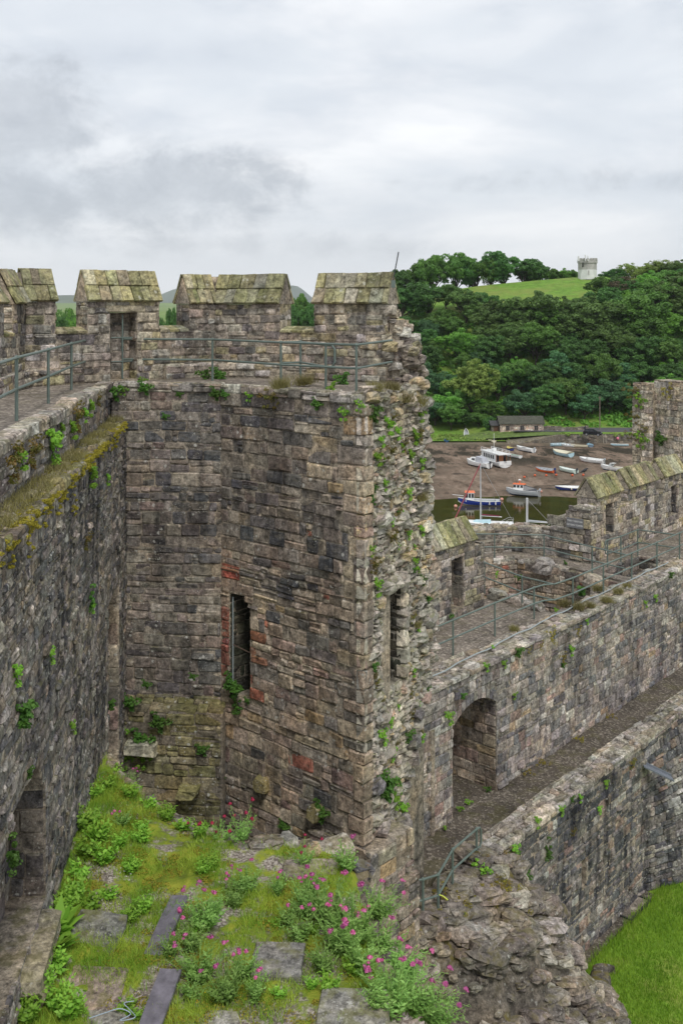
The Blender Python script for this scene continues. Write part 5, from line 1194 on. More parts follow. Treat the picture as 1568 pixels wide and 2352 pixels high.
# ------------------------------------------------------------------ boats
PAINT = {}
def paint(name, col, rough=0.35):
    if name not in PAINT: PAINT[name] = simple('boat_' + name, col, rough, 0, 1.5, 0.12)
    return PAINT[name]
WHT, GRY, NAV, BLU, RED, ORG, CRM, YEL, LBL, MINT, DRK, GRN = [paint(n, c) for n, c in (('white', (0.78, 0.78, 0.76)), ('grey', (0.4, 0.42, 0.43)), ('navy', (0.02, 0.035, 0.16)), ('blue', (0.03, 0.11, 0.3)), ('red', (0.5, 0.03, 0.07)), ('orange', (0.75, 0.16, 0.05)), ('cream', (0.68, 0.63, 0.47)), ('yellow', (0.55, 0.45, 0.12)), ('pale_blue', (0.45, 0.64, 0.7)), ('mint', (0.6, 0.72, 0.64)), ('dark', (0.03, 0.032, 0.04)), ('green', (0.08, 0.22, 0.1)))]
ALG = paint('antifoul', (0.16, 0.06, 0.04)); WOOD = paint('varnish', (0.3, 0.12, 0.05))
def stations(L, B, Dp, sheer=0.35, n=11, transom=0.78, bow=2.2, grow=0.0):
    rows = []
    for i in range(n):
        s = i / (n - 1); x = -L / 2 + L * s
        k = (transom + (1 - transom) * math.sin(min(1.0, s / 0.45) * math.pi / 2)) * (1 - max(0.0, (s - 0.42) / 0.58) ** bow)
        hb = max(0.012, B / 2 * k); gz = Dp * (1 + sheer * max(0.0, (s - 0.3) / 0.7) ** 1.6 + 0.08 * (1 - s) ** 3)
        kz = Dp * 0.75 * max(0.0, (s - 0.82) / 0.18) ** 1.7
        xs = x + 0.06 * L * max(0, s - 0.8) / 0.2
        rows.append((x, hb, gz, kz))
    return rows
def hull_part(root, L, B, Dp, top, bottom, rim, inner, sheer=0.35, transom=0.78, deck=None, deck_from=2.0, bow=2.2):
    st = stations(L, B, Dp, sheer, transom=transom, bow=bow); n = len(st); V = []; Fc = []; mi = []
    for (x, hb, gz, kz) in st:
        h = gz - kz
        pts = [(hb, gz), (hb * 0.96, kz + h * 0.62), (hb * 0.82, kz + h * 0.26), (hb * 0.35, kz + h * 0.05), (0, kz)]
        for (y, z) in pts + [(-y, z) for (y, z) in pts[:-1]][::-1]: V.append((x, y, z))
    m = 9
    for i in range(n - 1):
        for j in range(m - 1):
            Fc.append((i * m + j, i * m + j + 1, (i + 1) * m + j + 1, (i + 1) * m + j)); mi.append(1 if 2 <= j <= 5 else 0)
    Fc.append(tuple(range(m))); mi.append(0)
    LO('hull', V, Fc, [top, bottom], root, smooth=False, mi=mi)
    # gunwale
    V = []; Fc = []
    for (x, hb, gz, kz) in st:
        b2 = max(0.0, hb - 0.09)
        for s in (1, -1): V += [(x, s * (hb + 0.03), gz - 0.05), (x, s * (hb + 0.03), gz + 0.03), (x, s * b2, gz + 0.03), (x, s * b2, gz - 0.05)]
    for i in range(n - 1):
        for s in (0, 4):
            for j in range(4):
                a, c = i * 8 + s + j, i * 8 + s + (j + 1) % 4; Fc.append((a, c, c + 8, a + 8))
    Fc += [(0, 1, 5, 4), (1, 2, 6, 5), (2, 3, 7, 6)]
    LO('gunwale', V, Fc, rim, root)
    # inside
    V = []; Fc = []
    for (x, hb, gz, kz) in st:
        b2 = max(0.0, hb - 0.08); f = min(gz - 0.02, max(kz + 0.05, Dp * 0.3))
        V += [(x, b2, gz), (x, b2 * 0.8, f), (x, -b2 * 0.8, f), (x, -b2, gz)]
    for i in range(n - 1):
        for j in range(3): Fc.append((i * 4 + j, (i + 1) * 4 + j, (i + 1) * 4 + j + 1, i * 4 + j + 1))
    LO('interior', V, Fc, inner, root)
    if deck is not None:
        V = []; Fc = []; k = 0
        for i, (x, hb, gz, kz) in enumerate(st):
            if i / (n - 1) < deck_from: continue
            V += [(x, hb - 0.05, gz + 0.02), (x, 0, gz + 0.09), (x, -hb + 0.05, gz + 0.02)]; k += 1
        for i in range(k - 1): Fc += [(i * 3, i * 3 + 3, i * 3 + 4, i * 3 + 1), (i * 3 + 1, i * 3 + 4, i * 3 + 5, i * 3 + 2)]
        b0 = V[0], V[2]; LO('deck', V, Fc, deck, root)
    return st
def thwarts(root, st, L, Dp, mat, at=(0.25, 0.5, 0.72)):
    for s in at:
        x, hb, gz, kz = st[int(round(s * (len(st) - 1)))]; mb = MB(); mb.box(x - 0.13, x + 0.13, -hb * 0.9, hb * 0.9, gz * 0.72 - 0.03, gz * 0.72 + 0.02); mb.lo('thwart', mat, root)
def outboard(root, L, Dp, mat=None):
    mb = MB(); x = -L / 2
    mb.hexa([(x - 0.42, -.17, Dp + .05), (x - 0.05, -.15, Dp + .05), (x - 0.05, .15, Dp + .05), (x - 0.42, .17, Dp + .05), (x - 0.36, -.12, Dp + .5), (x - 0.08, -.1, Dp + .42), (x - 0.08, .1, Dp + .42), (x - 0.36, .12, Dp + .5)])
    mb.box(x - 0.3, x - 0.16, -.05, .05, 0.1, Dp + .1); mb.box(x - 0.42, x - 0.1, -.02, .02, 0.02, 0.2)
    mb.lo('outboard_motor', mat or DRK, root)
def put(px, py, off=0.0):
    Y = 190.0
    for _ in range(30):
        X = (px - CX) / F * Y; z = max(mudz(X, Y), -33.05); Y = -z * F / (py - HY)
    return Vector(((px - CX) / F * Y, Y, max(mudz((px - CX) / F * Y, Y), -33.05) + off))
def boat(px, py, head, roll, label, name='rowing_boat', group='boats lying on the mud', off=-0.05):
    p = put(px, py, off); o = thing(name, label, 'boat', p, 0, group, rot=(R(roll), 0, R(head))); return o
def open_boat(px, py, L, B, Dp, head, roll, label, top, bottom, rim, inner, seats=True, motor=None, deckfrom=None, deck=None, name='rowing_boat', transom=0.78):
    r = boat(px, py, head, roll, label, name)
    st = hull_part(r, L, B, Dp, top, bottom, rim, inner, deck=deck, deck_from=deckfrom if deckfrom is not None else 2.0, transom=transom)
    if seats: thwarts(r, st, L, Dp, rim if seats is True else seats, (0.25, 0.5, 0.72) if deckfrom is None else (0.2, 0.4))
    if motor: outboard(r, L, Dp, motor)
    return r, st
open_boat(1177, 1050, 4.2, 1.6, 0.55, 128, 4, 'white rowing boat with green inside lying beside the white trip boat', WHT, WHT, WHT, GRN)
open_boat(1170, 1033, 2.9, 1.4, 0.5, 100, -4, 'small navy dinghy with yellow cover near the shore', NAV, NAV, DRK, YEL, deck=YEL, deckfrom=0.05, seats=False, name='dinghy')
open_boat(1205, 1036, 5.4, 2.0, 0.75, 122, 5, 'white motorboat with blue bottom pulled up near the boat shed', WHT, BLU, WHT, WHT, motor=GRY, deckfrom=0.6, deck=WHT, name='motorboat')
open_boat(1099, 1011, 3.8, 1.5, 0.5, 135, -8, 'grey weathered dinghy drawn up on the grass left of the shed', GRY, GRY, WHT, GRY, name='dinghy')
open_boat(1126, 1014, 3.3, 1.4, 0.5, 110, 8, 'old cream dinghy on the grass just below the shed door', CRM, CRM, CRM, GRY, name='dinghy')
open_boat(1281, 1024, 3.3, 1.4, 0.5, 5, 5, 'pale blue dinghy at the quay, first of the row from the left', LBL, LBL, LBL, GRY, name='dinghy')
open_boat(1303, 1025.5, 3.0, 1.4, 0.5, 150, -6, 'small white dinghy at the quay, second of the row', WHT, GRY, WHT, GRY, name='dinghy')
open_boat(1330, 1027, 3.7, 1.5, 0.5, 165, 6, 'cream dinghy at the quay, third of the row', CRM, CRM, CRM, CRM, name='dinghy')
open_boat(1354, 1025, 2.9, 1.5, 0.45, 85, 0, 'grey-blue inflatable dinghy at the quay beside the cream one', paint('slate', (0.16, 0.22, 0.28)), DRK, paint('slate', (0, 0, 0)), LBL, name='dinghy')
open_boat(1422, 1024, 3.9, 1.3, 0.45, 175, 6, 'slim pale grey rowing boat at the quay below the pink float', LBL, GRY, WHT, GRY)
open_boat(1291, 1046, 5.6, 2.1, 0.85, 120, -5, 'pale blue boat with cream deck lying below the row of dinghies', LBL, LBL, CRM, CRM, deck=CRM, deckfrom=0.1, seats=False, name='day_boat')
r, st = open_boat(1358, 1062, 5.2, 1.9, 0.75, 142, -4, 'red and white motorboat on the mud', WHT, RED, WHT, WHT, motor=GRY, deckfrom=0.62, deck=WHT, name='motorboat')
r, st = open_boat(1408, 1081, 5.4, 2.1, 0.8, 138, 4, 'white and blue motorboat with a windscreen and dark engine near the right tower', WHT, BLU, WHT, CRM, motor=DRK, deckfrom=0.5, deck=WHT, name='motorboat')
mb = MB(); mb.add([(0.4, -.8, .95), (0.9, -.55, .98), (0.9, .55, .98), (0.4, .8, .95), (-0.1, -.75, 1.45), (0.45, -.45, 1.5), (0.45, .45, 1.5), (-0.1, .75, 1.45)], [(0, 1, 5, 4), (1, 2, 6, 5), (2, 3, 7, 6), (4, 5, 6, 7)]); mb.lo('windscreen', paint('perspex', (0.5, 0.52, 0.5), 0.1), r)
mb = MB(); mb.box(-0.2, 0.5, -.75, .75, 1.47, 1.53); mb.lo('canopy', WHT, r)
open_boat(1251, 1083.5, 4.0, 1.6, 0.6, 138, -6, 'orange skiff with grey inside and a dark blue outboard', ORG, ORG, GRY, GRY, motor=NAV, name='motorboat')
open_boat(1302.5, 1084, 4.5, 1.9, 0.65, 122, 4, 'mint white motorboat with dark engine in the middle of the mud', MINT, WHT, MINT, WHT, motor=DRK, name='motorboat')
r, st = open_boat(1311, 1126, 5.6, 1.7, 0.62, 178, -3, 'long blue rowing boat with white rim at the edge of the mud', NAV, paint('bottom_green', (0.05, 0.09, 0.04)), WHT, WHT)
mb = MB(); mb.box(-2.95, -2.75, -.05, .05, 0.05, 0.6); mb.lo('rudder', RED, r)
mb = MB(); mb.ball((0.1, 0.87, 0.45), 0.13, 8, 5, sz=1.3); mb.lo('fender', CRM, r)
open_boat(1028, 1014, 2.6, 1.3, 0.5, 60, 12, 'small blue boat half hidden in the grass below the trees', BLU, BLU, BLU, DRK, name='dinghy')
r = boat(1069, 1005, 80, 0, 'pale grey pram dinghy stood on end by the trees', 'dinghy'); r.rotation_euler = (0, R(-75), R(100)); r.location.z += 1.1
hull_part(r, 2.3, 1.2, 0.42, GRY, GRY, WHT, GRY)
# white trip boat
r = boat(1131, 1066, 112, 0, 'white trip boat with long saloon and roof rails stranded on the mud', 'trip_boat')
L_, B_ = 9.6, 2.9
st = hull_part(r, L_, B_, 0.95, WHT, ALG, WHT, WHT, sheer=0.25, transom=0.92, deck=WHT, deck_from=0.0, bow=2.6)
def ring_box(x0, x1, w, z0, z1, taper=0.0): return [(x0, -w / 2, z0), (x1, -w / 2 * (1 - taper), z0), (x1, w / 2 * (1 - taper), z0), (x0, w / 2, z0), (x0, -w / 2, z1), (x1, -w / 2 * (1 - taper), z1), (x1, w / 2 * (1 - taper), z1), (x0, w / 2, z1)]
mb = MB(); mb.hexa(ring_box(-3.3, 2.6, 2.35, 0.95, 2.55, 0.12)); mb.lo('saloon', WHT, r)
mb = MB(); mb.hexa(ring_box(-4.75, 2.9, 2.75, 2.55, 2.7, 0.12)); mb.lo('roof', WHT, r)
for s in (-1, 1):
    for i in range(6): mb = MB(); x = -2.4 + i * 0.75; y = s * 1.19 * (1 - 0.12 * (x + 3.3) / 5.9); mb.box(x, x + 0.34, y - .04, y + .04, 1.5, 2.25); mb.lo('window', M['glass_dark'], r)
mb = MB(); mb.box(-3.36, -3.28, -1.05, -0.35, 1.0, 2.4); mb.box(-3.36, -3.28, 0.35, 1.05, 1.0, 2.4); mb.lo('stern_window', M['glass_dark'], r)
mb = MB(); mb.box(-3.42, -3.33, -0.3, 0.3, 0.98, 2.3)
for y in (-1.15, -0.35, 0.35, 1.15): mb.box(-3.42, -3.33, y - .06, y + .06, 0.98, 2.5)
mb.lo('stern_doors', WOOD, r)
mb = MB(); mb.hexa([(-4.9, -1.35, .55), (-4.7, -1.35, .55), (-4.7, -.3, .55), (-4.9, -.3, .55), (-4.9, -1.35, 1.35), (-4.7, -1.35, 1.35), (-4.7, -.3, 1.35), (-4.9, -.3, 1.35)]); mb.hexa([(-4.9, .3, .55), (-4.7, .3, .55), (-4.7, 1.35, .55), (-4.9, 1.35, .55), (-4.9, .3, 1.35), (-4.7, .3, 1.35), (-4.7, 1.35, 1.35), (-4.9, 1.35, 1.35)]); mb.lo('stern_bulwark', WHT, r)
for (x, y) in ((-4.65, -1.25), (-4.65, 1.25)): mb = MB(); mb.tube([(x, y, 1.0), (x, y, 2.6)], 0.05, 6); mb.lo('roof_post', WOOD, r)
mb = MB()
for s in (-1, 1):
    for z in (3.0, 3.3): mb.tube([(-4.5, s * 1.25, z), (2.6, s * 1.12, z)], 0.035, 5)
    for x in (-4.5, -3.1, -1.7, -0.3, 1.1, 2.6): mb.tube([(x, s * 1.2, 2.65), (x, s * 1.2, 3.32)], 0.035, 5)
mb.lo('roof_rail', WHT, r)
mb = MB(); mb.box(-0.9, -0.2, -.35, .35, 2.7, 3.4); mb.lo('helm_console', WHT, r)
mb = MB(); mb.tube([(-0.5, 0, 3.3), (-0.5, 0, 6.4)], 0.04, 6); mb.lo('mast', WHT, r)
mb = MB(); mb.tube([(2.9, -.9, 1.0), (2.9, -.9, 2.3), (2.9, .9, 2.3), (2.9, .9, 1.0)], 0.05, 6); mb.lo('bow_frame', WHT, r)
# white cruiser with grey canopy
r = boat(1097, 1071, 126, 3, 'white cabin cruiser with grey canopy in front of the trip boat', 'cabin_cruiser')
hull_part(r, 6.4, 2.3, 0.95, WHT, DRK, WHT, WHT, deck=WHT, deck_from=0.0)
mb = MB(); mb.hexa([(-0.2, -.95, 1.0), (2.2, -.5, 1.15), (2.2, .5, 1.15), (-0.2, .95, 1.0), (-0.2, -.85, 1.85), (1.7, -.42, 1.75), (1.7, .42, 1.75), (-0.2, .85, 1.85)]); mb.lo('cabin', WHT, r)
mb = MB(); mb.hexa([(-2.4, -.95, 1.0), (-0.2, -.97, 1.0), (-0.2, .97, 1.0), (-2.4, .95, 1.0), (-1.7, -.7, 1.9), (-0.2, -.86, 2.15), (-0.2, .86, 2.15), (-1.7, .7, 1.9)]); mb.lo('canopy', paint('canvas', (0.38, 0.39, 0.42), 0.8), r)
for s in (-1, 1): mb = MB(); mb.add([(0.1, s * .95, 1.25), (1.2, s * .72, 1.3), (1.1, s * .66, 1.6), (0.1, s * .88, 1.65)], [(0, 1, 2, 3)]); mb.lo('cabin_window', M['glass_dark'], r)
outboard(r, 6.4, 1.0, DRK)
# grey boat with orange wheelhouse roof and dark cover
def wheelhouse(r, x0, x1, w, z0, z1, roofm, wallm):
    mb = MB(); mb.hexa([(x0, -w / 2, z0), (x1, -w / 2 * .85, z0), (x1, w / 2 * .85, z0), (x0, w / 2, z0), (x0, -w / 2 * .92, z1), (x1 - .15, -w / 2 * .8, z1), (x1 - .15, w / 2 * .8, z1), (x0, w / 2 * .92, z1)]); mb.lo('wheelhouse', wallm, r)
    mb = MB(); mb.hexa([(x0 - .2, -w / 2, z1), (x1 + .1, -w / 2 * .9, z1), (x1 + .1, w / 2 * .9, z1), (x0 - .2, w / 2, z1), (x0 - .1, -w / 2 * .85, z1 + .16), (x1, -w / 2 * .75, z1 + .16), (x1, w / 2 * .75, z1 + .16), (x0 - .1, w / 2 * .85, z1 + .16)]); mb.lo('wheelhouse_roof', roofm, r)
    n = 3; h0, h1 = z0 + (z1 - z0) * .45, z0 + (z1 - z0) * .9
    for s in (-1, 1):
        for i in range(n):
            xa, xb = x0 + (x1 - x0) * (i + .15) / n, x0 + (x1 - x0) * (i + .85) / n; wy = lambda x: s * (w / 2 * (1 - .15 * (x - x0) / (x1 - x0)) + .03)
            mb = MB(); mb.add([(xa, wy(xa), h0), (xb, wy(xb), h0), (xb, wy(xb) * .94, h1), (xa, wy(xa) * .94, h1)], [(0, 1, 2, 3)]); mb.lo('window', M['glass_dark'], r)
    for i in range(2):
        ya, yb = (-w * .36, -w * .04) if i == 0 else (w * .04, w * .36); mb = MB(); mb.add([(x1 + .03, ya, h0), (x1 + .03, yb, h0), (x1 - .1, yb * .95, h1), (x1 - .1, ya * .95, h1)], [(0, 1, 2, 3)]); mb.lo('window', M['glass_dark'], r)
r = boat(1199, 1138, 158, 5, 'grey hulled boat with orange roof and dark cover at the water edge', 'fishing_boat')
hull_part(r, 5.6, 2.2, 0.95, GRY, paint('slateblue', (0.07, 0.11, 0.2)), WHT, GRY, deck=GRY, deck_from=0.0)
wheelhouse(r, -0.3, 1.5, 1.6, 1.0, 1.95, ORG, WHT)
mb = MB(); mb.hexa([(-2.7, -.95, 1.0), (-0.35, -1.0, 1.0), (-0.35, 1.0, 1.0), (-2.7, .95, 1.0), (-2.3, -.25, 1.35), (-0.35, -.55, 1.85), (-0.35, .55, 1.85), (-2.3, .25, 1.35)]); mb.lo('cover', DRK, r)
mb = MB(); mb.tube([(0.5, -.2, 2.05), (0.5, -.2, 2.5)], .04, 6); mb.tube([(0.5, .2, 2.05), (0.5, .2, 2.5)], .04, 6); mb.lo('radar_mount', ORG, r)
mb = MB(); mb.ball((0.5, 0, 2.65), .27, 10, 6, sz=.7); mb.lo('radar_dome', WHT, r)
mb = MB(); mb.tube([(0.9, .5, 2.0), (1.3, .6, 3.5)], .025, 5); mb.lo('aerial', DRK, r)
outboard(r, 5.6, 1.0, GRY)
# blue fishing boat with orange wheelhouse
r = boat(1100, 1159, 176, 0, 'blue fishing boat with white wheelhouse and orange roof in the shallows', 'fishing_boat', off=-0.15)
hull_part(r, 6.9, 2.3, 0.85, paint('royal', (0.025, 0.05, 0.28)), WHT, WHT, GRY, sheer=0.55)
wheelhouse(r, 0.9, 2.3, 1.5, 0.75, 2.2, ORG, WHT)
mb = MB(); mb.tube([(2.6, 0, 1.6), (4.4, 0, 1.75)], .04, 6); mb.lo('bowsprit', WHT, r)
mb = MB(); mb.box(-3.3, -2.7, -.9, .9, .8, .95); mb.lo('stern_seat', GRY, r)
for x in (-1.6, -2.6): mb = MB(); mb.tube([(x, 1.2, .95), (x, 1.22, .4)], .1, 7); mb.lo('fender', WHT, r)
mb = MB(); mb.box(-3.65, -3.4, -.1, .1, -.1, .35); mb.lo('rudder', ALG, r)
# two yachts moored under the castle wall: masts show above the ring wall
def yacht(px, pbase, ptop, Y, L, label, sailm, mast_r, jib, lean=0.0):
    X = (px - CX) / F * Y; z1 = -(ptop - HY) / F * Y; r = thing('sailing_yacht', label, 'yacht', (X, Y, -33.25), 0, 'yachts under the castle wall', rot=(R(lean), 0, R(172)))
    hull_part(r, L, L * 0.3, 1.05, WHT, NAV, WHT, WHT, deck=WHT, deck_from=0.0)
    mb = MB(); mb.hexa([(-1.0, -.7, 1.1), (1.6, -.45, 1.25), (1.6, .45, 1.25), (-1.0, .7, 1.1), (-1.0, -.6, 1.5), (1.2, -.35, 1.45), (1.2, .35, 1.45), (-1.0, .6, 1.5)]); mb.lo('cabin', LBL, r)
    H = z1 + 33.25; mb = MB(); mb.tube([(0.5, 0, 1.1), (0.5, 0, H)], mast_r, 8); mb.lo('mast', paint('spar', (0.62, 0.62, 0.62)), r)
    mb = MB(); mb.tube([(0.4, 0, 2.1), (-2.6, 0, 2.0)], .06, 6); mb.lo('boom', WHT, r)
    mb = MB(); mb.tube([(0.35, 0, 2.25), (-2.3, 0, 2.12)], .12, 7, r1=.08); mb.lo('furled_sail', sailm, r)
    mb = MB(); mb.tube([(0.5, 0, H * .97), (L * .5, 0, 1.4)], .09 if jib else .02, 6, r1=.12 if jib else .02); mb.lo('forestay', jib or DRK, r)
    for s in (-1, 1): mb = MB(); mb.tube([(0.5, 0, H * .95), (0.3, s * L * .14, 1.1)], .018, 4); mb.lo('shroud', GRY, r)
    mb = MB(); mb.tube([(0.5, 0, H * .97), (-L * .5, 0, 1.2)], .018, 4); mb.lo('backstay', GRY, r)
    for s in (-1, 1): mb = MB(); mb.tube([(-L * .48, s * .5, 1.15), (-L * .5, s * .5, 1.8), (-L * .42, s * .75, 1.8), (-L * .3, s * .9, 1.2)], .03, 5); mb.lo('pushpit', GRY, r)
    return r
yacht(1111, 1205, 1060, 147, 8.6, 'white yacht with tall thin mast and maroon furled sail', paint('maroon', (0.15, 0.02, 0.04), .8), 0.085, paint('pinkred', (0.35, 0.09, 0.1), .8))
yacht(1218, 1205, 1144, 143, 7.0, 'yacht with short thick grey mast showing above the ring wall', GRY, 0.16, None)
# buoys
bo = MB(); bo.ball((0, 0, .28), .33, 10, 6); tb = MB(); tb.tube([(0, 0, .55), (0, 0, .72)], .06, 6)
def buoy(px, py, m, label, sc=1.0, m2=None):
    sc *= 0.72
    r = thing('mooring_buoy', label, 'buoy', put(px, py), 0, 'mooring buoys on the mud'); r.scale = (sc, sc, sc)
    bo.lo('float', m, r, smooth=True); tb.lo('ring', m2 or DRK, r)
ob_ = paint('buoy_orange', (0.6, 0.12, 0.045), .6); pk = paint('buoy_pink', (0.65, 0.32, 0.24), .6)
words = ['first', 'second', 'third', 'fourth', 'fifth', 'sixth', 'seventh', 'eighth']
for i, (x, y) in enumerate(((1204, 1098), (1228, 1094), (1254, 1094), (1277, 1093), (1314, 1094), (1339, 1093), (1388.6, 1092), (1439, 1090))): buoy(x, y, ob_, 'orange mooring buoy on the mud, %s of the row from the left' % words[i])
buoy(1412.5, 1091, paint('buoy_green', (0.03, 0.05, 0.02), .8), 'dark weedy mooring buoy near the right end of the orange row')
buoy(1152, 1150, pk, 'pale pink float behind the blue fishing boat', 1.2); buoy(1046, 1166, pk, 'pale pink float in the water left of the blue fishing boat', 1.2); buoy(1242, 1131, pk, 'pale pink float right of the grey boat', 1.0)
p = PY(1418, 1012, 229.0); r = thing('mooring_buoy', 'round pink float hung on the quay wall', 'buoy', (p.x, 228.95, -31.0), 0, 'mooring buoys on the mud'); bo.lo('float', paint('hotpink', (0.7, 0.2, 0.28), .5), r, smooth=True); tb.lo('ring', DRK, r)

# ------------------------------------------------------------------ jackdaw on the first far merlon
q = Vector(FP(12.98, -7.36, -0.6))
bird = thing('jackdaw', 'black jackdaw perched on the ridge of the first far merlon', 'bird', q, R(15))
me = bpy.data.meshes.new('body'); J = [((-.5, 0, .16), .03), ((-.3, 0, .22), .075), ((-.1, 0, .3), .15), ((.1, 0, .4), .16), ((.24, 0, .5), .10), ((.33, 0, .57), .095), ((.42, 0, .57), .045), ((.52, 0, .55), .015)]
me.from_pydata([j[0] for j in J], [(i, i + 1) for i in range(len(J) - 1)], []); ob = bpy.data.objects.new('body', me); COL.objects.link(ob); ob.modifiers.new('s', 'SKIN'); ob.modifiers.new('u', 'SUBSURF').levels = 2
for i, j in enumerate(J): me.skin_vertices[0].data[i].radius = (j[1], j[1])
me.skin_vertices[0].data[3].use_root = True
bpy.context.view_layer.update(); me2 = bpy.data.meshes.new_from_object(ob.evaluated_get(bpy.context.evaluated_depsgraph_get())); bpy.data.objects.remove(ob)
bl = simple('black_feathers', (0.012, 0.013, 0.018), 0.45); me2.materials.append(bl); ob = bpy.data.objects.new('body', me2); COL.objects.link(ob); ob.parent = bird
for s in (-1, 1):
    mb = MB(); mb.add([(.12, s * .15, .45), (-.1, s * .17, .36), (-.5, s * .06, .18), (-.1, s * .15, .24), (.12, s * .16, .34)], [(0, 1, 2, 3, 4)]); mb.lo('wing', bl, bird)
    mb = MB(); mb.tube([(.02, s * .06, .28), (.04, s * .06, .02), (.12, s * .07, .0)], .015, 5); mb.lo('leg', bl, bird)
bird.scale = (0.4, 0.4, 0.4)
# ------------------------------------------------------------------ railings
def railing(label, tops, h, name='railing', rails=(0.0, 0.52), r=0.028, loops=(), bases=None, pr=0.032, group='green railings', skip=()):
    """tops: list of points of the top rail; a square-ish post stands under each point"""
    b0 = tops[0]; t = thing(name, label, 'railing', (b0[0], b0[1], b0[2] - h), group=group)
    for i, p in enumerate(tops):
        if i in skip: continue
        z0 = bases[i] if bases else p[2] - h
        mb = MB(); mb.tube([(p[0], p[1], z0 - 0.08), (p[0], p[1], p[2] + 0.02)], pr, 6); mb.wo('post', M['rail'], t)
        mb = MB(); mb.ball((p[0], p[1], p[2] + 0.0), pr * 1.5, 6, 4); mb.wo('knuckle', M['rail'], t)
    for d_ in rails:
        mb = MB(); mb.tube([(p[0], p[1], p[2] - d_ * h / 1.1 * 1.06) for p in tops], r, 7); mb.wo('rail', M['rail'], t)
    for (p, q) in loops:
        p, q = Vector(p), Vector(q); out = (q - p); mb = MB(); dn = Vector((0, 0, -rails[1] * h / 1.1 * 1.06)); e = out
        mb.tube([p, p + e * .7, p + e + dn * .2, p + e + dn * .8, p + e * .7 + dn, p + dn], r, 7); mb.wo('rail_end', M['rail'], t)
    return t
ZT = ZW + 1.1
def tw(x, y): return tuple(PZ(x, y, ZT))
# along the left wall and round the tower: points taken at the foot of each post on the wall walk
post_px = [(-75, 1060), (-18, 1003), (38, 965), (111, 925), (164, 894), (208, 872)]
tops = []
for (x, y) in post_px:
    q = PZ(x, y, ZW); tops.append((q.x, q.y, ZT))
railing('green tube railing along the edge of the left wall walk', tops, 1.1)
tops2 = [tops[-1]]
for (x, y) in ((280, 871), (488, 873), (645, 888), (818, 900)):
    q = PZ(x, y, ZW); tops2.append((q.x, q.y, ZT))
e = PY(900, 788, 25.4); tops2.append((e.x, e.y, ZT + .03))
railing('green tube railing round the gate tower top in front of the merlons', tops2, 1.1, skip=(0, 5))
tops3 = [tuple(PY(648, 779, 25.3)), tuple(PY(690, 783, 25.6)), tuple(PY(748, 781, 24.3))]
tops3 = [(tops3[0][0], tops3[0][1], ZT - .02), (tops3[1][0], tops3[1][1], ZT - .02), (tops3[2][0], tops3[2][1], ZT - .05)]
q = Vector(tops3[2]); railing('short green guard rail behind the tower railing', tops3, 1.05, skip=(0,), loops=[(q, q + Vector((.22, -.12, 0)))])
# slot pole
sl = thing('slot_grille', 'thin green pole with two bars standing in the slot of the merlon', 'grille', FAp(2.74, ZW, -0.1))
mb = MB(); mb.tube([FAp(2.74, ZW, -.1), FAp(2.74, -.25, -.1)], .022, 6); mb.wo('pole', M['rail'], sl)
for z in (-1.52, -.88): mb = MB(); mb.tube([FAp(2.4, z, -.1), FAp(3.03, z, -.1)], .018, 6); mb.wo('bar', M['rail'], sl)
# slit doorway pole in the tower face
sl = thing('doorway_barrier', 'pale vertical pole with a cross bar in the dark slit doorway', 'barrier', FB(.36, -10, -.05))
mb = MB(); mb.tube([FB(.37, -10.0, -.06), FB(.37, -7.5, -.06)], .018, 6); mb.wo('pole', M['cable'], sl)
mb = MB(); mb.tube([FB(.37, -8.72, -.06), FB(1.06, -8.82, -.1)], .012, 6); mb.wo('bar', simple('rusty_bar', (.12, .08, .06), .7), sl)
# antenna rod
a, c = PY(903, 632, 24.4), PY(915, 578, 24.4)
o = thing('antenna_rod', 'thin dark antenna rod leaning above the last merlon', 'antenna', a); mb = MB(); mb.tube([a - Vector((.03, 0, .25)), c], .016, 6); mb.wo('rod', simple('rod', (.03, .035, .04), .5), o)
mb = MB(); mb.box(a.x - .05, a.x + .05, a.y - .05, a.y + .05, a.z - .3, a.z - .12); mb.wo('bracket', M['rail'], o)
# railings of the upper walk
def tu(x, s):
    k = (x - CX) / F; ox, oy = U0[0] - .75 * s, U0[1] + .661 * s
    return (k * oy - ox) / (D[0] - k * D[1])
zr = ZU + 1.12
def at(t, s, z=zr): return FU(t, z, -s)
ut = [at(tu(965, 1.15), 1.15), at(tu(1040, 1.15), 1.15), at(tu(1136, 1.15), 1.15), at(tu(1226, 1.1), 1.1)]
ut += [FU(tu(1226, 1.1) + .55, zr, -1.02), FU(tu(1226, 1.1) + .9, zr, -.78)]
for x in (1315, 1385, 1450, 1508, 1560, 1620): ut.append(at(tu(x, .68), .68))
railing('green railing along the coping of the upper terrace wall', ut, 1.12, skip=(4, 5))
tP = tu(1226, 1.1)
railing('green railing across the near side of the cistern pit', [at(5.9, 4.3), at(5.1, 2.15), at(5.0, .78)], 1.12, skip=(2,))
railing('green railing round the far ledge of the cistern pit', [at(9.6, 7.3), at(10.2, 6.6), at(11.45, 4.9), at(10.9, 2.35), at(10.6, .7)], 1.12, skip=(0, 4))
p0 = Vector(at(12.4, 2.42))
railing('green railing round the stair trench by the far parapet', [at(12.4, 2.42), at(13.4, 2.3), at(15.1, 2.32), at(15.25, .7)], 1.12, skip=(3,), loops=[(p0, Vector(at(12.2, 2.42)))])
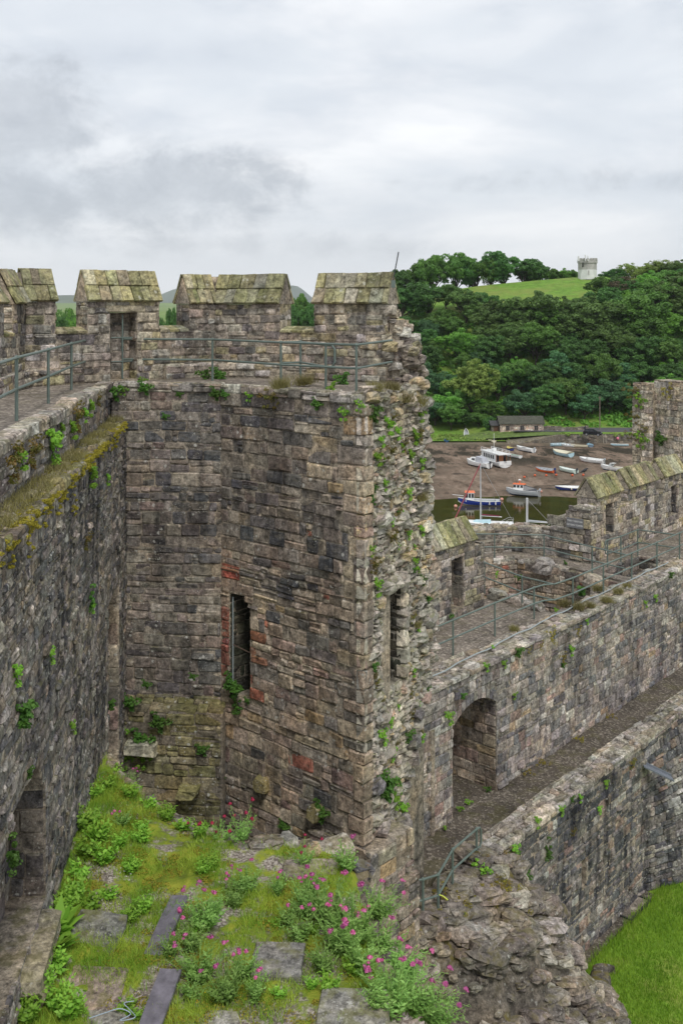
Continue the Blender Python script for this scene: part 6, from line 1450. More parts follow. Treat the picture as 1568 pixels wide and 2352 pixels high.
# small stair rail at the ruined wall end
sp = [(971, 2019, 2110, -15.6), (1006, 2010, 2097, -15.6), (1039, 1952, 2040, -15.3), (1094, 1905, 1962, -15.1)]
pts = []; bs_ = []
for (x, yt, yb, z) in sp:
    q = PZ(x, yb, z); pts.append((q.x, q.y, q.z + (yb - yt) / F * q.y)); bs_.append(q.z - .1)
pts[0] = (pts[0][0], pts[0][1], pts[0][2] - .02)
q0, q3 = Vector(pts[0]), Vector(pts[3])
railing('short curved green handrail above the ruined wall end', pts, 1.0, bases=bs_, rails=(0.0, .55), loops=[(q0, q0 + Vector((-.2, -.05, 0))), (q3, q3 + Vector((.14, .12, 0)))], r=.03, pr=.036)
o = MB(); q = Vector(pts[1]) + Vector((0, 0, -.5)); o.tube([q, q + Vector((.12, -.05, -.02)), q + Vector((.24, -.08, -.1))], .014, 5); o = o.wo('cable_tie', simple('tie_yellow', (.65, .75, .1), .5)); props(o, 'bright yellow tie hanging from the short handrail', 'tie')
# cable along the upper coping
mb = MB(); pts = []
for i in range(60):
    t = -5.5 + 20 * i / 59; pts.append(FU(t, ZU + .085 + .012 * math.sin(i * 1.7), -.42 - .25 * sm(t, -5.5, 6) + .04 * math.sin(i * .8)))
mb.tube(pts, .022, 6); o = mb.wo('cable', M['cable']); props(o, 'pale grey cable lying along the upper wall coping', 'cable')
# ------------------------------------------------------------------ lawn
def lawn_mat():
    m, b, bs, t = new_mat('lawn')
    pos = b.n('NewGeometry', out=0); nz = b.noise(pos, 6.0, 6, .7); nb = b.noise(pos, .8, 4, .6)
    c = b.ramp(nb, [(.3, (.1, .19, .018)), (.5, (.15, .26, .026)), (.68, (.24, .28, .06))])
    c = b.mix(1.0, c, b.ramp(nz, [(.3, .7), (.7, 1.3)]), 'MULTIPLY')
    t.links.new(c, bs.inputs['Base Color']); bs.inputs['Roughness'].default_value = .9; bs.inputs['Specular IOR Level'].default_value = .15
    return m
M['lawn'] = lawn_mat()
V = []; Fc = []; n_ = 40
for j in range(n_):
    for i in range(n_):
        X, Y = -3 + 40 * i / (n_ - 1), 12 + 40 * j / (n_ - 1); V.append((X, Y, ZG - .03 + .06 * mnoise.noise((X * .4, Y * .4, 1))))
for j in range(n_ - 1):
    for i in range(n_ - 1): Fc.append((j * n_ + i, j * n_ + i + 1, (j + 1) * n_ + i + 1, (j + 1) * n_ + i))
o = WO('lawn', V, Fc, M['lawn'], smooth=True); props(o, kind='structure')
def blades(P, hgt, wid, nr, lean=.5):
    N = len(P); a = nr.random(N) * 6.283; dx_ = np.stack([np.cos(a), np.sin(a), np.zeros(N)], 1); l = nr.random(N) * 6.283
    h = hgt * (.5 + nr.random(N)); top = P + np.stack([np.cos(l) * h * lean * nr.random(N), np.sin(l) * h * lean * nr.random(N), h], 1)
    V = np.stack([P - dx_ * wid / 2, P + dx_ * wid / 2, top], 1).reshape(-1, 3)
    return V, np.arange(N * 3).reshape(-1, 3)
nr = np.random.default_rng(5); N = 90000
X = nr.uniform(5.5, 16, N); Y = nr.uniform(25.5, 38, N)
fs = (X - U0[0]) * .75 - (Y - U0[1]) * .661
keep = fs > 2.25; X, Y = X[keep], Y[keep]
P = np.stack([X, Y, np.full(len(X), ZG - .03)], 1); edge = 1 + 1.1 * np.clip(1 - ((P[:, 0] - U0[0]) * .75 - (P[:, 1] - U0[1]) * .661 - 2.25) / .5, 0, 1); V, Fc = blades(P, .11 * edge, .022, nr)
tt = np.repeat(np.clip(.5 + .9 * np.array([mnoise.noise((x * .7, y * .7, 2)) for x, y, _ in P]) + nr.normal(size=len(P)) * .25, 0, 1), 3); M['lf_lawn'] = leaf_mat('lawn_blade', (.13, .26, .018), (.3, .43, .045), .3)
o = WO('grass', V, Fc, M['lf_lawn'], cols=np.stack([tt] * 3, 1)); props(o, 'short mown lawn grass at the foot of the lower wall', 'grass', kind='stuff')
# drain frame in the lawn and strip of bare earth at the wall foot
dc = PZ(1440, 2082, ZG); o = thing('drain_frame', 'rectangular sunken drain with dark metal edging in the lawn corner', 'drain', (dc.x, dc.y, ZG))
mb = MB()
for (a0, a1, c0, c1) in ((-.75, .75, -.5, -.44), (-.75, .75, .44, .5), (-.75, -.69, -.44, .44), (.69, .75, -.44, .44)): mb.fbox(frame((dc.x, dc.y), D), a0, a1, ZG - .1, ZG + .08, c0, c1)
mb.wo('edging', simple('dark_iron', (.03, .03, .03), .6), o); mb = MB(); mb.fbox(frame((dc.x, dc.y), D), -.69, .69, ZG - .1, ZG + .045, -.44, .44); mb.wo('grit', M['gravel'], o)
o = slab_poly('border', [FU(-1, 0, 2.0)[:2], FU(6.4, 0, 2.0)[:2], FU(6.4, 0, 2.3)[:2], FU(-1, 0, 2.3)[:2]], ZG + .035, .1, M['gravel_low']); props(o, kind='structure')

# ------------------------------------------------------------------ overgrown wall top in the foreground
XR = ([9, 13, 14.7, 15.8, 17.7, 18.3, 18.4, 19.2, 19.9, 21.2, 22.3], [1.0, .8, .75, .65, .35, -.1, -1.8, -2.9, -3.7, -4.7, -5.2])
def xl(Y): return -4.29 - .1 * (Y - 12.5) - .06
def xr(Y): return float(np.interp(Y, *XR))
def pz(X, Y):
    e_ = min(1.0, max(0.0, (xr(Y) - X) / .5)); f_ = min(1.0, max(0.0, (22.0 - Y) / 2.5))
    return -9.86 - .22 * sm(Y, 18, 22) + .14 * mnoise.noise((X * .9, Y * .9, 7)) + .07 * mnoise.noise((X * 2.7, Y * 2.7, 3)) + .18 * sm(X, -3.2, -4.8) - .3 * (1 - e_) ** 2
ruin = thing('overgrown_wall_top', 'broad ruined wall top in the foreground covered with grass and valerian', 'ruin', (-2, 16, -16))
def turf_mat():
    m, b, bs, t = new_mat('mossy_turf')
    pos = b.n('NewGeometry', out=0); nb = b.noise(pos, .9, 5, .6); nm = b.noise(pos, 3.0, 6, .65); v = b.n('TexVoronoi', {'Vector': pos, 'Scale': 28.0}, out=1)
    sp = t.nodes.new('ShaderNodeSeparateColor'); t.links.new(v, sp.inputs[0])
    grit = b.ramp(sp.outputs[0], [(0, (.12, .1, .085)), (.5, (.26, .22, .185)), (1, (.46, .41, .36))])
    moss = b.ramp(nm, [(.3, (.09, .11, .018)), (.5, (.18, .24, .026)), (.7, (.33, .33, .045))])
    c = b.mix(b.step(b.math('ADD', b.math('MULTIPLY', nb, .6), b.math('MULTIPLY', nm, .4)), .44, .52), grit, moss)
    t.links.new(c, bs.inputs['Base Color']); bs.inputs['Roughness'].default_value = .95; bs.inputs['Specular IOR Level'].default_value = .15
    bp = b.n('Bump', {'Height': b.math('ADD', nm, b.math('MULTIPLY', sp.outputs[0], .3)), 'Strength': .8, 'Distance': .08}); t.links.new(bp, bs.inputs['Normal'])
    return m
V = []; Fc = []; ny, nx = 110, 60
for j in range(ny):
    Y = 9 + 13.3 * j / (ny - 1)
    for i in range(nx):
        k = i / (nx - 1); X = xl(Y) + (xr(Y) - xl(Y)) * k; V.append((X, Y, pz(X, Y)))
for j in range(ny - 1):
    for i in range(nx - 1): Fc.append((j * nx + i, j * nx + i + 1, (j + 1) * nx + i + 1, (j + 1) * nx + i))
k0 = len(V)
for j in range(ny): 
    Y = 9 + 13.3 * j / (ny - 1); V.append((xr(Y) - .05, Y, -20.6))
for j in range(ny - 1): Fc.append(((j + 1) * nx + nx - 1, j * nx + nx - 1, k0 + j, k0 + j + 1))
M['turf'] = turf_mat(); nf = (ny - 1) * (nx - 1)
WO('turf', V, Fc, [M['turf'], M['mortar']], ruin, smooth=True, mi=[0] * nf + [1] * (len(Fc) - nf))
EP = list(zip(XR[1], XR[0]))
for i in range(len(EP) - 1):
    fr_, l = line_frame(EP[i], EP[i + 1])
    masonry(ruin, fr_, 0, l, -14.5, -10.25, 'mound', hs=(.2, .4), ws=(.25, .6), dj=.06, jit=.04, dep=.04, mk='moundstone')
    for _ in range(int(l * 9)):
        u = random.uniform(0, l); s = random.uniform(.15, .38); add_rock(ruin, Vector(fr_(u, pz(*fr_(u, 0, -.1)[:2]) - .02, -.1)), s * 1.3, s, s * .6, 'mound')
for (x, y, s) in ((660, 1945, .45), (600, 1950, .4), (770, 1952, .5), (715, 1960, .4), (830, 1998, .35), (560, 1945, .35)):
    q = PZ(x, y, -9.95); add_rock(ruin, q, s * 1.3, s, s * .55, 'upper')
finish_stones(ruin)
def flag(x, y, wx, wy, rz, label, col, tilt=(0, 0), th=.09, name='paving_slab', lift=.05, z=None):
    q = PZ(x, y, -9.8); zz = (pz(q.x, q.y) if z is None else z) + lift; mb = MB(); J = lambda: random.uniform(-.03, .03)
    ring = []; cc = [(-wx / 2, -wy / 2), (wx / 2, -wy / 2), (wx / 2, wy / 2), (-wx / 2, wy / 2)]; n_ = 5 if name == 'paving_slab' else 2
    for sd_ in range(4):
        a, c = cc[sd_], cc[(sd_ + 1) % 4]
        for k in range(n_):
            t_ = k / n_; cut = .06 * (k == 0) * random.random(); jj = .016 if name == 'paving_slab' else .004
            ring.append(((a[0] + (c[0] - a[0]) * t_) * (1 - cut) + random.uniform(-jj, jj), (a[1] + (c[1] - a[1]) * t_) * (1 - cut) + random.uniform(-jj, jj)))
    m_ = len(ring); V = [(a, c, -th) for a, c in ring] + [(a, c, -.01) for a, c in ring] + [(a * .97, c * .97, .012 + random.uniform(-.004, .004)) for a, c in ring]
    Fc = [tuple(range(m_ - 1, -1, -1)), tuple(range(2 * m_, 3 * m_))] + [(k + r, (k + 1) % m_ + r, (k + 1) % m_ + r + m_, k + r + m_) for r in (0, m_) for k in range(m_)]
    me = make_mesh(name, V, Fc, M['slabstone'] if name == 'paving_slab' else M['slate'], [col] * len(V))
    o = bpy.data.objects.new(name, me); COL.objects.link(o); o.location = (q.x, q.y, zz); o.rotation_euler = (R(tilt[0]), R(tilt[1]), R(rz)); props(o, label, 'slab'); return o
M['slabstone'] = stone_mat('slab_stone', .75, .2, .45, mosscol=(.16, .16, .03), smear=.2, bump=.4)
M['slate'] = simple('purple_slate', (.15, .138, .16), .45, 0, 5.0, .4, .2)
flag(218, 2160, .78, 1.0, -4, 'dark weathered slab tilted on the turf by the left wall', (.15, .15, .132), (9, 5), lift=.06)
flag(212, 2275, .86, .95, -3, 'pinkish sandstone slab in front of the dark tilted slab', (.27, .215, .185), (6, 0), lift=.02)
flag(200, 2345, 1.0, .5, -2, 'dark slab at the bottom edge under the blue rope', (.21, .2, .18), (0, 0), lift=-.01)
flag(638, 2212, .76, .72, -2, 'square grey concrete slab in the middle of the turf', (.21, .2, .185), (3, 0), lift=.05)
flag(812, 2330, .98, .8, -2, 'grey slab with white lichen at the bottom edge right of centre', (.21, .205, .19), (2, 0), lift=.05)
flag(492, 2342, .62, .5, -3, 'small grey slab at the bottom edge left of centre', (.28, .27, .25), (0, 0), lift=.03)
flag(712, 1990, .95, .5, 4, 'flat reddish slab near the far rim of the turf', (.3, .25, .22), (0, 0), lift=.05)
flag(384, 2128, .3, 1.35, -8, 'smooth slate plank lying on the turf, farther one', (1, 1, 1), (5, 0), .04, 'slate_plank', .1)
flag(368, 2306, .32, 1.1, -6, 'smooth slate plank lying on the turf, nearer one', (1, 1, 1), (4, 0), .04, 'slate_plank', .12)
pts = []
for i, (x, y) in enumerate([(205, 2340), (240, 2328), (275, 2318), (300, 2330), (275, 2345), (310, 2338), (298, 2320), (285, 2305), (312, 2300)]): pts.append(PZ(x, y, -9.68 + .03 * (i % 3)))
cr = []
for i in range(len(pts) - 1):
    for k in range(5):
        a = pts[max(i - 1, 0)]; b_, c_ = pts[i], pts[i + 1]; d_ = pts[min(i + 2, len(pts) - 1)]; t_ = k / 5
        cr.append(.5 * ((2 * b_) + (c_ - a) * t_ + (2 * a - 5 * b_ + 4 * c_ - d_) * t_ ** 2 + (3 * b_ - a - 3 * c_ + d_) * t_ ** 3))
mb = MB(); mb.tube(cr, .006, 6); o = mb.wo('rope', simple('blue_rope', (.36, .44, .52), .6)); props(o, 'thin pale blue rope looped on the dark slab', 'rope')
# ------------------------------------------------------------------ plants on the ruin
M['lf_val'] = leaf_mat('valerian_leaf', (.16, .31, .06), (.34, .53, .14), .35)
M['lf_weed'] = leaf_mat('weed_leaf', (.14, .34, .03), (.37, .6, .08), .35)
M['lf_ivy'] = leaf_mat('wall_plant_leaf', (.045, .125, .02), (.13, .26, .045), .3)
M['lf_rust'] = leaf_mat('rusty_plant_leaf', (.13, .16, .03), (.24, .15, .045), .3)
M['lf_moss'] = leaf_mat('golden_moss', (.19, .165, .018), (.36, .29, .035), .2, .8)
M['lf_straw'] = leaf_mat('dry_grass', (.17, .15, .05), (.27, .24, .1), .3)
M['pinkfl'] = leaf_mat('pink_petals', (.5, .05, .26), (.74, .26, .48), .3)
M['redfl'] = leaf_mat('crimson_petals', (.4, .02, .06), (.55, .05, .14), .3)
M['whitefl'] = leaf_mat('white_petals', (.75, .75, .7), (.85, .85, .82), .3)
M['yelfl'] = leaf_mat('yellow_petals', (.7, .5, .02), (.75, .6, .03), .3)
def quads(P, A, Bv, t):
    V = np.stack([P, P + A * .45 + Bv, P + A, P + A * .45 - Bv], 1).reshape(-1, 3)
    return V, np.arange(len(P) * 4).reshape(-1, 4), np.repeat(np.stack([t] * 3, 1), 4, axis=0)
def leafy(seed, nst, length, ll, lw, spread=.6, step=.055, droop=.25, twin=True, basal=0):
    nr = np.random.default_rng(seed); P = []; A = []; Bv = []; tt = []; tips = []; stem = MB()
    for s in range(nst):
        a = nr.uniform(0, 6.283); L_ = length * nr.uniform(.55, 1.1); sp_ = spread * nr.uniform(.15, 1.0)
        d0 = np.array([math.cos(a) * sp_, math.sin(a) * sp_, 1.0]); d0 /= np.linalg.norm(d0); base = np.array([math.cos(a), math.sin(a), 0]) * nr.uniform(0, .12) * length
        pts = []; p = base.copy(); d_ = d0.copy(); n = max(3, int(L_ / step)); tone = nr.random()
        for i in range(n):
            pts.append(tuple(p)); q = i / n
            if q > .12:
                for k in range(2 if twin else 1):
                    an = a + i * 1.57 + k * math.pi + nr.normal() * .3; out = np.array([math.cos(an), math.sin(an), .35 + nr.normal() * .25]); out /= np.linalg.norm(out)
                    l_ = ll * (1.1 - .55 * q) * nr.uniform(.7, 1.2); side = np.cross(out, d_); side /= np.linalg.norm(side) + 1e-6
                    P.append(p.copy()); A.append(out * l_); Bv.append((side + np.array([0, 0, nr.normal() * .25])) * lw * l_ / ll * .5); tt.append(np.clip(tone * .5 + .5 * nr.random(), 0, 1))
            p = p + d_ * step; d_ = d_ + np.array([math.cos(a), math.sin(a), -.2]) * droop * .1; d_ /= np.linalg.norm(d_)
        stem.tube(pts, .006, 4, r1=.003, caps=False); tips.append((p.copy(), d_.copy()))
    for k in range(basal):
        an = nr.uniform(0, 6.283); out = np.array([math.cos(an), math.sin(an), nr.uniform(.3, 1.2)]); out /= np.linalg.norm(out); l_ = ll * nr.uniform(1.2, 2.0)
        side = np.cross(out, [0, 0, 1.0]); side /= np.linalg.norm(side); P.append(np.array([0, 0, .01])); A.append(out * l_); Bv.append(side * lw * .9); tt.append(nr.random())
    V, Fc, C = quads(np.array(P), np.array(A), np.array(Bv), np.array(tt)); return V, Fc, C, stem, tips
def flower_ball(c, d_, r, n, nr):
    dd = nr.normal(size=(n, 3)); dd[:, 2] = np.abs(dd[:, 2]) * .9 - .2; dd /= np.linalg.norm(dd, axis=1)[:, None]; P = np.asarray(c) + dd * r * (.5 + .5 * nr.random((n, 1))) * np.array([1, 1, .85])
    A = np.cross(dd, nr.normal(size=(n, 3))); A /= np.linalg.norm(A, axis=1)[:, None]; Bv = np.cross(dd, A); s = r * .3
    V = np.stack([P - A * s, P - Bv * s, P + A * s, P + Bv * s], 1).reshape(-1, 3)
    return V, np.arange(n * 4).reshape(-1, 4), np.repeat(np.stack([nr.random(n)] * 3, 1), 4, axis=0)
PROTO = []
def valerian(seed, nst, length, nfl, mat, ll=.105, lw=.036):
    V, Fc, C, stem, tips = leafy(seed, nst, length, ll, lw, .75); r = thing('valerian_plant', 'x', 'plant'); PROTO.append(r)
    LO('foliage', V, Fc, M['lf_val'], r, C); stem.lo('stems', M['lf_val'], r, tint=True); nr = np.random.default_rng(seed + 50)
    tips = sorted(tips, key=lambda q: -q[0][2])
    for k in range(nfl):
        p, d_ = tips[k]; bits = [flower_ball(p + d_ * .03 + nr.normal(size=3) * .011 * j, d_, .044 * (1 - .18 * j), 34, nr) for j in range(3)]
        V = np.concatenate([q[0] for q in bits]); C = np.concatenate([q[2] for q in bits]); LO('flower_head', V, np.arange(len(V)).reshape(-1, 4), mat, r, C)
    return r
VP = [valerian(31, 34, .62, 3, M['pinkfl']), valerian(32, 46, .7, 3, M['pinkfl']), valerian(33, 18, .75, 4, M['redfl']), valerian(34, 32, .5, 1, M['pinkfl'])]
def weed(seed, nst, length, ll, lw, mat, basal=0, name='leafy_weed', spread=.8):
    V, Fc, C, stem, tips = leafy(seed, nst, length, ll, lw, spread, basal=basal); r = thing(name, 'x', 'plant'); PROTO.append(r)
    LO('foliage', V, Fc, mat, r, C); stem.lo('stems', mat, r, tint=True); return r
WP = [weed(41, 26, .38, .1, .05, M['lf_weed']), weed(42, 20, .3, .12, .06, M['lf_weed'], 8), weed(43, 4, .12, .22, .085, M['lf_weed'], 22)]
def spot(x, y, dz=0.0):
    Z = -9.85
    for _ in range(6):
        q = PZ(x, y, Z); Z = pz(q.x, min(q.y, 22.2))
    X = min(max(q.x, xl(q.y) + .05), xr(q.y) + .12); return Vector((X, q.y, pz(X, q.y) - .02 + dz))
def plant(proto, loc, sc, label, group, cat='plant', rot=None, rz=None):
    c = copy_tree(proto); c.location = loc; c.scale = (sc, sc, sc * random.uniform(.85, 1.1)); c.rotation_euler = rot or (random.uniform(-.15, .15), random.uniform(-.15, .15), random.uniform(0, 6.28) if rz is None else rz)
    c['label'] = label; c['category'] = cat; c['group'] = group; return c
VL = [(555, 1935, 1.0, 2, 'by the far rim of the turf'), (600, 1930, .95, 2, 'by the far rim of the turf'), (510, 1930, .9, 2, 'by the far rim of the turf'), (800, 2000, 1.15, 3, 'at the right rim of the turf'), (700, 1990, .8, 2, 'by the far rim of the turf'), (640, 2055, .8, 0, 'in the middle of the turf'), (565, 2050, .9, 1, 'in the middle of the turf'), (490, 2100, .95, 3, 'in the middle of the turf'), (470, 2135, 1.05, 1, 'in the middle of the turf'), (440, 2185, 1.0, 0, 'beside the slate planks'), (395, 2200, .9, 3, 'beside the slate planks'), (460, 2255, 1.1, 1, 'beside the slate planks'), (540, 2085, .8, 0, 'in the middle of the turf'),
      (700, 2110, 1.2, 1, 'in the big clump above the square slab'), (760, 2130, 1.3, 1, 'in the big clump above the square slab'), (690, 2160, .9, 0, 'in the big clump above the square slab'), (810, 2165, 1.3, 1, 'in the big clump above the square slab'), (830, 2235, 1.2, 0, 'at the right rim of the turf'), (745, 2235, 1.1, 3, 'in the big clump above the square slab'), (780, 2190, 1.2, 1, 'in the big clump above the square slab'), (865, 2190, 1.1, 1, 'at the right rim of the turf'), (895, 2300, 1.2, 1, 'at the bottom right of the turf'), (900, 2345, 1.2, 1, 'at the bottom right of the turf'), (870, 2330, 1.0, 0, 'at the bottom right of the turf'), (555, 2250, .9, 0, 'beside the slate planks'), (520, 2300, 1.0, 1, 'beside the slate planks'), (330, 1800, .7, 0, 'in the far left corner of the turf'), (280, 1900, .7, 0, 'in the far left corner of the turf'), (715, 2060, 1.0, 3, 'in the big clump above the square slab'), (660, 2130, .9, 3, 'in the big clump above the square slab'), (440, 2300, .9, 3, 'beside the slate planks'), (590, 2300, .8, 0, 'left of the lichen slab')]
for (x, y, s, k, w_) in VL: plant(VP[k], spot(x, y), s * .92, ('crimson' if k == 2 else 'pink') + ' flowering valerian ' + w_, 'valerian ' + w_)
# a few valerians hanging over the right rim
for (x, y, z, s) in ((940, 2330, -10.6, 1.1), (985, 2352, -10.9, 1.1), (915, 2240, -10.3, 1.0), (860, 2110, -10.05, .9)):
    plant(VP[1], PZ(x, y, z), s, 'pink valerian hanging over the right edge of the overgrown wall top', 'valerian over the edge', rot=(random.uniform(-.2, .2), .45, random.uniform(-.4, .4)))
WLs = [(215, 1835, .9, 0), (250, 1810, .8, 1), (300, 1835, .8, 0), (345, 1860, .8, 1), (190, 1905, 1.0, 0), (230, 1935, 1.1, 0), (200, 1965, 1.1, 1), (240, 1985, 1.0, 0), (180, 2015, 1.0, 1), (172, 2065, 1.0, 0), (212, 2085, .9, 1), (130, 2140, 1.1, 2), (112, 2185, 1.0, 2), (122, 2235, 1.0, 1), (92, 2275, 1.0, 0), (72, 2315, 1.0, 1), (128, 2315, 1.0, 0), (250, 2065, .8, 1), (300, 2005, .7, 0), (160, 2340, 1.0, 0), (300, 2112, .6, 1), (420, 1905, .8, 1), (385, 1885, .8, 0), (460, 1925, .8, 0), (270, 1780, .8, 1), (350, 2230, .6, 1), (275, 1950, .8, 0), (640, 2290, .6, 1), (760, 2280, .7, 0), (440, 2150, .5, 1), (95, 2230, 1.0, 0), (60, 2345, 1.0, 0), (150, 2095, 1., 0)]
random.seed(77)
for _ in range(26): WLs.append((random.uniform(90, 330) if random.random() < .6 else random.uniform(300, 860), random.uniform(1880, 2340), random.uniform(.45, .8), random.choice((0, 0, 1))))
WLs = [q for q in WLs if not (340 < q[0] < 420 and 2060 < q[1] < 2352) and not (150 < q[0] < 290 and 2100 < q[1] < 2330) and not (570 < q[0] < 705 and 2155 < q[1] < 2265)]
WW = ['upright leafy weed', 'bushy leafy weed', 'broad-leaved dock']
for (x, y, s, k) in WLs:
    s *= 1.25
    w_ = 'along the foot of the left wall' if x < 260 else 'on the overgrown wall top'
    plant(WP[k], spot(x, y), s, WW[k] + ' growing ' + w_, 'weeds ' + w_)
# grass on the ruin (uncountable), denser to the left and far rim
nr = np.random.default_rng(8); PP = []; TT = []
while len(PP) < 40000:
    Y = nr.uniform(12.6, 22.2); X = nr.uniform(-5.6, .8)
    if X < xl(Y) or X > xr(Y): continue
    m_ = .5 + 1.3 * mnoise.noise((X * 1.1, Y * 1.1, 9)); dens = m_ + .75 * sm(X, xl(Y) + 1.9, xl(Y) + .1) + .55 * sm(Y, 18.3, 20.5) - .3
    if nr.random() < dens: PP.append((X, Y, pz(X, Y) - .02)); TT.append(np.clip(.5 + .8 * mnoise.noise((X * 2, Y * 2, 1)) * 1.0 + nr.normal() * .2, 0, 1))
V, Fc = blades(np.array(PP), .12, .013, nr, 1.1); tt = np.repeat(np.array(TT), 3)
M['lf_grass'] = leaf_mat('rough_grass', (.17, .35, .03), (.47, .58, .08), .35)
o = WO('rough_grass', V, Fc, M['lf_grass'], cols=np.stack([tt] * 3, 1)); props(o, 'rough grass growing over the ruined wall top', 'grass', kind='stuff')
# moss cushions on the turf and along the left ledge
def moss_cloud(cs, rs, per, leaf, seed): return leaf_cloud(cs, rs, per, leaf, np.random.default_rng(seed), flat=.45, elong=1.1)
cs = []; rs_ = []
for _ in range(520):
    Y = random.uniform(12.6, 21.5); X = random.uniform(-5, .7)
    if X < xl(Y) or X > xr(Y) - .05 or mnoise.noise((X * .9, Y * .9, 15)) < -.05: continue
    cs.append((X, Y, pz(X, Y))); rs_.append(random.uniform(.07, .2))
V, Fc, C = moss_cloud(cs, rs_, 110, .024, 4); o = WO('moss', V, Fc, M['lf_moss'], cols=C); props(o, 'golden moss cushions on the ruined wall top', 'moss', kind='stuff')
cs = []; rs_ = []
for _ in range(300):
    u = random.uniform(2.5, UL - .1); v = random.choice((random.uniform(0, .5), -.02)); cs.append(FL2(u, -3.02 + (-abs(random.gauss(0, .12)) if v < 0 else 0.0), -v)); rs_.append(random.uniform(.04, .1))
for (u, dz) in ((7.6, .9), (8.9, 1.0), (6.3, .5), (11.2, .6), (14.9, .5), (5.2, .8), (4.0, .6), (12.6, .35)):    # beards hanging down the face
    for k in range(14):
        q = random.random() ** 1.6; cs.append(FL2(u + random.gauss(0, .1 + .12 * (1 - q)), -3.05 - dz * .75 * q, .02)); rs_.append(random.uniform(.03, .07))
V, Fc, C = moss_cloud(cs, rs_, 150, .02, 6); o = WO('ledge_moss', V, Fc, M['lf_moss'], cols=C); props(o, 'thick golden moss along the ledge of the left wall', 'moss', kind='stuff')
nr = np.random.default_rng(12); PP = []
for _ in range(5000):
    u = nr.uniform(2.5, UL); v = nr.uniform(.03, .5)
    if mnoise.noise((u * 1.2, v, 3)) > -.05: PP.append(FL2(u, -2.98, -v))
V, Fc = blades(np.array(PP), .12, .012, nr, 1.2); tt = np.repeat(nr.random(len(PP)), 3); o = WO('ledge_grass', V, Fc, M['lf_straw'], cols=np.stack([tt] * 3, 1)); props(o, 'dry straw-coloured grass on the ledge of the left wall', 'grass', kind='stuff')
# ------------------------------------------------------------------ tufts on the walls
def tuft(seed, n, r, leaf, mat, name='wall_plant', hang=.0):
    nr = np.random.default_rng(seed); cs = [(nr.normal() * .4, nr.uniform(.0, .35), nr.normal() * .42 - hang * nr.random()) for _ in range(n)]
    V, Fc, C = leaf_cloud(cs, [r * nr.uniform(.6, 1.2) for _ in cs], 42, leaf, nr, flat=.9, elong=1.25); t = thing(name, 'x', 'plant'); PROTO.append(t)
    LO('foliage', V, Fc, mat, t, C); st = MB()
    for c_ in cs[:5]: st.tube([(0, -.08, 0), tuple(np.array(c_) * .9)], .018, 4, caps=False)
    st.lo('stems', M['bark'], t); return t
TP_ = {'g': tuft(61, 12, .24, .14, M['lf_ivy']), 'h': tuft(62, 14, .22, .13, M['lf_ivy'], hang=.9), 'y': tuft(63, 12, .22, .12, M['lf_weed']), 'r': tuft(64, 12, .2, .1, M['lf_rust']), 'm': tuft(65, 12, .2, .07, M['lf_moss'], 'moss_tuft', hang=.6)}
nr = np.random.default_rng(70); PPt = np.stack([nr.normal(size=420) * .35, nr.normal(size=420) * .35, np.zeros(420)], 1); V, Fc = blades(PPt, .75, .05, nr, 1.1); tt = np.repeat(nr.random(420), 3)
gt = thing('grass_tuft', 'x', 'plant'); PROTO.append(gt); LO('foliage', V, Fc, M['lf_straw'], gt, np.stack([tt] * 3, 1)); TP_['s'] = gt
def on_plane(px, py, fr):
    o_ = Vector(fr(0, 0, 0)); n_ = Vector(fr(0, 0, 1)) - o_; dr = Vector(((px - CX) / F, 1, -(py - HY) / F)); k = o_.dot(n_) / dr.dot(n_); return dr * k, n_
def wall_tufts(where, fr, lst, group):
    for (x, y, s, k) in lst:
        p, n_ = on_plane(x, y, fr); p = p + n_ * .02
        lab = {'g': 'green leafy tuft', 'h': 'hanging green leafy tuft', 'y': 'bright green leafy tuft', 'r': 'rust-tinged leafy tuft', 'm': 'golden moss tuft', 's': 'dry grass tuft'}[k] + ' ' + where
        plant(TP_[k], p, s * .95, lab, group, rz=math.atan2(n_.y, n_.x) - math.pi / 2 if k != 's' else None, rot=None if k == 's' else (random.uniform(-.2, .2), random.uniform(-.3, .3), math.atan2(n_.y, n_.x) - math.pi / 2))
wall_tufts('at the top left of the tower face', FA, [(262, 905, .36, 'g'), (285, 894, .2, 'y'), (334, 894, .3, 'g'), (412, 907, .16, 'g'), (380, 958, .16, 'g'), (496, 906, .28, 'g')], 'tower top tufts')
wall_tufts('rooted in the upper courses of the tower face', FB, [(520, 908, .22, 'g'), (627, 918, .34, 'r'), (729, 931, .25, 'g'), (793, 948, .22, 'y'), (830, 930, .2, 'y'), (575, 908, .18, 'y')], 'tower face tufts')
wall_tufts('on the upper strip of the left wall', FL1, [(169, 963, .42, 'r'), (203, 935, .28, 'y'), (222, 919, .22, 'r'), (137, 985, .2, 'y'), (112, 1015, .5, 'y'), (66, 1041, .4, 'r'), (19, 1065, .42, 'r'), (40, 1050, .3, 'y'), (160, 985, .3, 'y'), (190, 950, .25, 'y')], 'left wall upper tufts')
wall_tufts('scattered on the face of the left wall', FL2, [(204, 1091, .36, 'y'), (243, 1098, .2, 'y'), (193, 1245, .25, 'r'), (204, 1372, .26, 'h'), (31, 1545, .22, 'y'), (109, 1500, .22, 'y'), (41, 1652, .36, 'g'), (206, 1392, .2, 'y'), (161, 1668, .18, 'y'), (250, 1625, .24, 'g'), (20, 1960, .25, 'h'), (60, 1780, .14, 'g')], 'left wall face tufts')
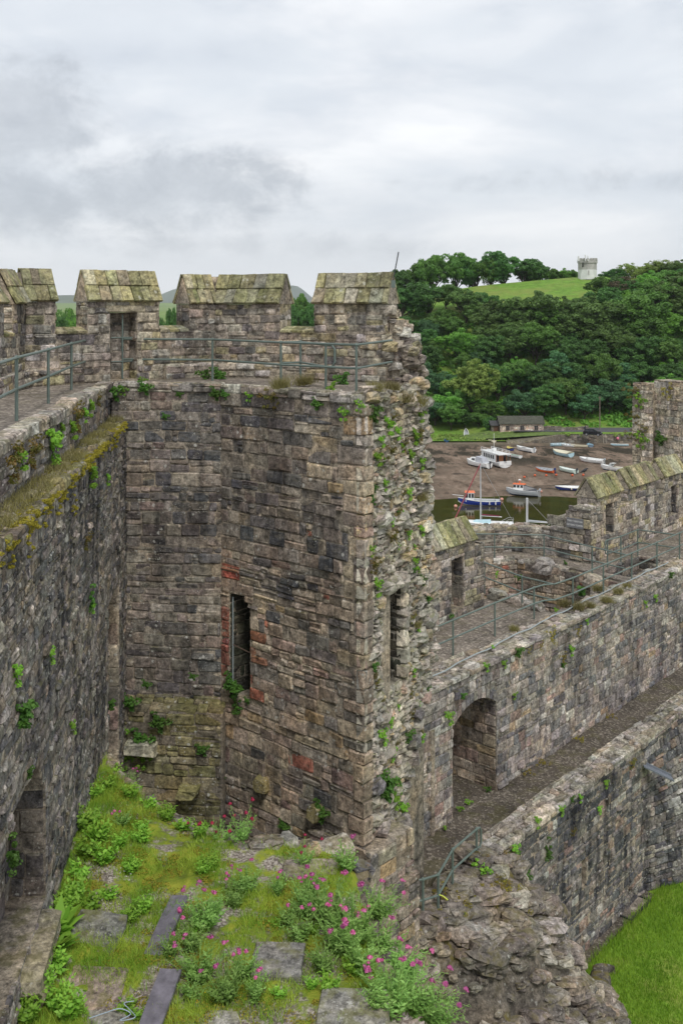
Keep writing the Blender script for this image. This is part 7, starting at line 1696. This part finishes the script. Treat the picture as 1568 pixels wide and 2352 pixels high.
wall_tufts('in the mossy inner corner of the tower', FA2, [(298, 1613, .4, 'g'), (275, 1675, .36, 'y'), (325, 1707, .45, 'g'), (366, 1663, .4, 'g'), (337, 1572, .2, 'g'), (444, 1555, .18, 'g'), (466, 1725, .26, 'g'), (330, 1740, .3, 'y'), (290, 1740, .3, 'y')], 'inner corner tufts')
wall_tufts('growing on the tower face around the slit doorway', FB, [(540, 1578, .45, 'g'), (546, 1612, .3, 'h'), (740, 1868, .36, 'g'), (655, 1900, .26, 'g'), (514, 1788, .18, 'g'), (570, 1610, .14, 'g')], 'doorway tufts')
random.seed(78)
RT = [(random.uniform(855, 975), random.uniform(930, 1720), random.uniform(.1, .2), random.choice('yygrs')) for _ in range(45)]
RT = [q for q in RT if not (870 < q[0] < 935 and 1330 < q[1] < 1600)] + [(850, 1261, .2, 'y'), (856, 1300, .3, 'r'), (862, 1343, .3, 'y'), (901, 1234, .24, 'r'), (935, 1225, .2, 'y'), (964, 1335, .24, 'g'), (979, 1378, .18, 'g'), (960, 1452, .2, 'y'), (854, 1535, .2, 'g'), (946, 1540, .2, 'y'), (874, 1687, .28, 'y'), (932, 1695, .28, 'g'), (897, 1726, .26, 'y'), (966, 1691, .2, 'y'), (975, 1585, .2, 'g'), (893, 1656, .2, 'y'),
  (852, 954, .34, 'g'), (887, 975, .36, 'y'), (909, 990, .24, 'y'), (927, 925, .32, 's'), (949, 1000, .28, 'y'), (862, 1050, .3, 'y'), (871, 1010, .22, 'y'), (893, 1040, .3, 'r'), (924, 1022, .24, 'r'), (955, 930, .35, 's'), (940, 1045, .24, 'y'), (965, 1060, .24, 'y'), (935, 1130, .26, 'y'), (960, 1150, .3, 's'), (880, 1110, .22, 'y'), (910, 1180, .24, 'r'), (965, 1215, .24, 'y'), (850, 1150, .22, 'g'), (945, 1420, .2, 'r'), (950, 1290, .22, 'y'), (880, 1815, .5, 'g'), (905, 1832, .3, 'y'), (922, 1858, .32, 'y'), (912, 1880, .22, 'm'), (870, 1790, .3, 'g'), (960, 950, .3, 'y'), (960, 1000, .26, 'r')]
for (wh, a_, c_) in (('high in the broken tower end', 0, 1100), ('halfway down the broken tower end', 1100, 1500), ('low in the broken tower end', 1500, 9999)):
    wall_tufts(wh, FE, [q for q in RT if a_ <= q[1] < c_], 'rubble end tufts')

wall_tufts('on the face of the upper terrace wall', FU, [(1186, 1500, .28, 'g'), (1155, 1523, .2, 'y'), (1309, 1492, .26, 'y'), (1264, 1453, .36, 'm'), (1291, 1508, .3, 'm'), (1240, 1480, .22, 'm'), (1028, 1645, .3, 'y'), (1178, 1594, .22, 'y'), (1114, 1530, .2, 'y'), (1326, 1445, .24, 'm'), (1290, 1530, .18, 'g'), (1502, 1371, .25, 'y'), (1537, 1322, .25, 'g'), (1480, 1385, .2, 'y'), (1345, 1425, .18, 'y'), (1060, 1600, .18, 'g'), (1213, 1490, .2, 'm')], 'upper wall tufts')
TF = lambda z: (lambda u, v, w: (u, v, z + w))
def flat_tufts(where, z, lst, group):
    for (x, y, s, k) in lst:
        p = PZ(x, y, z); lab = {'g': 'green leafy clump', 'y': 'bright green clump', 's': 'dry grass clump', 'r': 'rust-tinged clump', 'm': 'golden moss clump'}[k] + ' ' + where
        plant(TP_[k], p + Vector((0, 0, .02)), s, lab, group, rot=(R(90) if k in 'm' else random.uniform(-.2, .2), 0, random.uniform(0, 6.28)) if k != 's' else None)
flat_tufts('on the coping of the upper terrace wall', ZU + .03, [(1295, 1393, .3, 's'), (1330, 1400, .3, 's'), (1373, 1358, .28, 's'), (1393, 1384, .3, 's'), (1420, 1364, .26, 's'), (1275, 1405, .2, 'y'), (1355, 1395, .22, 's'), (1440, 1350, .2, 's'), (1130, 1490, .18, 'y'), (1180, 1450, .2, 's')], 'upper coping clumps')
flat_tufts('at the foot of the tower battlement', ZW + .02, [(75, 845, .42, 'g'), (100, 848, .38, 'g'), (475, 868, .32, 'g'), (509, 867, .35, 'g'), (781, 880, .32, 'g'), (700, 884, .3, 's'), (765, 893, .26, 'y'), (645, 892, .3, 's'), (860, 900, .26, 's'), (330, 874, .16, 'y'), (900, 896, .26, 's')], 'battlement foot clumps')
wall_tufts('on the dark face of the lower wall', lambda u, v, w: FU(u, v, 1.98 + w), [(1256, 1950, .28, 'h'), (1197, 1993, .36, 'h'), (1231, 1886, .24, 'y'), (1286, 1858, .24, 'y'), (1314, 1910, .2, 'r'), (1389, 1798, .22, 'y'), (1449, 1752, .28, 'r'), (1179, 1948, .3, 'y'), (1374, 1858, .2, 'y'), (1330, 1832, .18, 'y'), (1165, 1965, .3, 'r'), (1310, 1838, .18, 'g')], 'lower wall tufts')
flat_tufts('beside the lower terrace path', ZL + .05, [(1075, 1845, .18, 'y'), (1055, 1862, .18, 'y'), (1020, 1905, .14, 'y'), (1120, 1818, .16, 'g'), (1150, 1800, .2, 'y'), (1245, 1755, .26, 'm'), (1210, 1780, .24, 'm'), (1330, 1700, .26, 'm'), (1400, 1650, .24, 'm')], 'lower path clumps')
flat_tufts('inside the cistern tower', ZU, [(1067, 1405, .26, 'g'), (1025, 1421, .36, 'g'), (1192, 1330, .2, 'g'), (1142, 1320, .18, 'y'), (1332, 1363, .36, 'g'), (1300, 1295, .16, 'g')], 'cistern clumps')
wall_tufts('on the stair turret of the right tower', fr1, [(1476, 1008, .6, 'y'), (1473, 918, .55, 'y'), (1456, 900, .55, 'r'), (1458, 960, .5, 'r'), (1457, 1000, .5, 'r'), (1480, 985, .35, 'r')], 'turret tufts')
wall_tufts('on the main face of the right tower', fr2, [(1519, 1011, .6, 'g'), (1535, 893, .55, 'm')], 'right tower tufts')
for (x, y, z, s, k) in ((1110, 2000, -15.3, .35, 'y'), (1075, 2045, -15.5, .35, 'y'), (1095, 1985, -15.2, .3, 'r'), (1040, 2090, -15.7, .4, 'm'), (1075, 2120, -16.1, .36, 'm'), (960, 2180, -16.2, .35, 'm'), (1130, 2130, -16.6, .3, 'r'), (1010, 2150, -16.1, .3, 'm'), (1225, 2230, -18.5, .25, 'y'), (1060, 2240, -17.2, .2, 'g'), (1160, 2090, -16.2, .4, 'm'), (1190, 2110, -16.5, .35, 'm'), (1100, 2080, -15.9, .45, 'm'), (1050, 2130, -16.0, .4, 'm'), (1020, 2070, -15.7, .35, 'm'), (985, 2150, -16.0, .4, 'm'), (1140, 2160, -16.9, .35, 'm'), (1110, 2240, -17.5, .35, 'm'), (930, 2130, -15.9, .3, 'g'), (1150, 2260, -18.2, .25, 'r')):
    p = PZ(x, y, z); p.z = max(p.z, mz(p.x, p.y)) + .03
    plant(TP_[k], p, s, {'y': 'bright green clump', 'r': 'rust-tinged clump', 'm': 'golden moss clump', 'g': 'green leafy clump'}[k] + ' among the tumbled stones of the rubble heap', 'rubble heap clumps', rot=(R(90) if k == 'm' else 0, 0, random.uniform(0, 6)))
# daisies and buttercups
def posy(lst, mat, label, name, r_=.02):
    p0 = spot(*lst[0]); t = thing(name, label, 'flower', p0); st = MB(); nr = np.random.default_rng(len(lst))
    for (x, y) in lst:
        q = spot(x, y) - p0; st.tube([q, q + Vector((0, 0, .13))], .004, 4, caps=False); V, Fc, C = flower_ball(q + Vector((0, 0, .14)), (0, 0, 1), r_, 10, nr); LO('flower_head', V, Fc, mat, t, C)
    st.lo('stems', M['lf_weed'], t, tint=True)
posy([(278, 2010), (268, 2016), (285, 2018), (262, 2012), (276, 2022), (290, 2030), (300, 2024), (296, 2038)], M['whitefl'], 'little white daisies in the grass beside the left wall', 'daisies')
posy([(134, 2168), (128, 2205), (472, 2300), (452, 2322)], M['yelfl'], 'small yellow buttercups dotted in the weeds at lower left', 'buttercups', .03)
for r in PROTO:
    for ch in list(r.children): bpy.data.objects.remove(ch)
    bpy.data.objects.remove(r)

# ------------------------------------------------------------------ labels that would be shared get an ordinal by place
ORD = ['leftmost', 'second from left', 'third from left', 'fourth from left', 'fifth from left', 'sixth from left', 'seventh from left', 'eighth from left', 'ninth from left', 'tenth from left', 'eleventh from left', 'twelfth from left', 'thirteenth from left', 'fourteenth from left', 'fifteenth from left', 'sixteenth from left']
by = {}
for o in COL.objects:
    if o.parent is None and o.get('label') and o.get('group'): by.setdefault(o['label'], []).append(o)
for lab, L in by.items():
    if len(L) > 1:
        L.sort(key=lambda o: o.location.x / max(o.location.y, 1))
        for i, o in enumerate(L):
            if i < len(ORD): o['label'] = lab + ', ' + ORD[i]

# ------------------------------------------------------------------ the air over the river and the far hills
hm_, hb, hbs, ht = new_mat('air')
ht.nodes.remove(hbs)
vol = ht.nodes.new('ShaderNodeVolumePrincipled'); vol.inputs['Color'].default_value = (0.9, 0.95, 1.0, 1); vol.inputs['Density'].default_value = 6.5e-5; vol.inputs['Anisotropy'].default_value = 0.2
ht.links.new(vol.outputs[0], ht.nodes['Material Output'].inputs['Volume'])
mb = MB(); mb.box(-7200, 7200, -130, 11300, -38, 420); o = mb.wo('haze', hm_); props(o, 'thin pale haze in the air over the river and far hills', 'haze', kind='stuff')
